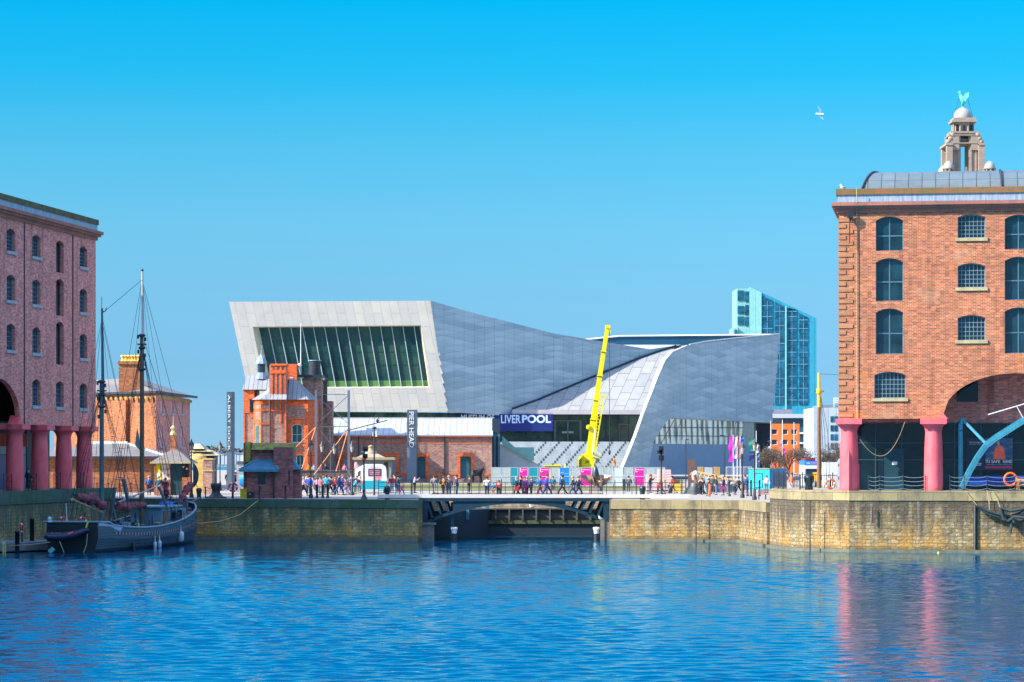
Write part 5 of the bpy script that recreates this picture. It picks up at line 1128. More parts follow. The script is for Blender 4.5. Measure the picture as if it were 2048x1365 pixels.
    for a in (aL, aR):
        p = V(a); sh.tube([p+V((-.07, 0, -.03)), p+V((0, 0, -.035)), p+V((.1, 0, -.05)), p+V((.18, 0, -.06))], [.045, .055, .048, .03], 8)
    fc = MB(); h0 = V(hd)
    fc.mesh([h0+V((.085, -.016, .01)), h0+V((.085, .016, .01)), h0+V((.115, 0, -.005)), h0+V((.08, 0, .055))], [(0, 1, 2), (0, 2, 3), (1, 2, 3)])
    for s in (-1, 1): fc.box(h0.x+.083, h0.x+.09, s*.035-.012, s*.035+.012, h0.z+.04, h0.z+.05, 1); fc.ball(h0+V((0, s*.098, .02)), .022, 6, 0, (1, .5, 1.3))
    fc.box(h0.x+.078, h0.x+.086, -.025, .025, h0.z-.045, h0.z-.036, 2)
    return dict(body=body, jacket=jacket, trousers=trou, hair=fm, shoes=sh, face=fc)
SKIN_M = pl((.56, .30, .20), .6, .08, 5, name='skin')
PM = {}
def person(x, yfoot, pose, top, legs, label, face=1, h=1.0, d=None, z=G, hair=(.05, .03, .02), extra=None, width=1.0):
    if pose not in PM:
        r = person_meshes(pose); o = {}
        for k in ('body', 'jacket', 'trousers'):
            r[k].materials.clear(); r[k].materials.append(SKIN_M); ob = bpy.data.objects.new(k, r[k]); o[k] = ob
        WO['_p'] = V((0, 0, 0))
        for k in ('hair', 'shoes', 'face'):
            ob = r[k].build(k, [SKIN_M, M['black'], pl((.45, .12, .1), .6)] if k == 'face' else SKIN_M, origin=(0, 0, 0)); COL.objects.unlink(ob); o[k] = ob
        PM[pose] = o
    if d is None: d = FX*(CH-z)/(yfoot-HY)
    # body mesh is the root object: the rest are clothing and hair
    src = PM[pose]; b = src['body'].copy(); b.name = 'person'; COL.objects.link(b); b.location = (ax(x, d), d, z); b.scale = (h*width, h*width, h); b.rotation_euler = (0, 0, {1: 0, -1: math.pi, 0: -math.pi/2, 2: math.pi/2}.get(face, face)+random.uniform(-.25, .25))
    tag(b, label, 'person')
    for k, c in (('jacket', top), ('trousers', legs), ('hair', hair), ('shoes', (.04, .035, .035)), ('face', None)):
        o = src[k].copy(); COL.objects.link(o); o.parent = b
        if c is not None: o.material_slots[0].link = 'OBJECT'; o.material_slots[0].material = pl(c, .8, .15, 3, name='cloth')
    return b
navy, black_, jean, grey_ = (.01, .018, .06), (.012, .012, .018), (.03, .07, .17), (.18, .18, .2)
PP = [
 (298, 991, 'stand', (.02, .08, .30), black_, 'person in royal blue with a rucksack facing the kiosk beside the tall mast', 2, 1.0),
 (317, 992, 'stand', (.02, .07, .09), (.16, .15, .16), 'person in a dark teal top and grey trousers standing before the kiosk posters', 2, 1.0),
 (331, 995, 'stand', (.10, .03, .06), (.05, .02, .05), 'person in dark maroon standing on the quay edge by the kiosk', 0, .95),
 (456, 975, 'stand', black_, black_, 'distant dark figure at the foot of the slim slate sign, left side', 2, 1.0),
 (471, 976, 'walk', (.35, .03, .06), navy, 'distant person in red and navy right of the slim slate sign', 1, 1.0),
 (593, 992, 'walk', (.62, .48, .45), jean, 'person in pale pink and white top with jeans, nearest the brick cabin', 1, 1.0),
 (588, 982, 'stand', (.12, .20, .28), grey_, 'person in a slate blue coat half hidden behind the brick cabin corner', 2, 1.1),
 (606, 992, 'stride', (.62, .28, .32), black_, 'person in a long pink coat with dark bag right of the brick cabin', 1, .97),
 (617, 990, 'stand', (.02, .09, .55), navy, 'person in a bright royal blue coat standing by the tall lamp post', 2, 1.02),
 (641, 991, 'stand', (.50, .16, .18), grey_, 'person in a pink and red striped jacket facing the camera behind the quay posts', 0, .98),
 (652, 990, 'stand', (.01, .36, .52), (.05, .07, .07), 'person in a turquoise blue coat with fair hair in the quayside crowd', 2, 1.05),
 (662, 990, 'walk', (.015, .03, .08), black_, 'person in a dark navy jacket between the turquoise coat and the red top', -1, .98),
 (669, 990, 'walk', (.65, .02, .03), navy, 'person in a bright red top half behind the striding man', 1, .92),
 (677, 991, 'stride', navy, (.02, .06, .2), 'tall man in dark navy jacket striding right with blue jeans', 1, 1.12),
 (684, 986, 'stand', (.02, .06, .40), navy, 'person in a mid blue jacket just behind the striding man', 1, 1.0),
 (692, 990, 'walk', (.12, .10, .13), (.20, .22, .42), 'person in charcoal top with lavender trousers by the steel gantry foot', -1, .9),
 (699, 990, 'walk', (.16, .02, .05), (.25, .18, .3), 'smaller person in dark maroon pushing a buggy left of the ice cream van', 1, .82),
 (709, 989, 'lean', (.0, .42, .48), (.02, .1, .1), 'person in turquoise bending over a buggy by the ice cream van', 1, .85),
 (730, 984, 'stand', (.10, .12, .13), black_, 'man in a grey jacket standing in front of the ice cream van', -1, 1.1),
 (784, 987, 'stand', (.28, .02, .09), (.20, .34, .42), 'person in maroon jacket and pale jeans right of the ice cream van', 0, .98),
 (796, 987, 'stand', (.05, .12, .22), jean, 'person in a denim jacket with rucksack left of the tall grey sign', 2, .98),
 (803, 989, 'walk', (.18, .02, .25), (.2, .04, .2), 'child in purple beside the denim jacket, left of the tall grey sign', 1, .62),
 (829, 986, 'photo', (.32, .38, .50), black_, 'person in pale blue-grey top raising arms below the tall grey sign', 1, .98),
 (886, 987, 'stand', (.35, .14, .03), black_, 'person in an orange-brown coat with rucksack on the bridge', 1, .98),
 (898, 987, 'stand', (.10, .08, .09), jean, 'person in a grey-brown jacket, middle one of three in coats on the bridge', 2, 1.0),
 (914, 987, 'stand', (.015, .04, .14), (.02, .07, .2), 'person all in navy standing on the bridge before the shed door', -1, 1.03),
 (938, 988, 'stand', (.13, .05, .04), navy, 'person in a long dark brown coat beside the black horse statue', 1, .98),
 (974, 988, 'stand', (.45, .45, .48), navy, 'person in a white and grey hooded top seen from behind on the bridge', 2, .95),
 (986, 989, 'stand', (.05, .15, .35), (.45, .25, .08), 'small child in blue top and tan trousers on the bridge', 2, .68),
 (998, 989, 'photo', (.80, .03, .03), navy, 'child in a bright red jacket on the bridge', 2, .78),
 (1034, 988, 'walk', navy, black_, 'person in navy carrying a red bag on the bridge', -1, .95),
 (1043, 988, 'stride', (.03, .05, .06), (.03, .04, .04), 'person in a dark green-grey coat striding left on the bridge', -1, 1.0),
 (1049, 984, 'stand', (.22, .05, .28), (.3, .02, .2), 'person in a violet coat in the tight group on the bridge', 0, .95),
 (1055, 984, 'stand', (.12, .02, .25), navy, 'person in dark purple amid the tight group on the bridge', -1, .95),
 (1062, 984, 'photo', (.05, .02, .14), navy, 'person in indigo with an arm raised, right edge of the tight group on the bridge', 1, .95),
 (1081, 988, 'walk', (.01, .10, .42), (.16, .01, .06), 'person in a bright blue jacket and maroon trousers on the bridge', -1, 1.0),
 (1093, 988, 'stride', (.01, .09, .38), (.02, .03, .2), 'taller person in a blue jacket and dark blue jeans on the bridge', 1, 1.08),
 (1126, 988, 'stride', (.01, .015, .02), black_, 'person in a black coat walking alone on the bridge left of the propeller', -1, 1.02),
 (1147, 988, 'walk', (.015, .02, .035), jean, 'left one of the two people in black jackets on the bridge by the propeller', -1, .98),
 (1156, 988, 'stride', (.012, .015, .04), (.02, .04, .12), 'right one of the two people in black jackets on the bridge by the propeller', 1, .98),
 (1322, 989, 'walk', (.42, .17, .02), (.02, .04, .15), 'person in an orange-ochre top carrying a red bag by the pallet stack', -1, 1.02),
 (1257, 984, 'stand', (.08, .1, .12), (.05, .06, .08), 'person in grey far behind the bridge railing beside the white hoarding panel', 2, .9),
 (1414, 992, 'lean', (.05, .09, .12), (.03, .14, .18), 'person in dark grey leaning at the orange lifebuoy by the black cone', 1, .88),
 (1433, 990, 'stand', (.015, .03, .07), (.12, .18, .25), 'bald man in a dark navy coat right of the orange lifebuoy', -1, 1.02),
 (1447, 991, 'stand', (.05, .045, .07), (.30, .02, .12), 'person in a charcoal hooded coat with magenta bag right of the bald man', -1, 1.0),
 (1470, 990, 'stand', (.02, .05, .08), navy, 'person in dark blue by the quayside tables left of the twin lamps', 1, .75),
]
random.seed(11)
for (x, y, pose, top_, legs_, lab, fc_, h_) in PP:
    br = 'on the bridge' in lab
    o = person(x, y, pose, top_, legs_, lab, fc_, h_*1.03, width=1.22, d=(241+random.uniform(-1.2, 1.2)) if br else None, z=3.7 if br else G, hair=random.choice([(.03, .02, .015), (.08, .05, .03), (.22, .13, .05), (.3, .28, .26)]))
    if 'on the bridge' in lab: o['group'] = 'people on the bridge'
    if any(w in lab for w in ('rucksack',)):
        mb = MB(); mb.ball((-.2, 0, 1.28), .17, 8, 0, (.6, .8, 1.3)); WO[o.name] = V((0, 0, 0)); mb.build('rucksack', pl((.02, .10, .20) if 'royal' in lab else (.04, .04, .05), .7), o)
    if 'bag' in lab:
        mb = MB(); mb.box(-.1, .2, .22, .34, .55, .9); WO[o.name] = V((0, 0, 0)); mb.build('bag', pl((.6, .02, .04) if 'red' in lab else (.3, .01, .15) if 'magenta' in lab else (.02, .02, .03), .7), o)
cols = dict(grey=(.2, .2, .22), cream=(.6, .55, .45), olive=(.12, .12, .04), teal=(.0, .2, .22), rust=(.35, .10, .03), lilac=(.35, .25, .5), white=(.65, .65, .65), khaki=(.3, .24, .12), scarlet=(.6, .03, .03), black=(.012, .012, .018), denim=(.06, .12, .25), plum=(.14, .03, .12))
XT = [(599, 985, 'black', 'right of the brick cabin, second row'), (612, 984, 'cream', 'between the pink coat and the royal blue coat'), (626, 987, 'grey', 'right of the royal blue coat'), (634, 989, 'lilac', 'left of the pink striped jacket'), (647, 985, 'black', 'between the striped jacket and the turquoise coat'), (657, 986, 'cream', 'just right of the turquoise coat'),
 (687, 985, 'scarlet', 'behind the tall striding man'), (702, 986, 'denim', 'right of the gantry column'), (714, 988, 'plum', 'left edge of the ice cream van'), (720, 987, 'rust', 'before the serving side of the van'), (790, 984, 'khaki', 'between the maroon and the denim jackets'), (868, 986, 'grey', 'left of the orange-brown coat, on the lawn edge'),
 (1106, 985, 'teal', 'right of the two blue jackets'), (1300, 986, 'black', 'before the lower pink pallet stack'), (1345, 987, 'scarlet', 'left of the black cone'), (1404, 990, 'black', 'left of the orange lifebuoy'), (1425, 988, 'olive', 'between the lifebuoy and the bald man'), (1455, 989, 'grey', 'right of the magenta bag'), (1478, 988, 'black', 'at the dark trestle table'), (1490, 986, 'denim', 'behind the orange tub'), (1533, 986, 'white', 'behind the park bench')]
for k, (x, y, c_, w_) in enumerate(XT):
    person(x, y, ('stand', 'walk', 'stride', 'photo')[(k*7) % 4], cols[c_], ((.015, .02, .04), jean, grey_)[k % 3], f'person in a {c_} top {w_}', (0, 1, -1, 2)[k % 4], .92+.12*((k*5) % 3)/2, width=1.22, hair=((.03, .02, .015), (.1, .06, .03))[k % 2])
# dropped-in heads above the low brown wall
for x, c, l in ((628, (.55, .5, .5), 'white'), (651, (.02, .02, .04), 'dark navy'), (689, (.6, .25, .4), 'pink'), (617, (.6, .3, .02), 'amber'), (643, (.3, .12, .2), 'plum')):
    person(x, 0, 'stand', c, black_, f'distant person in {l} showing above the low brown wall under the gantry', 0, 1.0, d=352, z=G+1.0)
person(1230, 0, 'lean', (.85, .25, .02), (.85, .2, .02), 'workman in orange and yellow high-visibility clothing above the white hoarding', -1, 1.0, d=345, z=G+1.9)
person(1583, 0, 'stand', (.75, .20, .10), (.6, .5, .45), 'person in orange and white jacket behind the raised quay railing', 0, 1.0, d=233, z=G+.5)
person(57, 0, 'stand', black_, black_, 'dim figure in the dark arcade between the two left pink columns', 0, 1.0, d=222.5, z=zl)
# ================================================================ street furniture
def lamp(x, ytop, d, label, z=None, base=None):
    z = G if z is None else z; H_ = az(ytop, d)-z
    if base is None:
        r = root('street_lamp', (ax(x, d), d, z), label, 'street lamp', 'black Victorian street lamps on the quay')
        c = V((ax(x, d), d, z)); mb = MB()
        mb.lathe(c, [(.2, 0), (.2, .25), (.13, .4), (.13, .9), (.07, 1.0), (.055, 2.2), (.045, H_-1.25), (.09, H_-1.2), (.03, H_-1.1)], 10); mb.bar(c+V((-.35, 0, H_-1.45)), c+V((.35, 0, H_-1.45)), .04); mb.build('post', M['iron'], r)
        mb = MB(); mb.lathe(c, [(.13, H_-1.08), (.24, H_-.52)], 6, 0, False); ln = mb.build('lantern', pl((.45, .42, .32), .3, .1, 2, 0, .5, name='lantern_glass'), r)
        mb = MB(); mb.lathe(c, [(.29, H_-.52), (.27, H_-.46), (.1, H_-.24), (.06, H_-.12), (.02, H_)], 6, 0, False)
        for k in range(6): t = 2*math.pi*(k+.5)/6; mb.bar(c+V((.13*math.cos(t), .13*math.sin(t), H_-1.08)), c+V((.25*math.cos(t), .25*math.sin(t), H_-.5)), .03)
        mb.build('lantern_frame', M['iron'], r); return r
for x, yt, d, l in ((383, 878, 247, 'lamp in front of the yellow stone gateway, taller of the two left ones'), (440, 881, 300, 'distant lamp against the sky between gateway and slim slate sign'),
    (581, 889, 262, 'lamp whose lantern peeps over the brick cabin'), (622, 879, 243, 'nearest black lamp right of the brick cabin'), (644, 882, 266, 'lamp by the steel gantry left post, right neighbour of the nearest one'),
    (669, 886, 268, 'lamp between the two steel gantry posts'), (704, 882, 262, 'lamp just right of the gantry right post'), (1485, 884, 246, 'left lamp of the pair before the turquoise container'), (1509, 877, 234.4, 'right, taller lamp of the pair before the turquoise container')):
    lamp(x, yt, d, l)
def bollard(x, yt, yb, label, z=G, w=.27, cone=False):
    d = FX*(CH-z)/(yb-HY); h = (yb-yt)/FX*d; mb = MB(); c = V((ax(x, d), d, z))
    mb.lathe(c, [(w*.8, 0), (w*.75, h*.1), (w*.7, h*.35), (w, h*.75), (w*.95, h*.9), (w*.5, h)], 14)
    return tag(mb.build('bollard', pl((.012, .03, .035), .35, .3, name='bollard_iron')), label, 'bollard', 'black iron mooring bollards')
bollard(774.5, 972, 999.6, 'black urn-shaped bollard on the quay left of the bridge'); bollard(1285, 972, 999.6, 'black urn-shaped bollard right of the bridge end'); bollard(398, 976, 997, 'black bollard in front of the yellow gateway'); bollard(1618, 950, 980, 'dark green domed litter bollard on the raised quay', z=zr, w=.42)
# capstan
d = 244; c = at(432, 996, d); c.z = G; mb = MB(); mb.lathe(c, [(1.0, 0), (1.0, .08), (.62, .2), (.38, .45), (.36, .8), (.48, 1.0), (.48, 1.3), (.42, 1.34)], 16); tag(mb.build('capstan', M['iron']), 'big black iron capstan on the quay below the slim slate sign', 'capstan')
# quay posts with chains
def posts(xs, yb, yt, name, label, z=G, chains=2, d=None, zc=None, mat='iron', w=.13, sag=.18, grp=None):
    d = d or FX*(CH-z)/(yb-HY); h = (yb-yt)/FX*d; pts = [V((ax(x, d), d, z)) for x in xs]
    r = root(name, pts[0], label, 'railing', grp)
    for p in pts: mb = MB(); mb.lathe(p, [(w*.6, 0), (w*.6, .12), (w*.42, .2), (w*.42, h-.1), (w*.55, h-.08), (w*.2, h)], 8); mb.build('post', M[mat], r)
    for a, b in zip(pts, pts[1:]):
        for k in range(chains):
            zz = h*(.93-k*.75/max(1, chains)); mb = MB(); mb.tube([a.lerp(b, t/6)+V((0, 0, zz-sag*4*(t/6)*(1-t/6))) for t in range(7)], .022, 4, caps=False); mb.build('chain', M[mat], r)
    return r
posts([411, 464.5], 997, 974, 'chain_railing', 'black posts with slack chain on the quay by the capstan', chains=1)
posts([519, 571], 998.5, 971, 'chain_railing', 'two black posts on the quay edge in front of the brick cabin', chains=0, w=.22)
posts([634, 645.5, 655.5], 996.5, 969, 'chain_railing', 'three thick black posts with chain in front of the crowd', chains=2, w=.26)
posts([1459, 1495, 1502, 1519], 993, 960, 'chain_railing', 'black posts with looping chains before the turquoise container', chains=2, w=.22)
posts([x for x in (1738, 1760, 1806, 1850)], 0, 0, 'chain_railing', 'chain railing between the two right pink columns', z=zr, d=207.0, chains=4) if False else None
def chainrail(F, us, w, z, h, label, n=4, nm='chain_railing'):
    r = root(nm, F.p(us[0], w, z), label, 'railing')
    for u in us: mb = MB(); mb.tube([F.p(u, w, z), F.p(u, w, z+h)], .035, 6); mb.ball(F.p(u, w, z+h), .06, 6); mb.build('post', M['iron_blue'], r)
    for a, b in zip(us, us[1:]):
        for k in range(n): mb = MB(); mb.tube([F.p(a+(b-a)*t/6, w, z+h*(1-k*.27)-.03-.1*4*(t/6)*(1-t/6)*(k > 0 or 1)) for t in range(7)], .018, 4, caps=False); mb.build('chain', M['frame_grey'] if F is FR else M['iron'], r)
    return r
chainrail(FR, [ru(1737), ru(1760), ru(1806), ru(1851)], -.45, zr, 1.12, 'chain railing between the two right pink columns')
chainrail(FR, [ru(1900), ru(1928), ru(1974), ru(2030), ru(2075)], -.45, zr, 1.12, 'chain railing in front of the teal dock crane')
chainrail(FL, [lu(0), lu(16)], -.3, zl, 1.35, 'chain railing at the far left before the blue shutter')
chainrail(FL, [lu(50), lu(66)], -.3, zl, 1.35, 'chain railing between the first and second left columns')
chainrail(FL, [lu(101), lu(109), lu(114)], -.3, zl, 1.35, 'chain railing between the second and third left columns')
chainrail(FL, [lu(148), lu(154), lu(160)], -.3, zl, 1.35, 'chain railing between the third and fourth left columns')
posts([193, 214, 242], 0, 0, 'chain_railing', '', d=243) if False else None
chainrail(Fr((ax(194, 243.5), 243.5), 0), [0, 1.0, 2.0, 3.0, 4.1], 0, G, 1.35, 'black chain railing on the quay behind the schooner masts')
# lifebuoys
def buoy(x, y, d, z, label, r=.36, col='orange', post=True, axis='y', al=1):
    R_ = root('lifebuoy', (ax(x, d), d, z), label, 'lifebuoy'); c = at(x, y, d)
    mb = MB(); mb.torus(c, r, .09, axis, alt=al); mb.build('ring', [M[col], M['white']], R_)
    if post: mb = MB(); mb.bar((c.x, c.y+.12, z), (c.x, c.y+.12, c.z+.3), .12); mb.build('post', M['iron'], R_)
    return R_
M['redb'] = pl((.60, .02, .05), .5, .1, name='red_plastic')
buoy(466, 975, 243.6, G, 'red lifebuoy on a black post beside the yellow bin', .36, 'redb')
buoy(1419, 981, 245, G, 'orange lifebuoy leaning by the black cone', .5, 'orange', False, 'x', al=None)
buoy(1661, 968, 216, zr, 'orange lifebuoy with white bands left of the first right pink column', .34)
buoy(2021, 959, 206.2, zr, 'bright orange lifebuoy on post in front of the teal dock crane', .46, al=None)
mb = MB(); mb.box(*(ax(x, 244.3) for x in (481, 494)), 244, 244.9, G, az(980, 244)); mb.box(*(ax(x, 244.3) for x in (480.5, 494.5)), 243.95, 244.95, az(980, 244), az(978, 244)); tag(mb.build('grit_bin', pl((.62, .52, .0), .5, .15, 1, name='yellow_plastic')), 'yellow lidded grit bin beside the brick cabin', 'bin')
mb = MB(); mb.box(*(ax(x, 242.6) for x in (494.8, 508)), 242.4, 243.1, G, az(984, 242.5)); mb.box(*(ax(x, 242.6) for x in (499, 501.5)), 242.36, 242.4, az(990.5, 242), az(987, 242), 1); tag(mb.build('control_box', [M['black'], M['frame_grey']]), 'black control box with a small pale label in front of the brick cabin', 'box')
# traffic signals
def signal(x, yt, yb, d, label, heads, red=False):
    r = root('traffic_signal', (ax(x, d), d, G), label, 'traffic signal'); z1 = az(yt, d)
    mb = MB(); c = V((ax(x, d), d, G)); mb.lathe(c, [(.32, 0), (.26, .12), (.12, .45), (.08, .6), (.07, z1-G)], 10); mb.build('post', M['iron'], r)
    for (dx, y0, y1, w_) in heads:
        mb = MB(); mb.box(c.x+dx-w_, c.x+dx+w_, d-.25, d+.05, az(y1, d), az(y0, d)); h = mb.build('signal_head', M['black'], r)
        mb = MB(); n = 2
        for k in range(n): cz = az(y0+(y1-y0)*(k+.5)/n, d); mb.lathe(V((c.x+dx, d-.33, cz-.1)), [(.1, 0), (.1, .03)], 8); 
        mb.build('visor', M['iron'], h)
    if red:
        mb = MB(); mb.lathe(V((c.x+.02, d-.1, az(921, d))), [(.16, 0), (.2, .05), (.2, .16), (.1, .2)], 10); mb.build('red_lamp', pl((.95, .06, .02), .4, .05, name='red_lens'), r)
        mb = MB(); mb.lathe(V((c.x-.08, d-.1, az(907, d))), [(.2, 0), (.22, .05), (.2, .14), (.1, .2)], 10); mb.build('green_lens', pl((.10, .28, .26), .3), r)
signal(728, 895, 1000, 238, 'black signal post with red lamp at the left end of the bridge', [(.15, 893, 904, .2), (.1, 908, 917, .22)], True)
signal(1322.5, 893, 995, 252, 'black traffic signal seen from behind near the pallet stack', [(0, 893, 908, .2), (-.15, 901, 908, .22), (0, 911, 922, .24)])
# camera pole
d = 262; c = V((ax(748.5, d), d, G)); r = root('camera_pole', c, 'tall thin black camera pole in front of the white-roofed shed', 'pole')
mb = MB(); mb.tube([c, c+V((0, 0, az(858, d)-G))], [.09, .07], 8); mb.tube([c+V((0, 0, az(858, d)-G)), c+V((0, 0, az(838, d)-G)), c+V((.15, 0, az(831, d)-G)), c+V((.36, 0, az(832, d)-G)), c+V((.4, 0, az(838, d)-G))], .035, 6); mb.build('pole', M['iron'], r)
mb = MB(); mb.ball(at(755, 842, d), .16, 8, 0, (1, 1, 1.2)); mb.ball(at(749, 856, d), .2, 8, 0, (1.2, 1, .6)); mb.build('camera', M['iron'], r); mb = MB(); mb.box(ax(745, d)-.0, ax(747, d), d-.2, d, az(873, d), az(864, d)); mb.box(ax(750.5, d), ax(754.5, d), d-.2, d, az(874, d), az(862, d)); mb.build('antenna', pl((.6, .6, .5), .5), r)
# steel gantry with ropes
d = 318; r = root('steel_gantry', at(632, 980, d), 'tall grey steel gantry with orange stay ropes in front of the brick house', 'gantry')
for x, y0, y1, nm in ((632, 781, 985, 'column'), (697.5, 781, 985, 'column')): mb = MB(); mb.bar(at(x, y1, d), at(x, y0, d), .27, .3); mb.build(nm, pl((.10, .13, .17), .5, .1, 1, name='grey_steel'), r)
for a, b, w_ in (((632, 789), (697, 790), .07), ((632, 854), (697, 853), .09), ((632, 850), (697, 791), .07), ((632, 792), (697, 848), .07), ((640, 862), (664, 890), .09), ((660, 856), (661, 950), .12), ((678, 862), (679, 950), .07), ((663, 855), (640, 905), .05)):
    mb = MB(); mb.bar(at(*a, d), at(*b, d), w_); mb.build('brace', pl((.07, .09, .12), .5, .1, 1), r)
M['orope'] = pl((.85, .33, .12), .7, .1, name='orange_rope')
for a, b in (((632, 854), (560, 925)), ((632, 854), (602, 942)), ((697, 855), (628, 950)), ((697, 857), (672, 943))): mb = MB(); mb.tube([at(*a, d), at(a[0]*.5+b[0]*.5, a[1]*.5+b[1]*.5+1, d-3), at(*b, d-6)], .045, 5); mb.build('stay_rope', M['orope'], r)
mb = MB(); mb.tube([at(690, 863, d-4), at(775, 841, d-4)], .06, 5); tag(mb.build('barrier_arm', M['iron']), 'thin dark sloping spar crossing the white shed roof', 'spar')
mb = MB(); mb.box(ax(600, 346), ax(702, 346), 346, 346.3, G, az(943, 346)); mb.box(ax(598, 346), ax(703, 346), 345.9, 346.4, az(943, 346), az(940.5, 346)); mb.box(ax(600, 346), ax(702, 346), 346.3, 353, G, G+.98); tag(mb.build('low_wall', pl((.10, .07, .07), .7)), 'low dark brown wall behind the crowd under the steel gantry', 'wall')
for k in range(7): pass
# ice cream van
d = 276; v = root('ice_cream_van', at(745, 985, d), 'white and turquoise ice cream van seen from behind', 'van'); vz = G
def X(x): return ax(x, d)
def prof(x0, x1, y, zt, zb_, inset):
    return [V((X(x0)+inset, y, zb_)), V((X(x1)-inset, y, zb_)), V((X(x1)-inset-.03, y, zt-.3)), V((X(x1)-inset-.18, y, zt)), V((X(x0)+inset+.18, y, zt)), V((X(x0)+inset+.03, y, zt-.3))]
Wt = az(929, d)
mb = MB(); wx = [(723, G+1.25), (773.5, G+1.25), (772.5, Wt-.55), (770.5, Wt-.2), (764, Wt), (734, Wt), (727.5, Wt-.2), (724.5, Wt-.55)]
A = [V((X(a), d, z)) for a, z in wx]; B = [p+V((-.55, 5.2, 0)) for p in A]; n = 8; mb.mesh(A+B, [tuple(range(n)), tuple(range(2*n-1, n-1, -1))]+[(i, (i+1) % n, (i+1) % n+n, i+n) for i in range(n)]); mb.build('upper_body', pl((.72, .73, .72), .35, .04, 1, 0, .5, name='white_van_paint'), v)
mb = MB(); mb.hexa([V((X(722), d-.05, G+.4)), V((X(775), d-.05, G+.4)), V((X(775)-.55, d+5.2, G+.4)), V((X(722)-.55, d+5.2, G+.4)), V((X(722), d-.05, G+1.27)), V((X(775), d-.05, G+1.27)), V((X(775)-.55, d+5.2, G+1.27)), V((X(722)-.55, d+5.2, G+1.27))]); mb.build('lower_body', pl((.01, .32, .40), .35, .08, 1, 0, .5, name='turquoise_van_paint'), v)
mb = MB(); mb.hexa([V((X(708), d+2.2, G+1.2)), V((X(722.5), d+.4, G+1.2)), V((X(721)-.3, d+5, G+1.2)), V((X(708)-.2, d+5, G+1.2)), V((X(710), d+2.2, Wt-.5)), V((X(723), d+.4, Wt-.25)), V((X(721)-.3, d+5, Wt-.25)), V((X(710)-.2, d+5, Wt-.5))]); mb.build('serving_side', pl((.70, .72, .72), .35, .04), v)
mb = MB(); mb.hexa([V((X(713), d+1.5, G+1.7)), V((X(720.5), d+.62, G+1.7)), V((X(720.5), d+.7, G+1.7)), V((X(713), d+1.6, G+1.7)), V((X(714), d+1.45, Wt-.75)), V((X(720.8), d+.58, Wt-.6)), V((X(720.8), d+.7, Wt-.6)), V((X(714), d+1.6, Wt-.75))]); mb.build('serving_hatch', M['pane'], v)
mb = MB(); mb.box(X(737), X(762), d-.05, d+.02, az(952, d), az(938.5, d)); rw = mb.build('rear_window', pl((.10, .06, .10), .2), v)
mb = MB(); mb.box(X(736.4), X(762.6), d-.03, d+.02, az(952.7, d), az(937.8, d)); mb.build('window_rubber', M['black'], rw)
red_ = pl((.75, .05, .09), .5, .1, name='red_lettering'); pk = pl((.80, .30, .36), .5, .1, name='pink_lettering'); Fv = Fr((X(723), d), 0); VU = lambda x: X(x)-X(723)
def marks(parent, F, u0, u1, z0, z1, w, mat, rows=2, nm='faded_lettering'):
    """illegible worn lettering: rows of small irregular strokes"""
    m_ = MB(); hh = (z1-z0)/rows
    for r_ in range(rows):
        u = u0
        while u < u1-.05:
            s = random.uniform(.04, .1); m_.bx(F, u, min(u+s, u1), w-.01, w, z0+r_*hh+hh*.15, z0+r_*hh+hh*random.uniform(.6, .85)); u += s+random.uniform(.02, .05)
    return m_.build(nm, mat, parent)
marks(v, Fv, VU(739), VU(760), az(950.5, d), az(940, d), -.06, pk, 3); marks(v, Fv, VU(749), VU(763), az(962, d), az(953, d), -.02, red_, 2); marks(v, Fv, VU(739), VU(760), az(935, d), az(933, d), -.02, pk, 1)
for x, yy in ((727, d), (769, d)): mb = MB(); mb.tube([V((X(x)-.12, d+.5, G+.34)), V((X(x)+.12, d+.5, G+.34))], .34, 12); mb.build('wheel', M['black'], v)
for x in (724.5, 771): mb = MB(); mb.box(X(x), X(x)+.12, d-.08, d-.02, G+.95, G+1.2); mb.build('tail_light', red_, v)
mb = MB(); mb.lathe(at(712, 936, d+3), [(.02, -.3), (.16, .1), (.2, .25), (.1, .5), (.02, .6)], 8); mb.build('cone_sign', pk, v)
# ================================================================ lawn, statue
lawn = N('lawn_grass'); c = lawn.ramp(lawn.noise(lawn.uv(), .4, 5), [(.35, (.20, .17, .05)), (.55, (.13, .15, .025)), (.7, (.32, .27, .13))]); lm = lawn.fin(c, .95)
mb = MB(); mb.poly([(ax(800, 300), 300, G+.006), (ax(1330, 300), 300, G+.006), (ax(1360, 372), 372, G+.006), (ax(790, 372), 372, G+.006)]); tag(mb.build('lawn', lm, origin=(0, 330, G)), None, None, kind='structure')
d = 372; r = root('horse_statue', at(955, 965, d), 'black horse statue on the lawn in front of the brick shed', 'statue'); k = 15.0
def hp(x, y, dy=0): p = at(x, y, d); return V((p.x, p.y+dy, p.z))
hv = [hp(953, 947), hp(946, 946), hp(943, 949), hp(959, 945), hp(964, 940), hp(967, 937.5), hp(969, 941),
      hp(960, 952, -.15), hp(960, 958, -.15), hp(960, 967, -.15), hp(962, 952, .15), hp(963, 958, .15), hp(962, 967, .15), hp(945, 953, -.15), hp(944, 959, -.15), hp(945, 967, -.15), hp(946, 953, .15), hp(947, 959, .15), hp(947, 967, .15), hp(941.5, 955)]
he = [(0, 1), (1, 2), (0, 3), (3, 4), (4, 5), (5, 6), (3, 7), (7, 8), (8, 9), (3, 10), (10, 11), (11, 12), (1, 13), (13, 14), (14, 15), (1, 16), (16, 17), (17, 18), (2, 19)]
hm_ = skin('horse_body', [tuple(p-WO[r.name]) for p in hv], he, [.42, .42, .2, .42, .3, .2, .09, .14, .09, .07, .14, .09, .07, .2, .1, .07, .2, .1, .07, .05], 1); hm_.materials.clear(); hm_.materials.append(M['black'])
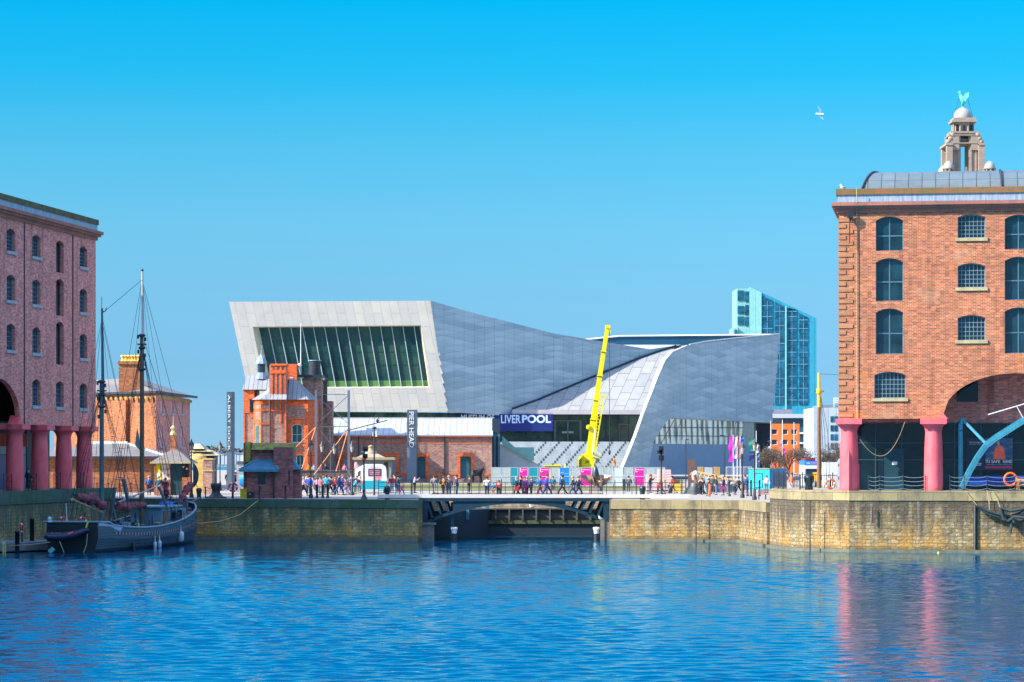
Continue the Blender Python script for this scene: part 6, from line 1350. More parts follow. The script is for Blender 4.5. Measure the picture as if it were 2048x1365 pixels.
ho = bpy.data.objects.new('horse_body', hm_); COL.objects.link(ho); ho.parent = r
mb = MB(); mb.box(ax(940, d), ax(966, d), d-.7, d+.7, G, G+.15); mb.build('plinth', M['portland'], r)
mb = MB(); mb.prism([hp(961, 941), hp(963.5, 937), hp(967, 934.5), hp(967.5, 938), hp(964, 943)], (0, .12, 0)); mb.build('mane', M['black'], r)
# ================================================================ BRIDGE
DB = 236.5; r = root('iron_bridge', at(1030, 1000, DB), 'low blue-black cast iron arch bridge with pale deck spanning the lock passage', 'bridge')
ZD = 3.68
def bp(x, y, d=DB): return at(x, y, d)
mb = MB(); mb.box(ax(838, DB), ax(1222, DB), DB+.3, 244, ZD-.18, ZD); mb.build('deck', M['pave'], r)
mb = MB(); mb.box(ax(755, DB), ax(1377, DB), DB-.02, DB+.3, az(996.3, DB), ZD+.27); mb.build('kerb', pl((.66, .62, .56), .7, .08, 2, name='pale_kerb'), r)
mb = MB(); mb.box(ax(755, DB), ax(1300, DB), DB+.02, DB+.28, az(998, DB), az(996.4, DB)); mb.box(ax(838, DB), ax(1222, DB), DB-.1, DB+.25, az(1003, DB), az(998, DB)); mb.build('edge_girder', M['iron_blue'], r)
def archy(x): t = (x-1035)/190; return 1001.5+44*t*t
for kd, dd in enumerate((DB, DB+2.4, DB+4.8, DB+7.5)):
    mb = MB(); xs = [843+(1219-843)*k/30 for k in range(31)]
    for a, b in zip(xs, xs[1:]):
        for (ta, tb, ba, bb, y0, y1) in ((archy(a), archy(b), archy(a)+6, archy(b)+6, dd, dd+.16), (archy(a)+5, archy(b)+5, archy(a)+6.3, archy(b)+6.3, dd-.12, dd+.3)):
            mb.hexa([V((ax(a, DB), y0, az(ba, DB))), V((ax(b, DB), y0, az(bb, DB))), V((ax(b, DB), y1, az(bb, DB))), V((ax(a, DB), y1, az(ba, DB))), V((ax(a, DB), y0, az(ta, DB))), V((ax(b, DB), y0, az(tb, DB))), V((ax(b, DB), y1, az(tb, DB))), V((ax(a, DB), y1, az(ta, DB)))])
        if 905 < (a+b)/2 < 1135 or (a+b)/2 < 850 or (a+b)/2 > 1212:
            mb.hexa([V((ax(a, DB), dd+.03, az(archy(a), DB))), V((ax(b, DB), dd+.03, az(archy(b), DB))), V((ax(b, DB), dd+.12, az(archy(b), DB))), V((ax(a, DB), dd+.12, az(archy(a), DB))), *[V((ax(q_, DB), dd+o_, az(1001, DB))) for q_, o_ in ((a, .03), (b, .03), (b, .12), (a, .12))]])
    for x, sl in ((858, 8), (876, 7), (893, 5), (1152, -5), (1168, -7), (1186, -8), (1203, -9)):
        mb.hexa([V((ax(x+q_+sl*s_, DB), dd+o_, az(yy, DB))) for yy, s_ in ((archy(x), 1), (1001, -.6)) for q_, o_ in ((-2.2, 0), (2.2, 0), (2.2, .16), (-2.2, .16))])
    mb.build('arch_rib', M['iron_blue'], r)
rl = root('bridge_railing', V((ax(755, DB), DB+.1, ZD+.27)), 'thin dark railing with slender posts along the front of the iron bridge', 'railing')
z0 = ZD+.25
for k in range(37): x = 757+k*16.9; mb = MB(); h = 1.05 if k % 2 else 1.25; mb.tube([V((ax(x, DB), DB+.1, z0)), V((ax(x, DB), DB+.1, z0+h))], .028, 5); mb.build('baluster', M['iron'], rl)
for zz in (1.03, .68, .36): mb = MB(); mb.tube([V((ax(757, DB), DB+.1, z0+zz)), V((ax(1370, DB), DB+.1, z0+zz))], .022, 5); mb.build('rail', M['iron'], rl)
rl = root('bridge_railing', V((ax(790, 243.8), 243.8, ZD)), 'rear railing of the iron bridge behind the people', 'railing')
for k in range(26): x = 800+k*22.5; mb = MB(); mb.tube([V((ax(x, 243.8), 243.8, ZD)), V((ax(x, 243.8), 243.8, ZD+(1.5 if k % 4 == 1 else 1.15)))], .05 if k % 4 == 1 else .022, 5); mb.build('baluster', M['iron'], rl)
for zz in (1.2, .75): mb = MB(); mb.tube([V((ax(790, 243.8), 243.8, ZD+zz)), V((ax(1370, 243.8), 243.8, ZD+zz))], .025, 5); mb.build('rail', M['iron'], rl)
# lock gate
d = 251; r = root('lock_gate', at(1090, 1072, d), 'dark timber and iron lock gate with triangular braces under the bridge', 'lock gate')
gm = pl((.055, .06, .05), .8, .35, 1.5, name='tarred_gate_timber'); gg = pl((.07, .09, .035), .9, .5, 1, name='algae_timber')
x0_, x1_ = ax(985, d)-3, ax(1222, d)+.6
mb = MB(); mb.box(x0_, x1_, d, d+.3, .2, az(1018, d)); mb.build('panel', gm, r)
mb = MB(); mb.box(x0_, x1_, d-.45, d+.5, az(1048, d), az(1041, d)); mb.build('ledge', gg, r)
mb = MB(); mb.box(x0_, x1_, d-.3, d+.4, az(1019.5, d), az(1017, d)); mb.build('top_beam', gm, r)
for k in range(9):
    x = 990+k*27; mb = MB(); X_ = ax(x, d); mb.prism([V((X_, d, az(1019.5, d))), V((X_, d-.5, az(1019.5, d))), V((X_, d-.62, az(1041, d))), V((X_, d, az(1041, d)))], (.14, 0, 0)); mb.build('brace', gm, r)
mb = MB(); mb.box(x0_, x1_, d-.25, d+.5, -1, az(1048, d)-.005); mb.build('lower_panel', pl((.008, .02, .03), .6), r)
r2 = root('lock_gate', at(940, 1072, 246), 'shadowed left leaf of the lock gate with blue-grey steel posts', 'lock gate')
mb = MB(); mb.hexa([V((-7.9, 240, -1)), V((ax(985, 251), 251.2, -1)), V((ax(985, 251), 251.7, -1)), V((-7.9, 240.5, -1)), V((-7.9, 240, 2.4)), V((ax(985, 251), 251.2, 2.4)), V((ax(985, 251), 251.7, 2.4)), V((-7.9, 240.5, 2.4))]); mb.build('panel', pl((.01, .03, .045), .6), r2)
for x, y0, y1, dd in ((905, 1005, 1078, 239.5), (935, 1003, 1040, 247), (960, 1003, 1018, 249), (975, 1003, 1018, 250)): mb = MB(); mb.bar(at(x, y1, dd), at(x, y0, dd), .3); mb.build('post', pl((.04, .16, .22), .5), r2)
for x, l in ((908.5, 'left'), (1193, 'right')):
    d = 236; c = at(x, 1083, d); c.z = -.8; r = root('channel_marker', c, f'white capped mooring marker post at the {l} side of the lock passage', 'marker')
    mb = MB(); mb.lathe(c, [(.24, 0), (.24, 1.4)], 12); mb.build('post', M['iron'], r)
    mb = MB(); mb.lathe(c+V((0, 0, 1.4)), [(.22, 0), (.26, .5)], 12); mb.lathe(c+V((0, 0, 1.75)), [(.3, 0), (.3, .18), (.2, .2)], 12); mb.build('cap', M['white'], r)
mb = MB(); d = 235.5; mb.box(ax(1201, d), ax(1209, d), d, d+.4, -1, az(1040, d)); mb.box(ax(1210, d), ax(1221, d), d+.1, d+.8, -1, az(1045, d)); tag(mb.build('timber_fender', M['wood_grey']), 'weathered timber fender posts at the right bridge abutment', 'fender')
mb = MB(); mb.box(ax(839, d)+.02, ax(868, d), d, d+1.2, -1, az(1050, d)); mb.box(ax(839, d)+.02, ax(872, d), d-.2, d+1.4, az(1050, d), az(1046, d)); tag(mb.build('landing_stage', M['wood_grey']), 'dark timber landing stage at the left bridge abutment', 'landing')
# ================================================================ site hoarding
d = 332; mag = pl((.80, .01, .32), .5, .06, 1, name='magenta_board'); teal = pl((.01, .25, .32), .5, .1, 1, name='teal_board'); bl = pl((.005, .22, .65), .5, .06, 1, name='blue_board'); gw_ = pl((.42, .46, .46), .8, .15, 3, name='debris_mesh'); wb = pl((.60, .64, .68), .5, .06, 1, name='white_board')
PAN = [(983, 1001, gw_, 'first grey mesh'), (1002, 1020, gw_, 'second grey mesh'), (1021, 1036, teal, 'first teal board'), (1038, 1056, mag, 'first magenta board'), (1057.5, 1076, teal, 'teal board between the first two magenta'), (1078, 1099, mag, 'second magenta board'), (1100.5, 1118, gw_, 'grey mesh left of the blue'),
    (1119, 1139.5, bl, 'bright blue board'), (1141, 1159, gw_, 'grey mesh right of the blue'), (1160, 1183, mag, 'third magenta board, below the yellow crane'), (1184, 1206, gw_, 'grey mesh behind the propeller'), (1207, 1226, gw_, 'grey mesh right of the propeller'), (1227.5, 1246, wb, 'plain white board'), (1248, 1266, gw_, 'grey mesh left of the fourth magenta'), (1268, 1289, mag, 'fourth magenta board, rightmost'), (1290.5, 1309, gw_, 'grey mesh behind the pallets'), (1310, 1330, gw_, 'last grey mesh')]
for x0_, x1_, m_, l in PAN:
    z1 = az(935, d); z0 = G+.12
    r = root('site_fence_panel', V((ax(x0_, d), d, G)), f'{l} site fence panel behind the bridge', 'fence panel', 'site fence panels behind the bridge')
    F = Fr((ax(x0_, d), d), 0); w_ = ax(x1_, d)-ax(x0_, d); mb = MB()
    if m_ is gw_:
        mb.bx(F, .04, w_-.04, 0, .015, z0+.05, z1-.05); 
        for k in range(1, 7): mb.bx(F, w_*k/7-.012, w_*k/7+.012, -.01, .018, z0+.06, z1-.06)
    else: mb.bx(F, .04, w_-.04, 0, .03, z0+.05, z1-.03)
    pn = mb.build('board', m_, r)
    mb = MB(); mb.bx(F, 0, .05, -.02, .05, z0, z1); mb.bx(F, w_-.05, w_, -.02, .05, z0, z1); mb.bx(F, .05, w_-.05, -.02, .05, z1-.05, z1); mb.bx(F, .05, w_-.05, -.02, .05, z0, z0+.05); mb.bx(F, .05, w_-.05, -.04, -.0, z0+1.12, z0+1.18); mb.build('frame', pl((.50, .58, .62), .4, .05), r)
    mb = MB(); mb.bx(F, -.12, .2, -.3, .35, G, G+.12); mb.build('foot', M['wood_grey'], r)
    if m_ is mag:
        mb = MB(); c = F.p(.15, -.02, z1-.28); mb.bx(F, .15, .23, -.03, -.01, z1-.5, z1-.12); mb.tube([F.p(.19, -.02, z1-.5), F.p(.26, -.02, z1-.58), F.p(.4, -.02, z1-.58), F.p(.46, -.02, z1-.5)], .04, 5); mb.build('logo', M['white'], pn)
        marks(pn, F, .3, w_-.15, z1-.36, z1-.2, -.012, M['white'], 1, 'worn_lettering')
    if m_ is bl: marks(pn, F, .15, .55, z1-.72, z1-.62, -.012, M['white'], 1, 'worn_lettering'); marks(pn, F, .65, w_-.12, z1-.8, z1-.72, -.012, M['white'], 1, 'worn_lettering')
# ================================================================ mobile crane
d = 350; yel = pl((.80, .66, .0), .35, .12, 1, name='crane_yellow'); r = root('mobile_crane', at(1178, 980, d), 'bright yellow mobile crane with tall telescopic boom raised in front of the museum', 'crane')
sec = [((1176, 920), (1187, 838), 11.2), ((1187, 838), (1192.7, 799), 10), ((1192.7, 799), (1200, 750.5), 9.4), ((1200, 750.5), (1207.5, 702), 8.8), ((1207.5, 702), (1215.5, 652), 8)]
for a, b, w_ in sec:
    mb = MB(); q0, q1 = at(*a, d+3), at(*b, d+3); mb.bar(q0, q1, w_/FX*d, .8); s_ = mb.build('boom_section', yel, r)
    mb = MB(); dn = (q1-q0).normalized(); mb.bar(q1-dn*.16, q1-dn*.02, w_/FX*d+.14, 1.0); mb.build('collar', yel, s_)
    mb = MB(); mb.bar(q1-dn*.24, q1-dn*.17, w_/FX*d+.05, .95); mb.build('seal', M['iron'], s_)
mb = MB(); mb.box(ax(1210.5, d+3), ax(1220.5, d+3), d+2.4, d+3.6, az(657, d+3), az(651, d+3)); mb.tube([at(1218, 664, d+2.3), at(1218, 664, d+3.7)], .25, 8); mb.build('boom_head', yel, r)
mb = MB()   # lattice fly jib folded alongside
ja, jb = (1189, 905), (1203.5, 792)
def jp(t, o): x = ja[0]+(jb[0]-ja[0])*t; y = ja[1]+(jb[1]-ja[1])*t; w_ = 1.2+4.0*t; return at(x+o*w_, y+o*w_*.15, d+2)
for o in (-1, 1): mb.bar(jp(0, o), jp(1, o), .14)
for k in range(18): t0, t1 = k/18, (k+1)/18; mb.bar(jp(t0, -1 if k % 2 else 1), jp(t1, 1 if k % 2 else -1), .08)
mb.bar(jp(1, -1.2), jp(1, 1.4), .2); mb.build('lattice_jib', yel, r)
mb = MB(); mb.tube([at(1218.5, 660, d+2.3), at(1219, 800, d+2.3), at(1219, 905, d+2.3)], .035, 4); mb.ball(at(1219, 905, d+2.3), .22, 8, 0, (.8, .8, 1.6)); mb.build('hoist_cable', M['iron'], r)
mb = MB(); mb.tube([at(1184, 922, d+2), at(1191, 858, d+2.5)], .17, 8); mb.build('hydraulic_ram', pl((.35, .36, .34), .4), r)
mb = MB(); q_ = [(1160, 918), (1166, 909), (1176, 906), (1186, 909), (1190, 918), (1187, 938), (1159, 938)]; mb.prism([at(x, y, d+.5) for x, y in q_], (0, 3, 0)); sb = mb.build('superstructure', yel, r)
text('JS', 1, pl((.02, .06, .03), .5), 'lettering', sb, Fr((ax(1164, d), d+.5), 0), u=ax(1170, d)-ax(1164, d), z=az(928, d), w=-.03, fit=.5, fith=.42, off=.02)
for k in range(4):
    mb = MB(); mb.prism([at(1157.5, 922+k*5, d), at(1163.5, 915+k*5, d), at(1163.5, 917+k*5, d), at(1157.5, 924.2+k*5, d)], (0, .1, 0)); mb.build('hazard_stripe', M['black'], sb)
    mb = MB(); mb.prism([at(1189+k*2.5, 914.5+k*3, d), at(1194+k*2.5, 918+k*3, d), at(1194+k*2.5, 919.5+k*3, d), at(1189+k*2.5, 916+k*3, d)], (0, .1, 0)); mb.build('hazard_stripe', M['black'], sb)
mb = MB(); mb.prism([at(1156.5, 916, d+.1), at(1164.5, 910, d+.1), at(1164.5, 935, d+.1), at(1156.5, 940, d+.1)], (0, .5, 0)); mb.build('counterweight', yel, r)
mb = MB(); mb.tube([at(1190, 906, d), at(1202, 913, d)], .34, 10); mb.tube([at(1186, 914, d), at(1200, 917, d)], .2, 8); mb.build('winch', pl((.5, .48, .3), .5), r); mb = MB(); mb.ball(at(1177, 855, d+2.5), .32, 10); mb.build('rope_drum', yel, r)
mb = MB(); mb.box(ax(1150, d), ax(1200, d), d+.5, d+3.2, G+.5, az(938.2, d)); mb.build('chassis', pl((.55, .5, .02), .5), r)
for x in (1155, 1165, 1185, 1195): mb = MB(); mb.tube([at(x, 967, d+.3)+V((0, 0, 0)), at(x, 967, d+.3)+V((0, .5, 0))], .5, 14); mb.build('wheel', M['black'], r)
r = root('yellow_lorry', at(1105, 975, 345), 'low yellow vehicle cab showing above the fence left of the crane', 'lorry')
mb = MB(); d = 345; mb.box(ax(1088, d), ax(1122, d), d, d+2, G+.9, az(933, d)); mb.prism([at(1088, 934, d), at(1088, 931.5, d), at(1118, 929.5, d), at(1122.5, 932, d), at(1122.5, 938, d), at(1116, 938, d)], (0, 2, 0)); mb.build('cab', yel, r); mb = MB(); mb.box(ax(1090, d), ax(1113, d), d-.06, d, az(938, d), az(934.5, d)); mb.build('window', M['black'], r)
for x in (1092, 1116): mb = MB(); mb.tube([V((ax(x, d), d-.1, G+.5)), V((ax(x, d), d+.3, G+.5))], .5, 12); mb.build('wheel', M['black'], r)
mb = MB(); mb.lathe(at(1130.5, 938, d), [(.15, 0), (.15, .4), (.05, .55)], 8); mb.build('beacon', yel, r)
# ================================================================ ship propeller
d = 292; r = root('ship_propeller', at(1193, 984, d), 'big bronze ship propeller with dark hub cone standing on a plinth', 'propeller')
bz_m = pl((.20, .13, .08), .45, .6, 1.2, .4, name='weathered_bronze')
c = at(1193, 963, d)
mb = MB(); mb.lathe(at(1191, 953, d-.2), [(.42, 0), (.38, .3), (.24, .8), (.12, 1.08), (.03, 1.18)], 18); mb.build('hub_cone', pl((.03, .04, .05), .3, .3, 1), r)
for pts in ([(1159, 951.5, -.2), (1172, 950.5, .6), (1190, 951.5, .3), (1197, 975, -.1), (1186, 971, -.5), (1168, 961, -.7)], [(1190, 951.5, .3), (1208, 950, .9), (1222, 951.5, .4), (1225, 957, -.2), (1214, 968, -.5), (1199, 976, -.1)], [(1186, 953, -.3), (1200, 954, -.4), (1206, 962, -.9), (1199, 977, -.6), (1189, 970, -1.0)]):
    mb = MB(); F_ = [at(x, y, d+dy) for x, y, dy in pts]; cc_ = sum(F_, V())/len(F_)+V((0, .25, -.1)); n = len(F_)
    for i in range(n): a, b = F_[i], F_[(i+1) % n]; m1, m2 = a.lerp(cc_, .5)+V((0, .1, -.03)), b.lerp(cc_, .5)+V((0, .1, -.03)); mb.poly([a, b, m2, m1], 0, True); mb.poly([m1, m2, cc_], 0, True); mb.poly([a+V((0, .08, 0)), b+V((0, .08, 0)), b, a])
    mb.build('blade', bz_m, r)
mb = MB(); mb.lathe(at(1196, 984, d), [(.4, 0), (.55, .35), (.45, .6)], 14); mb.build('hub', pl((.04, .12, .18), .4), r)
mb = MB(); mb.box(ax(1178, d), ax(1199, d), d-.6, d+.8, G, G+.45); mb.build('plinth', M['portland'], r)
# ================================================================ builders' yard right of the bridge
d = 290; pinkb = pl((.66, .48, .42), .8, .1, 2, name='pink_plastic_wrap')
def stack(x0_, x1_, yt, dd, n, lab):
    r = root('brick_pallet', V((ax(x0_, dd), dd, G)), lab, 'pallet'); H_ = az(yt, dd)-G; F = Fr((ax(x0_, dd), dd), 0); w_ = ax(x1_, dd)-ax(x0_, dd)
    for k in range(n):
        for j in range(2): 
            mb = MB(); o = random.uniform(-.04, .04); mb.bx(F, w_*j/2+o+.01, w_*(j+1)/2+o-.01, 0, 1.1, G+.12+(H_-.12)*k/n+.015, G+.12+(H_-.12)*(k+1)/n-.015); mb.build('wrapped_block', pinkb, r)
    mb = MB(); mb.bx(F, -.03, w_+.03, -.03, 1.1, G, G+.12); mb.build('pallet_base', M['wood'], r)
stack(1293, 1315, 949, d, 6, 'lower stack of pale pink wrapped blocks right of the bridge'); stack(1316, 1342, 939.5, d+2, 8, 'taller stack of pale pink wrapped blocks right of the lower one')
r = root('yellow_crate', V((ax(1344, 285), 285, G)), 'stacked yellow crates with dark tops right of the pink blocks', 'crate'); F = Fr((ax(1344, 285), 285), 0)
mb = MB(); mb.bx(F, 0, .85, 0, .8, G, az(968, 285)); mb.bx(F, 1.0, 1.25, 0, .5, G, az(969, 285)); mb.build('crate_body', pl((.80, .50, .02), .5, .1), r); mb = MB(); mb.bx(F, .02, .83, .02, .78, az(968, 285)+.003, az(960, 285)); mb.build('crate_top', pl((.12, .06, .02), .7, .5, 8), r)
mb = MB(); c = V((ax(1390, 272), 272, G)); mb.lathe(c, [(1.2, 0), (.75, .7), (.25, 1.32), (.05, 1.4)], 9, 0, False); tag(mb.build('black_cone', pl((.012, .018, .025), .6, .3)), 'black tent-like cone under the rusty anchor', 'cone')
mb = MB(); mb.tube([at(1389, 950, 270), at(1393, 969, 270), at(1399, 975, 270)], [.16, .16, .1], 8); mb.tube([at(1389, 957, 269.9), at(1394, 967, 269.9), at(1400, 971, 269.9), at(1405, 966, 269.9), at(1408, 959, 269.9)], [.12, .18, .2, .18, .1], 8); tag(mb.build('anchor', pl((.24, .10, .06), .8, .3)), 'rusty red-brown anchor above the black cone', 'anchor')
mb = MB(); c = V((ax(1388.5, 266), 266, G)); mb.lathe(c, [(.26, 0), (.34, .5), (.34, 1.1), (.28, 1.14)], 14); tag(mb.build('dark_drum', pl((.10, .12, .11), .5, .3)), 'dark metal drum in front of the black cone', 'drum')
r = root('beached_boat', at(1430, 985, 282), 'weathered wooden boat wreck with white ropes beside the anchor', 'boat')
mb = MB(); mb.tube([at(1396, 946, 282), at(1420, 951, 282), at(1450, 958, 282), at(1484, 964, 282)], [.16, .18, .16, .1], 8); mb.build('spar', pl((.55, .35, .12), .7, .2), r)
mb = MB()
for k in range(14): a = (1386+k*8+random.uniform(-2, 2), 946+k*1.6+random.uniform(-2, 3)); mb.tube([at(*a, 281.6), at(a[0]+random.uniform(-8, 10), a[1]+random.uniform(4, 14), 281.5)], .025, 4)
mb.build('white_ropes', M['white'], r)
mb = MB(); mb.ball(at(1391, 953, 281), .5, 9, 0, (.8, .5, 1.2)); mb.ball(at(1400, 965, 281), .35, 8, 0, (.8, .5, 1)); mb.build('sailcloth_bundle', pl((.55, .48, .36), .8, .15), r)
mb = MB(); q_ = [(1418, 965), (1445, 968), (1478, 968), (1474, 984), (1425, 985)]; mb.prism([at(x, y, 281.8) for x, y in q_], (0, 1.6, 0)); mb.build('hull', pl((.08, .12, .14), .7, .3), r)
for x0_, x1_, y0, c_, l in ((1376, 1391, 920, (.14, .07, .05), 'dark brown upright board behind the anchor'), (1395, 1407, 934, (.42, .26, .10), 'left tan plywood board behind the boat wreck'), (1427, 1440, 934, (.40, .25, .09), 'right tan plywood board behind the boat wreck'), (1409, 1425, 935, (.40, .42, .44), 'grey board between the two tan plywood boards')):
    mb = MB(); mb.box(ax(x0_, 300), ax(x1_, 300), 300, 300.1, G, az(y0, 300)); tag(mb.build('upright_board', pl(c_, .7, .2, 3)), l, 'board')
r = root('white_fence', at(1450, 980, 302), 'white welded mesh fence panels behind the boat wreck', 'fence')
for k in range(3):
    F = Fr((ax(1452+k*17, 302), 302), 0); mb = MB(); w_ = .9; z1 = az(934, 302)
    for u in (0, w_): mb.bx(F, u, u+.05, 0, .05, G, z1)
    for z in (G+.2, G+1.2, z1-.05): mb.bx(F, .05, w_, 0, .04, z, z+.05)
    for j in range(1, 6): mb.bx(F, w_*j/6, w_*j/6+.015, .01, .03, G+.2, z1-.05)
    mb.build('mesh_panel', M['white'], r)
for x0_, x1_, y0, y1, c_, l, n_, ct in ((1486, 1498, 965, 981, (.85, .07, .02), 'bright orange-red plastic tub by the left lamp of the pair', 'plastic_tub', 'tub'), (1336, 1346, 972, 987, (.03, .05, .07), 'dark litter bin in front of the pink block stacks', 'litter_bin', 'bin'), (1245, 1252, 960, 981, (.03, .04, .05), 'dark grey cabinet in front of the white site fence board', 'cabinet', 'cabinet'), (1463, 1484, 971, 986, (.02, .06, .09), 'dark trestle table left of the orange tub', 'table', 'table')):
    dd = FX*(CH-G)/(y1-HY); F = Fr((ax(x0_, dd), dd), 0); w_ = ax(x1_, dd)-ax(x0_, dd); h = az(y0, dd)-G; mb = MB()
    if n_ == 'table': mb.bx(F, 0, w_, 0, .6, G+h-.06, G+h); [mb.bx(F, u, u+.05, 0, .05, G, G+h-.06) for u in (0, w_-.05)]
    else: mb.prism([F.p(.05, 0, G), F.p(w_-.05, 0, G), F.p(w_, 0, G+h), F.p(0, 0, G+h)], (0, .45, 0)); mb.bx(F, -.02, w_+.02, -.03, .48, G+h+.003, G+h+.06)
    tag(mb.build(n_, pl(c_, .5, .15)), l, ct)
# container
d = 300; r = root('shipping_container', V((ax(1497, d), d, G)), 'bright turquoise shipping container with darker blue side', 'container')
cc = V((ax(1539, d-1.2), d-1.2, 0)); a_ = V((ax(1497, d), d+.2, 0)); b_ = V((ax(1573, d+1.5), d+1.5, 0)); z1 = az(937.5, d); H_ = z1-G
mt = slate('turquoise_ribbed_steel', (.0, .52, .62), .33); mt2 = slate('blue_ribbed_steel', (.0, .22, .48), .33)
mb = MB(); mb.poly([a_+V((0, 0, G)), cc+V((0, 0, G)), cc+V((0, 0, z1)), a_+V((0, 0, z1))]); mb.build('front', mt, r)
mb = MB(); mb.poly([cc+V((0, 0, G)), b_+V((0, 0, G)), b_+V((0, 0, z1)), cc+V((0, 0, z1))]); mb.build('side', mt2, r)
mb = MB(); mb.poly([a_+V((0, 0, z1)), cc+V((0, 0, z1)), b_+V((0, 0, z1)), b_+a_-cc+V((0, 0, z1))]); mb.bar(a_+V((0, -.03, z1)), cc+V((0, -.03, z1)), .1); mb.bar(cc+V((0, -.03, z1)), b_+V((0, -.03, z1)), .1); mb.build('roof', pl((.30, .26, .16), .8), r)
e_ = (cc-a_); mb = MB(); 
for t0, t1 in ((.3, .66),):
    p0, p1 = a_+e_*t0, a_+e_*t1
    for q0, q1 in (((p0, .35), (p0, H_-.5)), ((p1, .35), (p1, H_-.5)), ((p0, H_-.5), (p1, H_-.5)), ((p0, .35), (p1, .35))): mb.bar(q0[0]+V((0, -.04, G+q0[1])), q1[0]+V((0, -.04, G+q1[1])), .05)
mb.build('door_outline', pl((.0, .2, .26), .5), r)
# bench
d = 236.5; r = root('park_bench', V((ax(1517, d), d, G)), 'brown slatted bench at the foot of the raised quay', 'bench'); F = Fr((ax(1517, d), d), 0); w_ = ax(1545, d)-ax(1517, d); bm_ = pl((.30, .09, .10), .6, .2, name='red_brown_slats')
mb = MB(); [mb.bx(F, 0, w_, .08*k, .08*k+.06, G+.42, G+.46) for k in range(5)]; mb.build('seat', bm_, r)
mb = MB(); [mb.bx(F, 0, w_, .42+.02*k, .45+.02*k, G+.52+.1*k, G+.59+.1*k) for k in range(4)]; mb.build('backrest', bm_, r)
for u in (.02, w_/2, w_-.08):
    for ww in (0, .4): mb = MB(); mb.bx(F, u, u+.06, ww, ww+.06, G, G+.42); mb.build('leg', M['iron'], r)
# ================================================================ flags, masts, trees, bus
def flagpole(x, yt, d, flags, lab, w_=.06):
    c = V((ax(x, d), d, G)); r = root('flagpole', c, lab, 'flagpole'); mb = MB(); mb.tube([c, V((c.x, d, az(yt, d)))], [w_, w_*.6], 6); mb.build('pole', M['white'], r)
    for (x0_, x1_, y0, y1, col) in flags:
        mb = MB(); n = 8
        A = [V((ax(x0_, d)+.06*math.sin(k*1.3), d+.12*math.sin(k*.9), az(y0+(y1-y0)*k/n, d))) for k in range(n+1)]; B = [V((ax(x1_, d)+.05*math.sin(k*1.1+1), d+.12*math.cos(k*1.2), az(y0+(y1-y0)*k/n, d))) for k in range(n+1)]
        mb.ruled(A, B, 3); mb.build('flag', pl(col, .7, .15, 2, name='flag_cloth'), r)
mg = (.70, .01, .42)
flagpole(1466.5, 870, 320, [(1458, 1465.8, 873, 924, mg)], 'white pole with long magenta banner, leftmost beside the museum')
flagpole(1474.5, 872, 320, [(1468.5, 1474, 874, 918, (.45, .42, .5))], 'white pole with faded pale banner, second from left')
flagpole(1480.5, 872, 320, [(1475.5, 1480, 873, 918, (.45, .08, .08)), (1481, 1488, 874, 886, (.01, .08, .5))], 'white pole with red banner and blue flag, third from left')
flagpole(1512.5, 862, 322, [(1498, 1507.5, 880, 903, (.0, .22, .15)), (1498, 1508, 903.5, 922, (.01, .03, .14)), (1513, 1516, 888, 906, (.75, .72, .62)), (1513, 1519, 908, 925, (.05, .15, .25))], 'pole with green and navy flags between the two pair lamps')
flagpole(1541.5, 842, 420, [(1535.5, 1540.5, 881, 886, (.04, .04, .05)), (1535, 1540, 893, 901, (.6, .6, .6))], 'tall white flagpole before the orange building, left one', .09)
flagpole(1565, 840, 420, [(1560.5, 1564, 878, 897, (.42, .18, .35)), (1565.6, 1571, 897, 924, mg)], 'tall white flagpole before the orange building, middle one with magenta flag', .09)
flagpole(1588, 845, 420, [(1589, 1592, 880, 890, (.2, .3, .3))], 'tall white flagpole before the orange building, right one', .09)
for x, yt, yb_, d, lab in ((1371.5, 880, 985, 285, 'thin black lamp column before the curved mirror glazing, left of two'), (1449.5, 872, 985, 285, 'thin black lamp column before the curved mirror glazing, right of two')):
    c = V((ax(x, d), d, G)); mb = MB(); mb.tube([c, V((c.x, d, az(yt, d)))], [.07, .05], 6); mb.bar(V((c.x, d, az(yt, d))), V((c.x+(-.5 if x > 1400 else .3), d, az(yt, d)+.05)), .1); tag(mb.build('lamp_column', M['iron']), lab, 'lamp column')
# wooden mast on raised quay
d = 226; c = V((ax(1638, d), d, zr)); r = root('wooden_mast', c, 'tall brown wooden mast with yellow top left of the right warehouse', 'mast')
zt = az(746, d); zm = az(815, d); mb = MB(); mb.tube([c, V((c.x, d, zm))], [.19, .13], 10); mb.build('lower_mast', M['wood'], r)
mb = MB(); mb.tube([V((c.x, d, zm)), V((c.x, d, zt))], [.16, .11], 10); mb.lathe(V((c.x, d, az(790, d))), [(.15, 0), (.3, .2), (.2, .5)], 8); mb.build('mast_head', pl((.62, .50, .04), .6, .2, 3), r)
mb = MB(); mb.bar(at(1629, 784, d), at(1648, 783, d), .06); mb.tube([at(1631, 782, d), at(1637, 790, d)], .1, 6); mb.build('crosstree', M['iron'], r)
for x in (1644, 1649, 1655): mb = MB(); mb.tube([at(1640, 786, d), at(x, 860, d), at(x+5, 975, d)], .018, 4); mb.build('stay', M['iron'], r)
mb = MB(); mb.tube([at(1638, 748, d), at(1700, 751, d)], .015, 4); mb.build('aerial_wire', M['iron'], r)
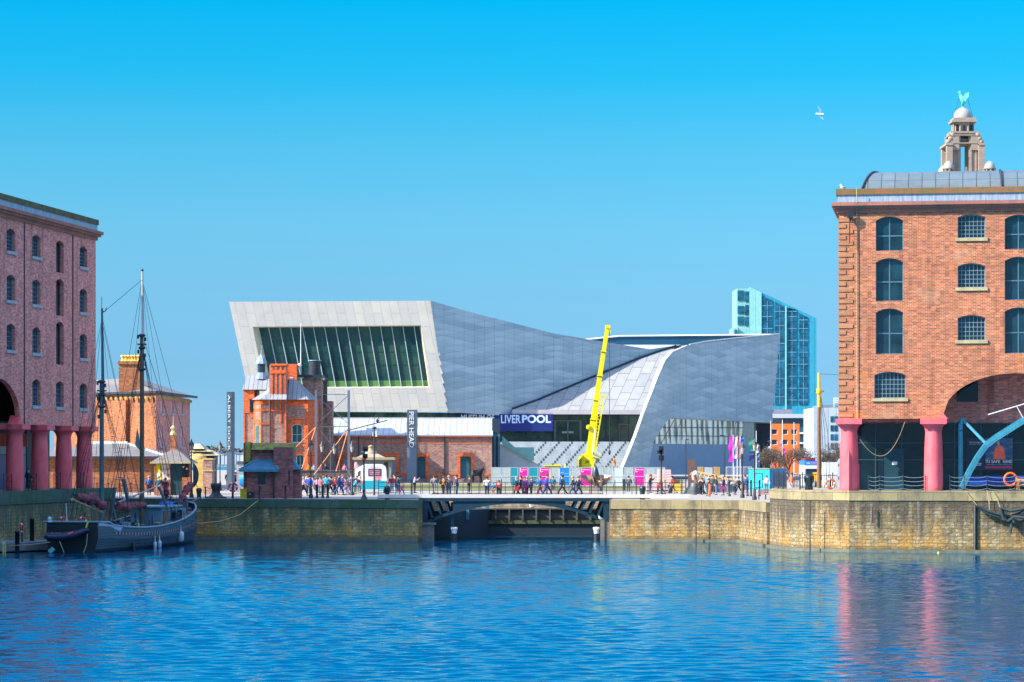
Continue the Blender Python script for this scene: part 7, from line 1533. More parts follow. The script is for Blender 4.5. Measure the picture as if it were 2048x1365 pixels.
def bare_tree(x, yt, d, lab, sc=1.0, seed=0):
    rnd = random.Random(seed); H_ = az(yt, d)-G; c = V((ax(x, d), d, G)); r = root('bare_tree', c, lab, 'tree', 'leafless trees beyond the quay')
    mb = MB(); mb.tube([c, c+V((0, 0, H_*.4))], [.16, .11], 6); tips = []
    def br(p, dr, L, rad, lv):
        e = p+dr*L; mb.tube([p, p.lerp(e, .5)+V((rnd.uniform(-1, 1), rnd.uniform(-1, 1), 0))*L*.06, e], [rad, rad*.8, rad*.6], 4, caps=False)
        if lv == 0: tips.append(e); return
        for _ in range(4 if lv > 1 else 4):
            nd = (dr+V((rnd.uniform(-.75, .75), rnd.uniform(-.75, .75), rnd.uniform(-.3, .45)))).normalized(); br(p.lerp(e, rnd.uniform(.45, 1)), nd, L*.66, rad*.6, lv-1)
    for k in range(6): t = k*1.05+rnd.random(); br(c+V((0, 0, H_*rnd.uniform(.12, .4))), V((math.cos(t)*.42, math.sin(t)*.42, .9)).normalized(), H_*.3, .075, 3)
    mb.build('trunk', pl((.10, .075, .06), .9, .2), r)
    cr = MB()
    for t in tips:
        for _ in range(4): p = t+V((rnd.uniform(-.35, .35), rnd.uniform(-.35, .35), rnd.uniform(-.3, .35))); q_ = V((rnd.uniform(-.2, .2), rnd.uniform(-.2, .2), rnd.uniform(0, .3))); cr.poly([p, p+q_, p+q_*.5+V((.05, .03, .04))], rnd.randrange(2))
    cr.build('crown', [pl((.20, .12, .08), .9, .3), pl((.13, .12, .06), .9, .3)], r)
for k, (x, yt, dd, l) in enumerate(((1530, 886, 400, 'bare twiggy tree just right of the museum wing, first in the row'), (1552, 895, 405, 'bare tree between the left and middle tall flagpoles'), (1578, 893, 398, 'bare tree between the middle and right tall flagpoles'), (1604, 893, 402, 'bare tree right of the rightmost tall flagpole, behind the bus'), (1668, 882, 395, 'bare tree between the wooden mast and the right warehouse'), (1655, 905, 430, 'smaller bare tree just right of the wooden mast'))):
    bare_tree(x, yt, dd, l, seed=k+3)
# bus
d = 312; r = root('tour_bus', V((ax(1621, d), d, G)), 'open-top double-decker tour bus front in blue and white', 'bus'); F = Fr((ax(1609, d), d), 0); w_ = 1.55; zz = lambda y: az(y, d)
mb = MB(); mb.bx(F, 0, w_, 0, 6, zz(930.5), zz(922)); mb.build('upper_deck', pl((.01, .20, .60), .4, .05), r)
mb = MB(); mb.bx(F, .02, w_-.02, .03, 6, G+.3, zz(930.6)); mb.build('lower_deck', pl((.65, .68, .7), .4, .05), r)
mb = MB(); mb.bx(F, .1, w_-.1, -.03, .03, zz(949), zz(938)); mb.build('windscreen', M['pane'], r); mb = MB(); mb.bx(F, .9, w_-.08, -.05, -.03, zz(962), zz(945)); mb.build('yellow_panel', pl((.85, .45, .02), .5), r)
mb = MB(); [mb.bx(F, .12+k*.26, .2+k*.26, .1, 5, zz(922), zz(917)) for k in range(5)]; mb.bx(F, .05, w_-.05, .05, .12, zz(917), zz(915.5)); mb.build('deck_rail', pl((.2, .03, .05), .5), r)
marks(r, F, .25, .6, zz(928.5), zz(924.5), -.01, M['white'], 1); marks(r, F, .75, 1.4, zz(929.5), zz(924), -.01, pl((.6, .2, .4), .5), 2, 'pink_mark')
for u in (.15, w_-.4): mb = MB(); mb.tube([F.p(u, .3, G+.45), F.p(u+.25, .3, G+.45)], .45, 12); mb.build('wheel', M['black'], r)
# palings on the raised quay
def paling(x0_, x1_, n, d, z, h, lab, slope_=0):
    r = root('iron_railing', V((ax(x0_, d), d, z)), lab, 'railing')
    for k in range(n):
        x = x0_+(x1_-x0_)*k/(n-1); dd = d+slope_*k/(n-1); c = V((ax(x, dd), dd, z)); mb = MB(); big_ = (k % 6 == 0); mb.tube([c, c+V((0, 0, h+(.12 if big_ else 0)))], .05 if big_ else .022, 5); mb.build('bar', M['iron'], r)
    for zz_ in (h-.12, .15): mb = MB(); mb.bar(V((ax(x0_, d), d, z+zz_)), V((ax(x1_, d+slope_), d+slope_, z+zz_)), .05); mb.build('rail', M['iron'], r)
paling(1547, 1573, 17, 224, zr, 1.3, 'dense iron railing on the raised quay before the container', -6)
paling(1586, 1634, 16, 228, zr, 1.2, 'iron railing on the raised quay between container and wooden mast')
paling(1640, 1674, 9, 227, zr, 1.15, 'iron railing on the raised quay between wooden mast and pink column')
paling(1600, 1625, 3, 214, zr, 1.05, 'short front rail with two bins on the raised quay')
mb = MB(); mb.box(ax(1650, 300), ax(1676, 300), 300, 303, G, az(925, 300)); tag(mb.build('white_van', pl((.6, .62, .62), .4)), 'pale parked van roof beyond the railing left of the pink column', 'van')
# ================================================================ right warehouse quay crane, poster
st2 = M['steel_teal']; r = root('dock_crane', FR.p(ru(1921), -.2, zr), 'teal riveted dock crane with curved jib standing in front of the right arcade', 'crane')
def rp_(x, y, w=-.3): Y = FR.p(ru(x), w, 0).y; return at(x, y, Y)
mb = MB(); mb.tube([rp_(1921, 980, 1.2), rp_(1921, 848, 1.2)], .2, 12); mb.build('post', st2, r); mb = MB(); mb.tube([rp_(1921, 862, 1.2), rp_(1921, 846, 1.2), rp_(1924, 841, 1.2), rp_(1930, 842, 1.2)], [.26, .26, .24, .18], 10); mb.build('post_head', st2, r)
jc = [(1924, 976), (1938, 945), (1955, 915), (1972, 891), (1990, 877), (2015, 861), (2050, 839), (2090, 812), (2130, 786)]
mb = MB(); 
for a, b in zip(jc, jc[1:]): mb.bar(rp_(*a, .2), rp_(*b, .2), .4, .5)
jb_ = mb.build('jib', st2, r); mb = MB()
for k in range(40): t = k/40*(len(jc)-1); i = int(t); f = t-i; x = jc[i][0]*(1-f)+jc[i+1][0]*f; y = jc[i][1]*(1-f)+jc[i+1][1]*f; mb.ball(rp_(x, y, -.06), .03, 5)
mb.build('rivets', M['frame_grey'], jb_)
mb = MB(); mb.bar(rp_(1929, 843, 1.1), rp_(1973, 888, .3), .2); mb.build('strut', st2, r); mb = MB(); mb.tube([rp_(1976, 830, 0), rp_(2060, 805, 0), rp_(2120, 787, 0)], .04, 5); mb.tube([rp_(2033, 812, 0), rp_(2046, 836, 0)], .03, 5); mb.build('tie_rod', M['white'], r)
po = root('poster', FR.p(ru(1925), 3.8, zr+1), 'dark exhibition poster with orange figure and white words in the right arcade glazing', 'poster')
def pz(y): return az(y, FR.p(ru(1990), 3.8, 0).y)
def pu(x): k = (x-1024)/FX; o = FR.o+FR.w*3.8; return (k*o.y-o.x)/(ca+sa*k)
mb = MB(); mb.bx(FR, pu(1932), pu(2026), 3.8, 3.86, pz(941), pz(876)); mb.build('board', pl((.008, .03, .055), .5, .2, 1), po)
mb = MB(); mb.bx(FR, pu(1971), pu(2025), 3.76, 3.795, pz(921), pz(877)); q = N('sea_picture'); c = q.ramp(q.noise(q.uv(sc=(.6, 1.5, 1)), 2, 5), [(.3, (.01, .03, .06)), (.55, (.04, .10, .2)), (.75, (.35, .35, .45))]); mb.build('picture', q.fin(c, .5), po)
mb = MB(); w0 = 3.72; P2 = lambda x, y: FR.p(pu(x), w0, pz(y)); mb.poly([P2(1986, 919), P2(2011, 919), P2(2009, 903), P2(2004, 893), P2(1997, 890), P2(1991, 895), P2(1988, 905)]); mb.build('lifejacket_picture', pl((.80, .12, .05), .6, .3, 4), po)
mb = MB(); mb.lathe(P2(1996.5, 888.5)+FR.w*.0, [(.02, -.12), (.1, -.05), (.13, .08), (.08, .2), (.02, .22)], 8, 0, True, 1, .15); mb.build('face_picture', pl((.5, .25, .2), .6, .3, 6), po)
mb = MB(); mb.bx(FR, pu(1970), pu(2024), 3.755, 3.795, pz(937.5), pz(933)); mb.build('red_strip', pl((.50, .02, .10), .5, .15, 5), po)
text('IN SAFE', 1, M['white'], 'lettering', po, FR, u=pu(1972), z=pz(926.5), w=3.74, fit=pu(2000)-pu(1972), fith=pz(920.5)-pz(926.5), off=.0); text('HAND', 1, M['white'], 'lettering', po, FR, u=pu(2006), z=pz(926.5), w=3.74, fit=pu(2024.5)-pu(2006), fith=pz(920.5)-pz(926.5))
text('THE STORY OF THE LIVERPOOL PI', 1, pl((.2, .45, .55), .5), 'lettering', po, FR, u=pu(1972.5), z=pz(931), w=3.74, fit=pu(2024)-pu(1972.5), fith=.09)
text('Visit this exhibition', 1, M['white'], 'lettering', po, FR, u=pu(1938.5), z=pz(886), w=3.78, fit=pu(1964)-pu(1938.5), fith=.09); text('until 4 June 2017', 1, M['white'], 'lettering', po, FR, u=pu(1938.5), z=pz(890), w=3.78, fit=pu(1961)-pu(1938.5), fith=.09)
marks(po, FR, pu(1952), pu(1964), pz(932), pz(926), 3.78, M['white'], 2)
mb = MB(); [mb.bx(FR, pu(1937), pu(2060), 3.3, 3.36, pz(970)+k*.18, pz(970)+k*.18+.15) for k in range(4)]; tag(mb.build('blue_barrier', pl((.005, .06, .38), .4, .1)), 'bright blue horizontal slatted barrier below the exhibition poster', 'barrier')
r = root('timber_trestle', FR.p(ru(2036), -.2, zr), 'orange-brown timber trestle at the right edge of the quay', 'trestle'); tm = pl((.62, .28, .06), .7, .15, 4)
mb = MB(); [mb.bar(rp_(a, 980.5, w), rp_(b, 961, w), .12) for a, b, w in ((2034, 2037, -.3), (2038, 2040, .2), (2058, 2056, -.3))]; mb.build('leg', tm, r); mb = MB(); mb.bar(rp_(2032, 959.5, -.1), rp_(2075, 963, -.1), .16); mb.bar(rp_(2035, 970, -.2), rp_(2058, 969, -.2), .08); mb.build('beam', tm, r)
# wall fittings and ropes
def wr(x, y, w=-1.35): Y = FR.p(ru(x), w, 0).y; return at(x, y, Y)
r = root('ladder_recess', wr(1950, 1105), 'dark vertical timber fender slot in the right quay wall', 'fender')
mb = MB(); mb.bx(FR, ru(1946.5), ru(1954.5), -1.12, -1.0, -1, az(1008, 206)); mb.build('dark_back', M['black'], r); mb = MB(); mb.bx(FR, ru(1947.5), ru(1950), -1.22, -1.125, -1, az(1009, 206)); mb.build('post', M['wood_grey'], r)
for x, y0, y1, dd, l in ((1620, 1000, 1105, 0, 'rusty chain hanging down the curved part of the right quay wall'), (1745, 1014, 1046, 0, 'short dark mooring chain on the right quay wall below the first pink column'), (1392, 1020, 1085, 231.6, 'thin dark chain on the lower quay wall right of the bridge')):
    mb = MB(); mb.tube([(wr(x, y, -1.25) if dd == 0 and x > 1700 else at(x, y, dd or 208.3)) for y in [y0+(y1-y0)*k/6 for k in range(7)]], .05, 5); tag(mb.build('wall_chain', pl((.06, .04, .03), .9)), l, 'chain')
for k, pts in enumerate(([(1954, 1012), (1972, 1026), (1995, 1034), (2013, 1036), (2035, 1028), (2075, 1000)], [(1954, 1011), (1975, 1022), (2000, 1030), (2020, 1034), (2045, 1030), (2075, 1020)], [(2003, 1018), (2008, 1030), (2018, 1046), (2030, 1050), (2050, 1040), (2075, 1022)], [(2000, 1016), (2020, 1023), (2048, 1018), (2075, 1012)], [(2022, 1036), (2023, 1050), (2021, 1065), (2023, 1068)], [(2001, 1018), (2006, 1036), (2016, 1044), (2028, 1034), (2048, 1036), (2070, 1040)])):
    mb = MB(); P_ = [wr(x, y, -1.4-.1*k) for x, y in pts]; mb.tube(P_, .11, 7); tag(mb.build('mooring_rope', M['rope_dk']), ['upper left swag of dark mooring rope on the right quay wall', 'second swag of dark mooring rope, just under the top one', 'lowest loop of dark mooring rope on the right quay wall', 'topmost dark rope running right from the knot', 'short dark rope end hanging straight down from the knot', 'inner dark rope loop tangled around the knot'][k], 'rope', 'dark mooring ropes on the right quay wall')
for pts, l in (([(1930, 981), (1940, 995), (1955, 1012)], 'left pale rope lashing over the right quay coping'), ([(1974, 981), (1978, 1000), (1980, 1035)], 'middle pale rope lashing over the right quay coping'), ([(1985, 983), (1995, 1000), (2001, 1017)], 'right pale rope lashing over the right quay coping'), ):
    mb = MB(); mb.tube([wr(x, y, -1.2-.02*i) for i, (x, y) in enumerate(pts)], .03, 4); tag(mb.build('pale_rope', M['rope']), l, 'rope')
mb = MB(); P_ = [rp_(1720+90*k/16, 868+56*(k/16)-(56+21)*0*k+ (1-((k/16)*2-.75)**2*1.0)*26-(k/16)**3*66, -.2) for k in range(17)]; mb.tube(P_, .014, 4); tag(mb.build('hanging_rope', M['rope']), 'slack rope hanging in a curve under the right warehouse beam', 'rope')
mb = MB(); mb.ball(V((ax(1877, 205.2), 205.2, .02)), .1, 8); tag(mb.build('float_ball', pl((.6, .65, .1), .5)), 'small yellow-green ball floating by the right quay wall', 'ball')
# ================================================================ birds
def gull(c, s, lab, fly, rot=0):
    r = root('seagull', c, lab, 'seagull'); w_ = M['white']; g_ = pl((.35, .38, .42), .7)
    if fly:
        mb = MB(); mb.tube([c+V((-.28*s, 0, .02)), c+V((-.15*s, 0, .03)), c+V((.05*s, 0, 0)), c+V((.3*s, 0, -.02)), c+V((.42*s, 0, 0))], [.03*s, .07*s, .09*s, .05*s, .1*s], 8); mb.build('body', w_, r)
        for q0, q1, q2 in (((0, 0), (.05, .38), (-.12, .72)), ((.04, 0), (.2, -.3), (.38, -.52))):
            mb = MB(); A = [c+V((a*s, -.02, b*s)) for a, b in (q0, q1, q2)]; B = [p+V((.27*s*(1-.35*i), .05, .02)) for i, p in enumerate(A)]; mb.ruled(A, B, 1); tp = mb.build('wing', w_, r)
            mb = MB(); mb.poly([A[2], B[2], A[2]+(A[2]-A[1])*.25]); mb.build('wing_tip', M['black'], tp)
    else:
        mb = MB(); mb.tube([c+V((-.18*s, 0, .42*s)), c+V((-.12*s, 0, .38*s)), c+V((-.06*s, 0, .22*s)), c+V((.1*s, 0, .12*s)), c+V((.35*s, 0, .06*s))], [.05*s, .075*s, .12*s, .12*s, .02*s], 8); bd = mb.build('body', w_, r)
        mb = MB(); mb.tube([c+V((-.02*s, -.08*s, .26*s)), c+V((.12*s, -.09*s, .17*s)), c+V((.4*s, -.02, .08*s))], [.05*s, .09*s, .015*s], 6); mb.build('wing', g_, r)
        mb = MB(); [mb.tube([c+V((.02, y, .1*s)), c+V((.02, y, 0))], .01*s, 4) for y in (-.03, .03)]; mb.build('legs', M['orange'], r)
gull(at(1637, 229, 150), .62, 'white seagull gliding in the open sky left of the stone tower', True)
gull(FR.p(ru(1684), .1, 27.47), .85, 'white gull perched on the parapet corner of the right warehouse', False)
gull(at(1062, 1017, 251), .8, 'seagull standing on the lock gate under the bridge arch', False)
gull(at(1200, 1040, 235.7), .8, 'seagull standing on the timber fender at the right bridge abutment', False)
r = root('corner_floodlight', FR.p(ru(1699), -.3, 25), 'dark floodlight bracket with thin pole at the right warehouse top corner', 'floodlight')
mb = MB(); mb.box(*(FR.p(ru(1695), -.5, 0).x+k for k in (0, .45)), FR.p(ru(1699), -.6, 0).y, FR.p(ru(1699), -.3, 0).y, 25.25, 25.7); mb.bar(FR.p(ru(1698), -.02, 25.5), FR.p(ru(1701), -.45, 25.0), .12); mb.build('lamp', M['iron'], r)
mb = MB(); mb.tube([FR.p(ru(1699.5), -.4, 25.1), FR.p(ru(1699.5), -.4, 23.3)], .04, 5); mb.build('rod', M['iron'], r)
# ================================================================ SCHOONER
S0 = V((-33.0, 206.3, 0)); bdir = V((5.3, 26.6, 0)).normalized(); bn = V((bdir.y, -bdir.x, 0)); LB = 27.2
def B3(t, o, z): return S0+bdir*(t*LB)+bn*o+V((0, 0, z))
def half(t): return 1.62+1.15*math.sin(math.pi*min(1, (t*.9+.1))) if t < .55 else 2.75*math.sqrt(max(0, 1-((t-.5)/.5)**2.6))*1.0
def sheer(t): return 2.25-3.2*t+4.35*t*t if t > .08 else 2.25
boat = root('schooner', B3(.3, 0, 0), 'old grey two-masted sailing schooner with furled maroon sails moored by the left quay', 'sailing boat')
hull_m = slate('grey_hull_planks', (.05, .095, .12), .24, vert=False); blk = M['black']
ts = [k/28 for k in range(29)]
def rail(t): return sheer(t)+.05
def ring(t, side):
    h = half(t); s = sheer(t)
    return [B3(t, side*h*f, z) for f, z in ((1.0, s), (1.03, s-.45), (1.04, s*.45+.1), (.93, .25), (.78, -.1), (.4, -.8))]
mb = MB(uvdir=tuple(bdir))
for side in (1, -1):
    for a, b in zip(ts, ts[1:]):
        ra, rb = ring(a, side), ring(b, side)
        for k in range(5): mb.poly([ra[k], rb[k], rb[k+1], ra[k+1]], 0 if k != 4 else 1, True)
mb.build('hull', [hull_m, pl((.03, .05, .06), .6)], boat)
mb = MB(); ra, rb = ring(0, -1), ring(0, 1); mb.poly([*ra, *reversed(rb)]); mb.build('transom', pl((.008, .01, .014), .5, .3), boat)
mb = MB()
for side in (1, -1):
    A = [B3(t, side*half(t)*1.0, sheer(t)+.02) for t in ts]; mb.tube(A, .09, 5, caps=False)
mb.tube([B3(-.002, -half(0)-.3, 2.32), B3(-.002, half(0)+.3, 2.32)], .07, 5); mb.build('cap_rail', pl((.20, .28, .33), .6, .1, name='pale_rail'), boat)
q = N('chequered_band'); s_ = q.n('ShaderNodeSeparateXYZ', Vector=q.uv()); f_ = q.math('GREATER_THAN', q.math('FRACT', q.math('MULTIPLY', s_.outputs[0], 1.7)), .5)
cm_ = q.fin(q.mix(f_, (.30, .20, .22), (.012, .014, .02)), .6); mb = MB(uvdir=tuple(bdir)); T_ = [t for t in ts if .1 < t < .97]
mb.ruled([B3(t, half(t)*1.035+.03, sheer(t)*.62+.05) for t in T_], [B3(t, half(t)*1.035+.03, sheer(t)*.62+.27) for t in T_], 1, 0, False); mb.build('chequered_band', cm_, boat)
mb = MB(); mb.ruled([B3(t, -half(t)*.97, sheer(t)-.45) for t in ts[1:-1]], [B3(t, half(t)*.97, sheer(t)-.45) for t in ts[1:-1]], 1, 0, False); mb.build('deck', pl((.12, .14, .14), .7), boat)
mb = MB(); mb.prism([B3(.0, half(0)+.05, 2.3), B3(.02, half(0)+.08, 1.75), B3(.14, half(.14)+.06, 1.45), B3(.16, half(.16)+.06, 1.85), B3(.08, half(.08)+.06, 2.05)], -bn*.12); mb.build('quarter_board', pl((.30, .40, .50), .6, .08), boat)
def slab(t0, t1, o0, o1, z0, z1, mat, nm, p=None): 
    m_ = MB(); m_.hexa([B3(t0, o0, z0), B3(t0, o1, z0), B3(t1, o1, z0), B3(t1, o0, z0), B3(t0, o0, z1), B3(t0, o1, z1), B3(t1, o1, z1), B3(t1, o0, z1)]); return m_.build(nm, mat, p or boat)
tealp = pl((.10, .22, .27), .6, .15, 2, name='teal_deckhouse_paint')
dh = slab(.62, .80, -1.2, 1.35, 1.3, 3.1, tealp, 'deckhouse'); slab(.61, .81, -1.35, 1.5, 3.1, 3.2, pl((.30, .42, .46), .6), 'deckhouse_roof')
for t in (.635, .71, .77): slab(t, t+.04, 1.352, 1.40, 1.7, 2.8, M['pane_deep'] if t != .635 else M['wood'], 'door' if t == .635 else 'window', dh)
slab(.16, .23, -.6, 1.5, 1.0, 1.75, M['wood'], 'cabin_hatch'); slab(.31, .42, -.8, .8, .8, 1.5, tealp, 'skylight'); slab(.46, .56, -1, 1.2, .9, 1.6, pl((.06, .11, .13), .6), 'deck_box')
slab(.395, .405, 1.25, 1.5, 1.3, 1.95, pl((.75, .6, .03), .5), 'yellow_locker'); slab(.86, .96, -.8, .9, 2.2, 2.9, pl((.25, .36, .42), .6), 'bow_platform')
random.seed(21)
for k in range(70):   # deck clutter: blocks, coils, stanchions
    t = random.uniform(.1, .92); o = random.uniform(-1, 1)*half(t)*.8; z = sheer(t)-.4
    mb = MB()
    if k % 3 == 0: mb.tube([B3(t, o, z), B3(t+random.uniform(-.01, .01), o, z+random.uniform(.8, 1.5))], .05, 5); nm = 'stanchion'
    elif k % 3 == 1: mb.torus(B3(t, o, z+.3), .22, .07, 'z', 10, 5); nm = 'rope_coil'
    else: c_ = B3(t, o, z); mb.box(c_.x-.3, c_.x+.3, c_.y-.3, c_.y+.3, c_.z, c_.z+random.uniform(.4, .9)); nm = 'deck_gear'
    mb.build(nm, random.choice([blk, tealp, M['wood_grey'], pl((.16, .24, .28), .6), pl((.05, .08, .10), .7), M['rope'] if nm == 'rope_coil' else blk]), boat)
# masts
def tm_(x): k = (x-1024)/FX; return (S0.x-k*S0.y)/(k*bdir.y-bdir.x)/LB
tA, tB_ = tm_(203.5), tm_(284); mast_b = pl((.11, .085, .055), .6, .3, 2, name='brown_mast'); mast_t = pl((.06, .11, .13), .6, .3, 2, name='blue_grey_mast')
def mz(t, y): return az(y, B3(t, 0, 0).y)
def mast(t, yt, ym, low, upm, nm):
    c = B3(t, 0, .8); mb = MB(); zt, zm = mz(t, yt), mz(t, ym); mb.tube([c, V((c.x, c.y, zm))], [.2, .16], 12); m_ = mb.build(nm, low, boat)
    mb = MB(); mb.tube([V((c.x+.1, c.y, zm-1.2)), V((c.x+.02, c.y, zt))], [.13, .08], 10); mb.build('topmast', upm, m_)
    mb = MB(); [mb.lathe(V((c.x, c.y, z)), [(.1, -.1), (.3, 0), (.3, .12), (.12, .2)], 8) for z in (zm-1.2, zm-.2, zm*.8+.5)]
    mb.box(c.x-.35, c.x+.35, c.y-.3, c.y+.3, zm-.9, zm-.8); [mb.box(c.x+a-.08, c.x+a+.08, c.y-.2, c.y-.05, zm-b_, zm-b_+.3) for a, b_ in ((-.28, 1.6), (.25, 1.9), (.3, 2.6), (-.22, 3.0), (.28, .6), (-.3, .4))]; mb.build('mast_fittings', M['iron'], m_); return c, zt, zm
cB, zBt, zBm = mast(tB_, 541, 668, mast_b, pl((.50, .46, .42), .5, .3, 1.5, name='white_topmast'), 'main_mast')
cA, zAt, zAm = mast(tA, 617, 760, mast_t, mast_t, 'aft_mast')
mb = MB(); mb.ball(V((cB.x+.02, cB.y, zBt)), .12, 8); mb.tube([V((cA.x, cA.y, zAt)), V((cA.x, cA.y, zAt+.9))], .02, 4); mb.tube([V((cA.x, cA.y, zAt-.3)), V((cA.x+.3, cA.y, zAt-.2)), V((cA.x+.36, cA.y, zAt+.05))], .04, 4); mb.build('masthead', M['iron'], boat)
# rigging: each shroud gang is a part
rg = pl((.02, .035, .045), .8, .2, 1, name='tarred_rigging')
def line(a, b, r=.018, nm='stay', sagz=0): m_ = MB(); a, b = V(a), V(b); m_.tube([a.lerp(b, k/4)-V((0, 0, sagz*4*(k/4)*(1-k/4))) for k in range(5)], r, 4, caps=False); return m_.build(nm, rg, boat)
line((cB.x, cB.y, mz(tB_, 560)), (cA.x, cA.y, mz(tA, 628)), .025); line((cB.x, cB.y, mz(tB_, 560)), B3(1.16, 0, 3.4)); line((cB.x, cB.y, zBm), B3(1.1, 0, 3.2), .022)
line((cA.x, cA.y, zAm), B3(0, -1.4, 2.3)); line((cA.x, cA.y, zAm), B3(0, 1.5, 2.3)); line((cA.x, cA.y, zAt-.5), (cB.x, cB.y, 3), .016)
for (c, t, zz, zz2) in ((cB, tB_, zBm-.9, mz(tB_, 560)), (cA, tA, zAm-.6, mz(tA, 640))):
    for side in (1, -1):
        feet = [B3(t+dt, side*half(t), sheer(t)+.1) for dt in (-.05, -.015, .03, .07)]
        for f in feet: line((c.x, c.y, zz), f, .022, 'shroud')
        line((c.x, c.y, zz2), B3(t-.08, side*half(t), sheer(t)), .016, 'backstay'); line((c.x, c.y, zz2), B3(t+.1, side*half(t), sheer(t)), .016, 'backstay')
        m_ = MB()
        for k in range(1, 16): q_ = k/17; m_.tube([feet[0].lerp(V((c.x, c.y, zz)), q_), feet[2].lerp(V((c.x, c.y, zz)), q_)], .018, 4)
        m_.build('ratlines', rg, boat)
# spars and furled sails
sailm = N('maroon_sailcloth'); nz = sailm.noise(sailm.uv(obj=True, sc=(1, 1, 2)), 3, 5); cc_ = sailm.ramp(nz, [(.3, (.10, .02, .03)), (.7, (.34, .10, .12))]); sailm.bump(nz, .8, .15); sm_ = sailm.fin(cc_, .9)
def furl(pts, rads, nm='furled_sail'):
    m_ = MB(); P_ = [V(p) for p in pts]; Q, Rr = [], []
    n = 26
    for k in range(n+1):
        t = k/n*(len(P_)-1); i = min(int(t), len(P_)-2); f = t-i; p = P_[i].lerp(P_[i+1], f); r0 = rads[i]*(1-f)+rads[i+1]*f
        Q.append(p+V((random.uniform(-.06, .06), random.uniform(-.06, .06), random.uniform(-.16, .12)))); Rr.append(r0*random.uniform(.45, 1.05))
    m_.tube(Q, Rr, 9); return m_.build(nm, sm_, boat)
def bpx(x, y, t): return at(x, y, B3(t, 0, 0).y)
def spar(a, b, r0, mat, nm): m_ = MB(); m_.tube([a, b], [r0, r0*.8], 8); return m_.build(nm, mat, boat)
furl([bpx(155, 993, .0), bpx(170, 994, .05), bpx(190, 1000, .1), bpx(210, 1012, .15)], [.2, .42, .5, .32]); spar(bpx(144, 999, -.02), bpx(206, 1026, .16), .1, pl((.45, .30, .18), .6), 'boom'); spar(bpx(146, 988, -.02), bpx(172, 994, .06), .1, M['iron'], 'gaff')
furl([bpx(236, 1014, .3), bpx(262, 1013, .42), bpx(290, 1010, .55)], [.36, .4, .3]); spar(bpx(230, 1008, .3), bpx(310, 975, .62), .09, pl((.45, .32, .26), .6), 'boom')
furl([bpx(359, 1014, .93), bpx(365, 996, .97), bpx(369, 986, 1.0), bpx(378, 973, 1.05), bpx(384, 970, 1.08)], [.22, .4, .34, .38, .12]); furl([bpx(331, 1010, .85), bpx(333, 985, .85), bpx(331, 972, .85)], [.12, .3, .1])
spar(B3(.9, 0, 2.6), B3(1.14, 0, 3.6), .14, mast_b, 'bowsprit'); spar(bpx(246, 958, .35), bpx(256, 1000, .36), .16, mast_t, 'derrick')
for a, b, rr in (((318, 974), (336, 1020), .12), ((230, 975), (222, 1040), .14), ((222, 1000), (232, 1040), .12), ((346, 1008), (372, 995), .05)): spar(bpx(*a, .6 if a[0] > 300 else .3), bpx(*b, .6 if a[0] > 300 else .3), rr, mast_t, 'spar')
# blue tarp
mb = MB(); c_ = B3(.72, .9, 3.25); mb.lathe(c_, [(.7, 0), (.55, .2), (.1, .32)], 10); mb.build('blue_tarpaulin', pl((.01, .12, .45), .7), boat)
# fenders, tyre, lifebuoys on the boat: things that hang
def fender(x, y0, y1, t, lab, r_=.17): 
    p = bpx(x, y1, t); q_ = bpx(x, y0, t); h = q_.z-p.z; m_ = MB(); o = bn*(half(t)+.15) if False else V((0, -.4, 0)); m_.lathe(p+o, [(.05, 0), (r_, h*.12), (r_, h*.85), (.05, h), (.02, h+.4)], 10); tag(m_.build('fender', pl((.45, .55, .58), .5, .15)), lab, 'fender')
def tside(x):
    # parameter of the visible side at picture column x
    best = min(ts, key=lambda t: abs((lambda p: p.x/p.y*FX+1024)(B3(t, half(t)*1.04, 1))-x)); return best
for x, y0, y1, lab, rr in ((310, 1083, 1099, 'left one of the paired white fenders hanging on the schooner side', .14), (319, 1081, 1097, 'right one of the paired white fenders hanging on the schooner side', .16), (361.5, 1062, 1084, 'big mottled white fender hanging at the schooner bow', .26)):
    t = tside(x); p = B3(t, half(t)*1.04+.25, 0); yy = p.y; m_ = MB(); z0_, z1_ = az(y1, yy), az(y0, yy); h = z1_-z0_; m_.lathe(V((ax(x, yy), yy, z0_)), [(.05, 0), (rr, h*.12), (rr, h*.85), (.05, h), (.015, h+.5)], 10); tag(m_.build('fender', pl((.45, .55, .58), .5, .15)), lab, 'fender')
t = tside(268); p = B3(t, half(t)*1.04+.2, 0); m_ = MB(); m_.torus(at(267, 1096, p.y), .33, .12, 'x', 16, 7); tag(m_.build('tyre', M['black']), 'black tyre used as a fender amidships on the schooner side', 'tyre')
for x, lab in ((123, 'left red lifebuoy lying on the schooner stern rail'), (162, 'right red lifebuoy lying on the schooner stern rail')): m_ = MB(); m_.torus(V((ax(x, 206), 206.6, 2.36)), .27, .08, 'y', alt=1); tag(m_.build('lifebuoy', [M['redb'], M['white']]), lab, 'lifebuoy')
m_ = MB(); m_.prism([V((ax(168, 205.9), 205.9, 1.6)), V((ax(172, 205.9), 205.9, 1.6)), V((ax(178, 205.9), 205.9, 2.35)), V((ax(174, 205.9), 205.9, 2.35))], (0, .08, 0)); m_.build('yellow_bracket', pl((.5, .5, .05), .6), boat)
m_ = MB(); m_.ball(V((ax(99, 206.2), 206.2, 2.55)), .16, 8); m_.box(ax(96, 206), ax(104, 206), 206, 206.3, 2.3, 2.42); m_.build('stern_lamp', pl((.45, .6, .65), .5), boat)
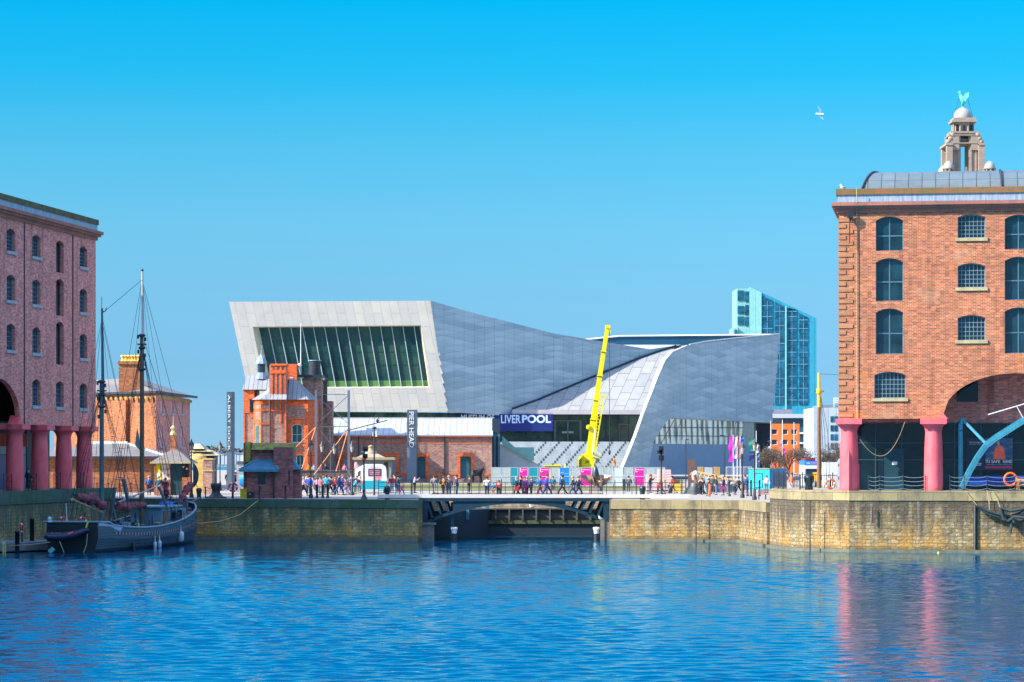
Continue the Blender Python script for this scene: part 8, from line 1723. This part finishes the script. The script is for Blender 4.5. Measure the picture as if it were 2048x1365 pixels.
m_ = MB(); m_.tube([V((ax(134, 206.4), 206.4, 2.3)), V((ax(132, 206.4), 206.4, 3.7))], .03, 5); fp = m_.build('ensign_staff', M['white'], boat); m_ = MB(); m_.prism([V((ax(132.5, 206.4), 206.4, 3.4)), V((ax(134.5, 206.4), 206.4, 3.0)), V((ax(134, 206.4), 206.4, 2.7)), V((ax(131.5, 206.4), 206.4, 2.9))], (0, .05, 0)); m_.build('ensign', pl((.4, .04, .12), .7), fp)
# dinghy hung across the stern
d = 205.2; dg = root('inflatable_dinghy', at(132, 1075, d), 'dark inflatable dinghy hung across the black stern of the schooner', 'dinghy'); nv = pl((.012, .02, .05), .4, .2, 2, name='navy_rubber')
m_ = MB(); A = [(90, 1072), (100, 1074.5), (125, 1074), (148, 1070.5), (165, 1064), (176, 1060)]; m_.tube([at(x, y, d) for x, y in A], [.2, .27, .28, .27, .24, .14], 9); m_.build('near_tube', nv, dg)
m_ = MB(); m_.tube([at(x, y-3, d+.9) for x, y in A[:-1]]+[at(176, 1060, d)], [.2, .25, .25, .25, .22, .14], 9); m_.build('far_tube', nv, dg)
m_ = MB(); m_.prism([at(95, 1076, d+.1), at(128, 1080, d+.1), at(160, 1070, d+.1), at(170, 1064, d+.1)], (0, .8, 0)); m_.build('hull', nv, dg)
m_ = MB(); m_.bar(at(135.5, 1068.5, d-.29), at(147, 1064.5, d-.27), .1, .16); m_.build('red_patch', pl((.50, .12, .15), .6), dg)
for x in (104, 112, 120): m_ = MB(); m_.ball(at(x, 1069, d+.3), .16, 7); m_.build('gear_bag', pl((.05, .09, .13), .6), dg)
for pts, lab in (([(100, 1085), (60, 1090), (20, 1092)], 'pale mooring line from the schooner stern to the pontoon'), ([(175, 1068), (173, 1090), (167, 1106)], 'pale rope hanging from the dinghy down the black transom, right one'), ([(119, 1083), (124, 1095), (128, 1106)], 'pale rope hanging down the black transom, left one')):
    m_ = MB(); m_.tube([at(x, y, 204.6) for x, y in pts], .025, 4); tag(m_.build('mooring_line', M['rope']), lab, 'rope')
for pts, lab in (([(370, 1047), (376, 1032), (386, 1008), (390, 999)], 'pale bow line running steeply up from the schooner to the quay'), ([(371, 1043), (400, 1047), (440, 1043), (480, 1030), (505, 1010), (520, 999)], 'pale slack bow line sagging along the shaded quay wall')):
    m_ = MB(); m_.tube([at(x, y, 233+5.5*i/(len(pts)-1)) for i, (x, y) in enumerate(pts)], .03, 4); tag(m_.build('mooring_line', M['rope']), lab, 'rope')
# pontoon
r = root('pontoon', V((-38.5, 207, 0)), 'low grey floating pontoon beside the schooner stern', 'pontoon')
mb = MB(); pa = [(-46, 203.5), (-37.9, 205.6), (-33.9, 211.5), (-36.5, 214.5), (-46, 211)]
mb.prism([(x, y, .12) for x, y in pa], (0, 0, .55)); mb.build('float', pl((.16, .18, .17), .8, .25, 2), r); mb = MB(); mb.prism([(x, y, .67) for x, y in pa], (0, 0, .06)); mb.build('decking', pl((.12, .20, .24), .8, .2, 3), r)
for x, y0, y1, dd, lab in ((34.5, 1063, 1092, 205.5, 'shorter black mooring pile on the pontoon'), (64, 1038, 1082, 211, 'taller black mooring pile beside the mossy quay wall')):
    m_ = MB(); c_ = at(x, y1, dd); m_.lathe(V((c_.x, c_.y, -.6)), [(.17, 0), (.17, az(y0, dd)+.5), (.19, az(y0, dd)+.5), (.19, az(y0, dd)+.62), (.05, az(y0, dd)+.66)], 12); tag(m_.build('mooring_pile', M['black']), lab, 'pile')
buoy(43.5, 1058, 208, .73, 'tall narrow red lifebuoy on a pale post on the pontoon', .33, 'redb', True, 'x')
m_ = MB(); [m_.bar(at(x, 1113, 203.2), at(x, 1082, 203.2), .08) for x in (6.5, 10.5)]; [m_.bar(at(6.5, y, 203.2), at(10.5, y, 203.2), .06) for y in (1088, 1096, 1104)]; tag(m_.build('ladder', pl((.65, .5, .04), .5)), 'yellow ladder down the pontoon edge at the far left', 'ladder')
r = root('white_boat', V((-38.6, 203, 0)), 'sliver of a white boat bow at the left frame edge by the yellow ladder', 'boat'); mb = MB(); mb.mesh([(-38.35, 201.5, .3), (-38.1, 201.7, 1.55), (-40.5, 200, 1.5), (-40.5, 203.5, 1.5), (-40.5, 200.4, -.3), (-40.5, 203, -.3)], [(0, 1, 2, 4), (0, 1, 3, 5), (1, 2, 3), (2, 3, 5, 4), (0, 4, 5)]); mb.build('hull', M['white'], r)
mb = MB(); mb.tube([(-38.1, 201.7, 1.56), (-38.6, 201.6, 2.3), (-40.2, 201.4, 2.35)], .03, 5); mb.build('pulpit_rail', M['frame_grey'], r)
mb = MB(); mb.bar(at(100, 1098, 204.3), at(106, 1104, 204.3), .4); tag(mb.build('float_buoy', pl((.10, .35, .38), .5)), 'pale teal buoy at the waterline by the black stern', 'buoy')
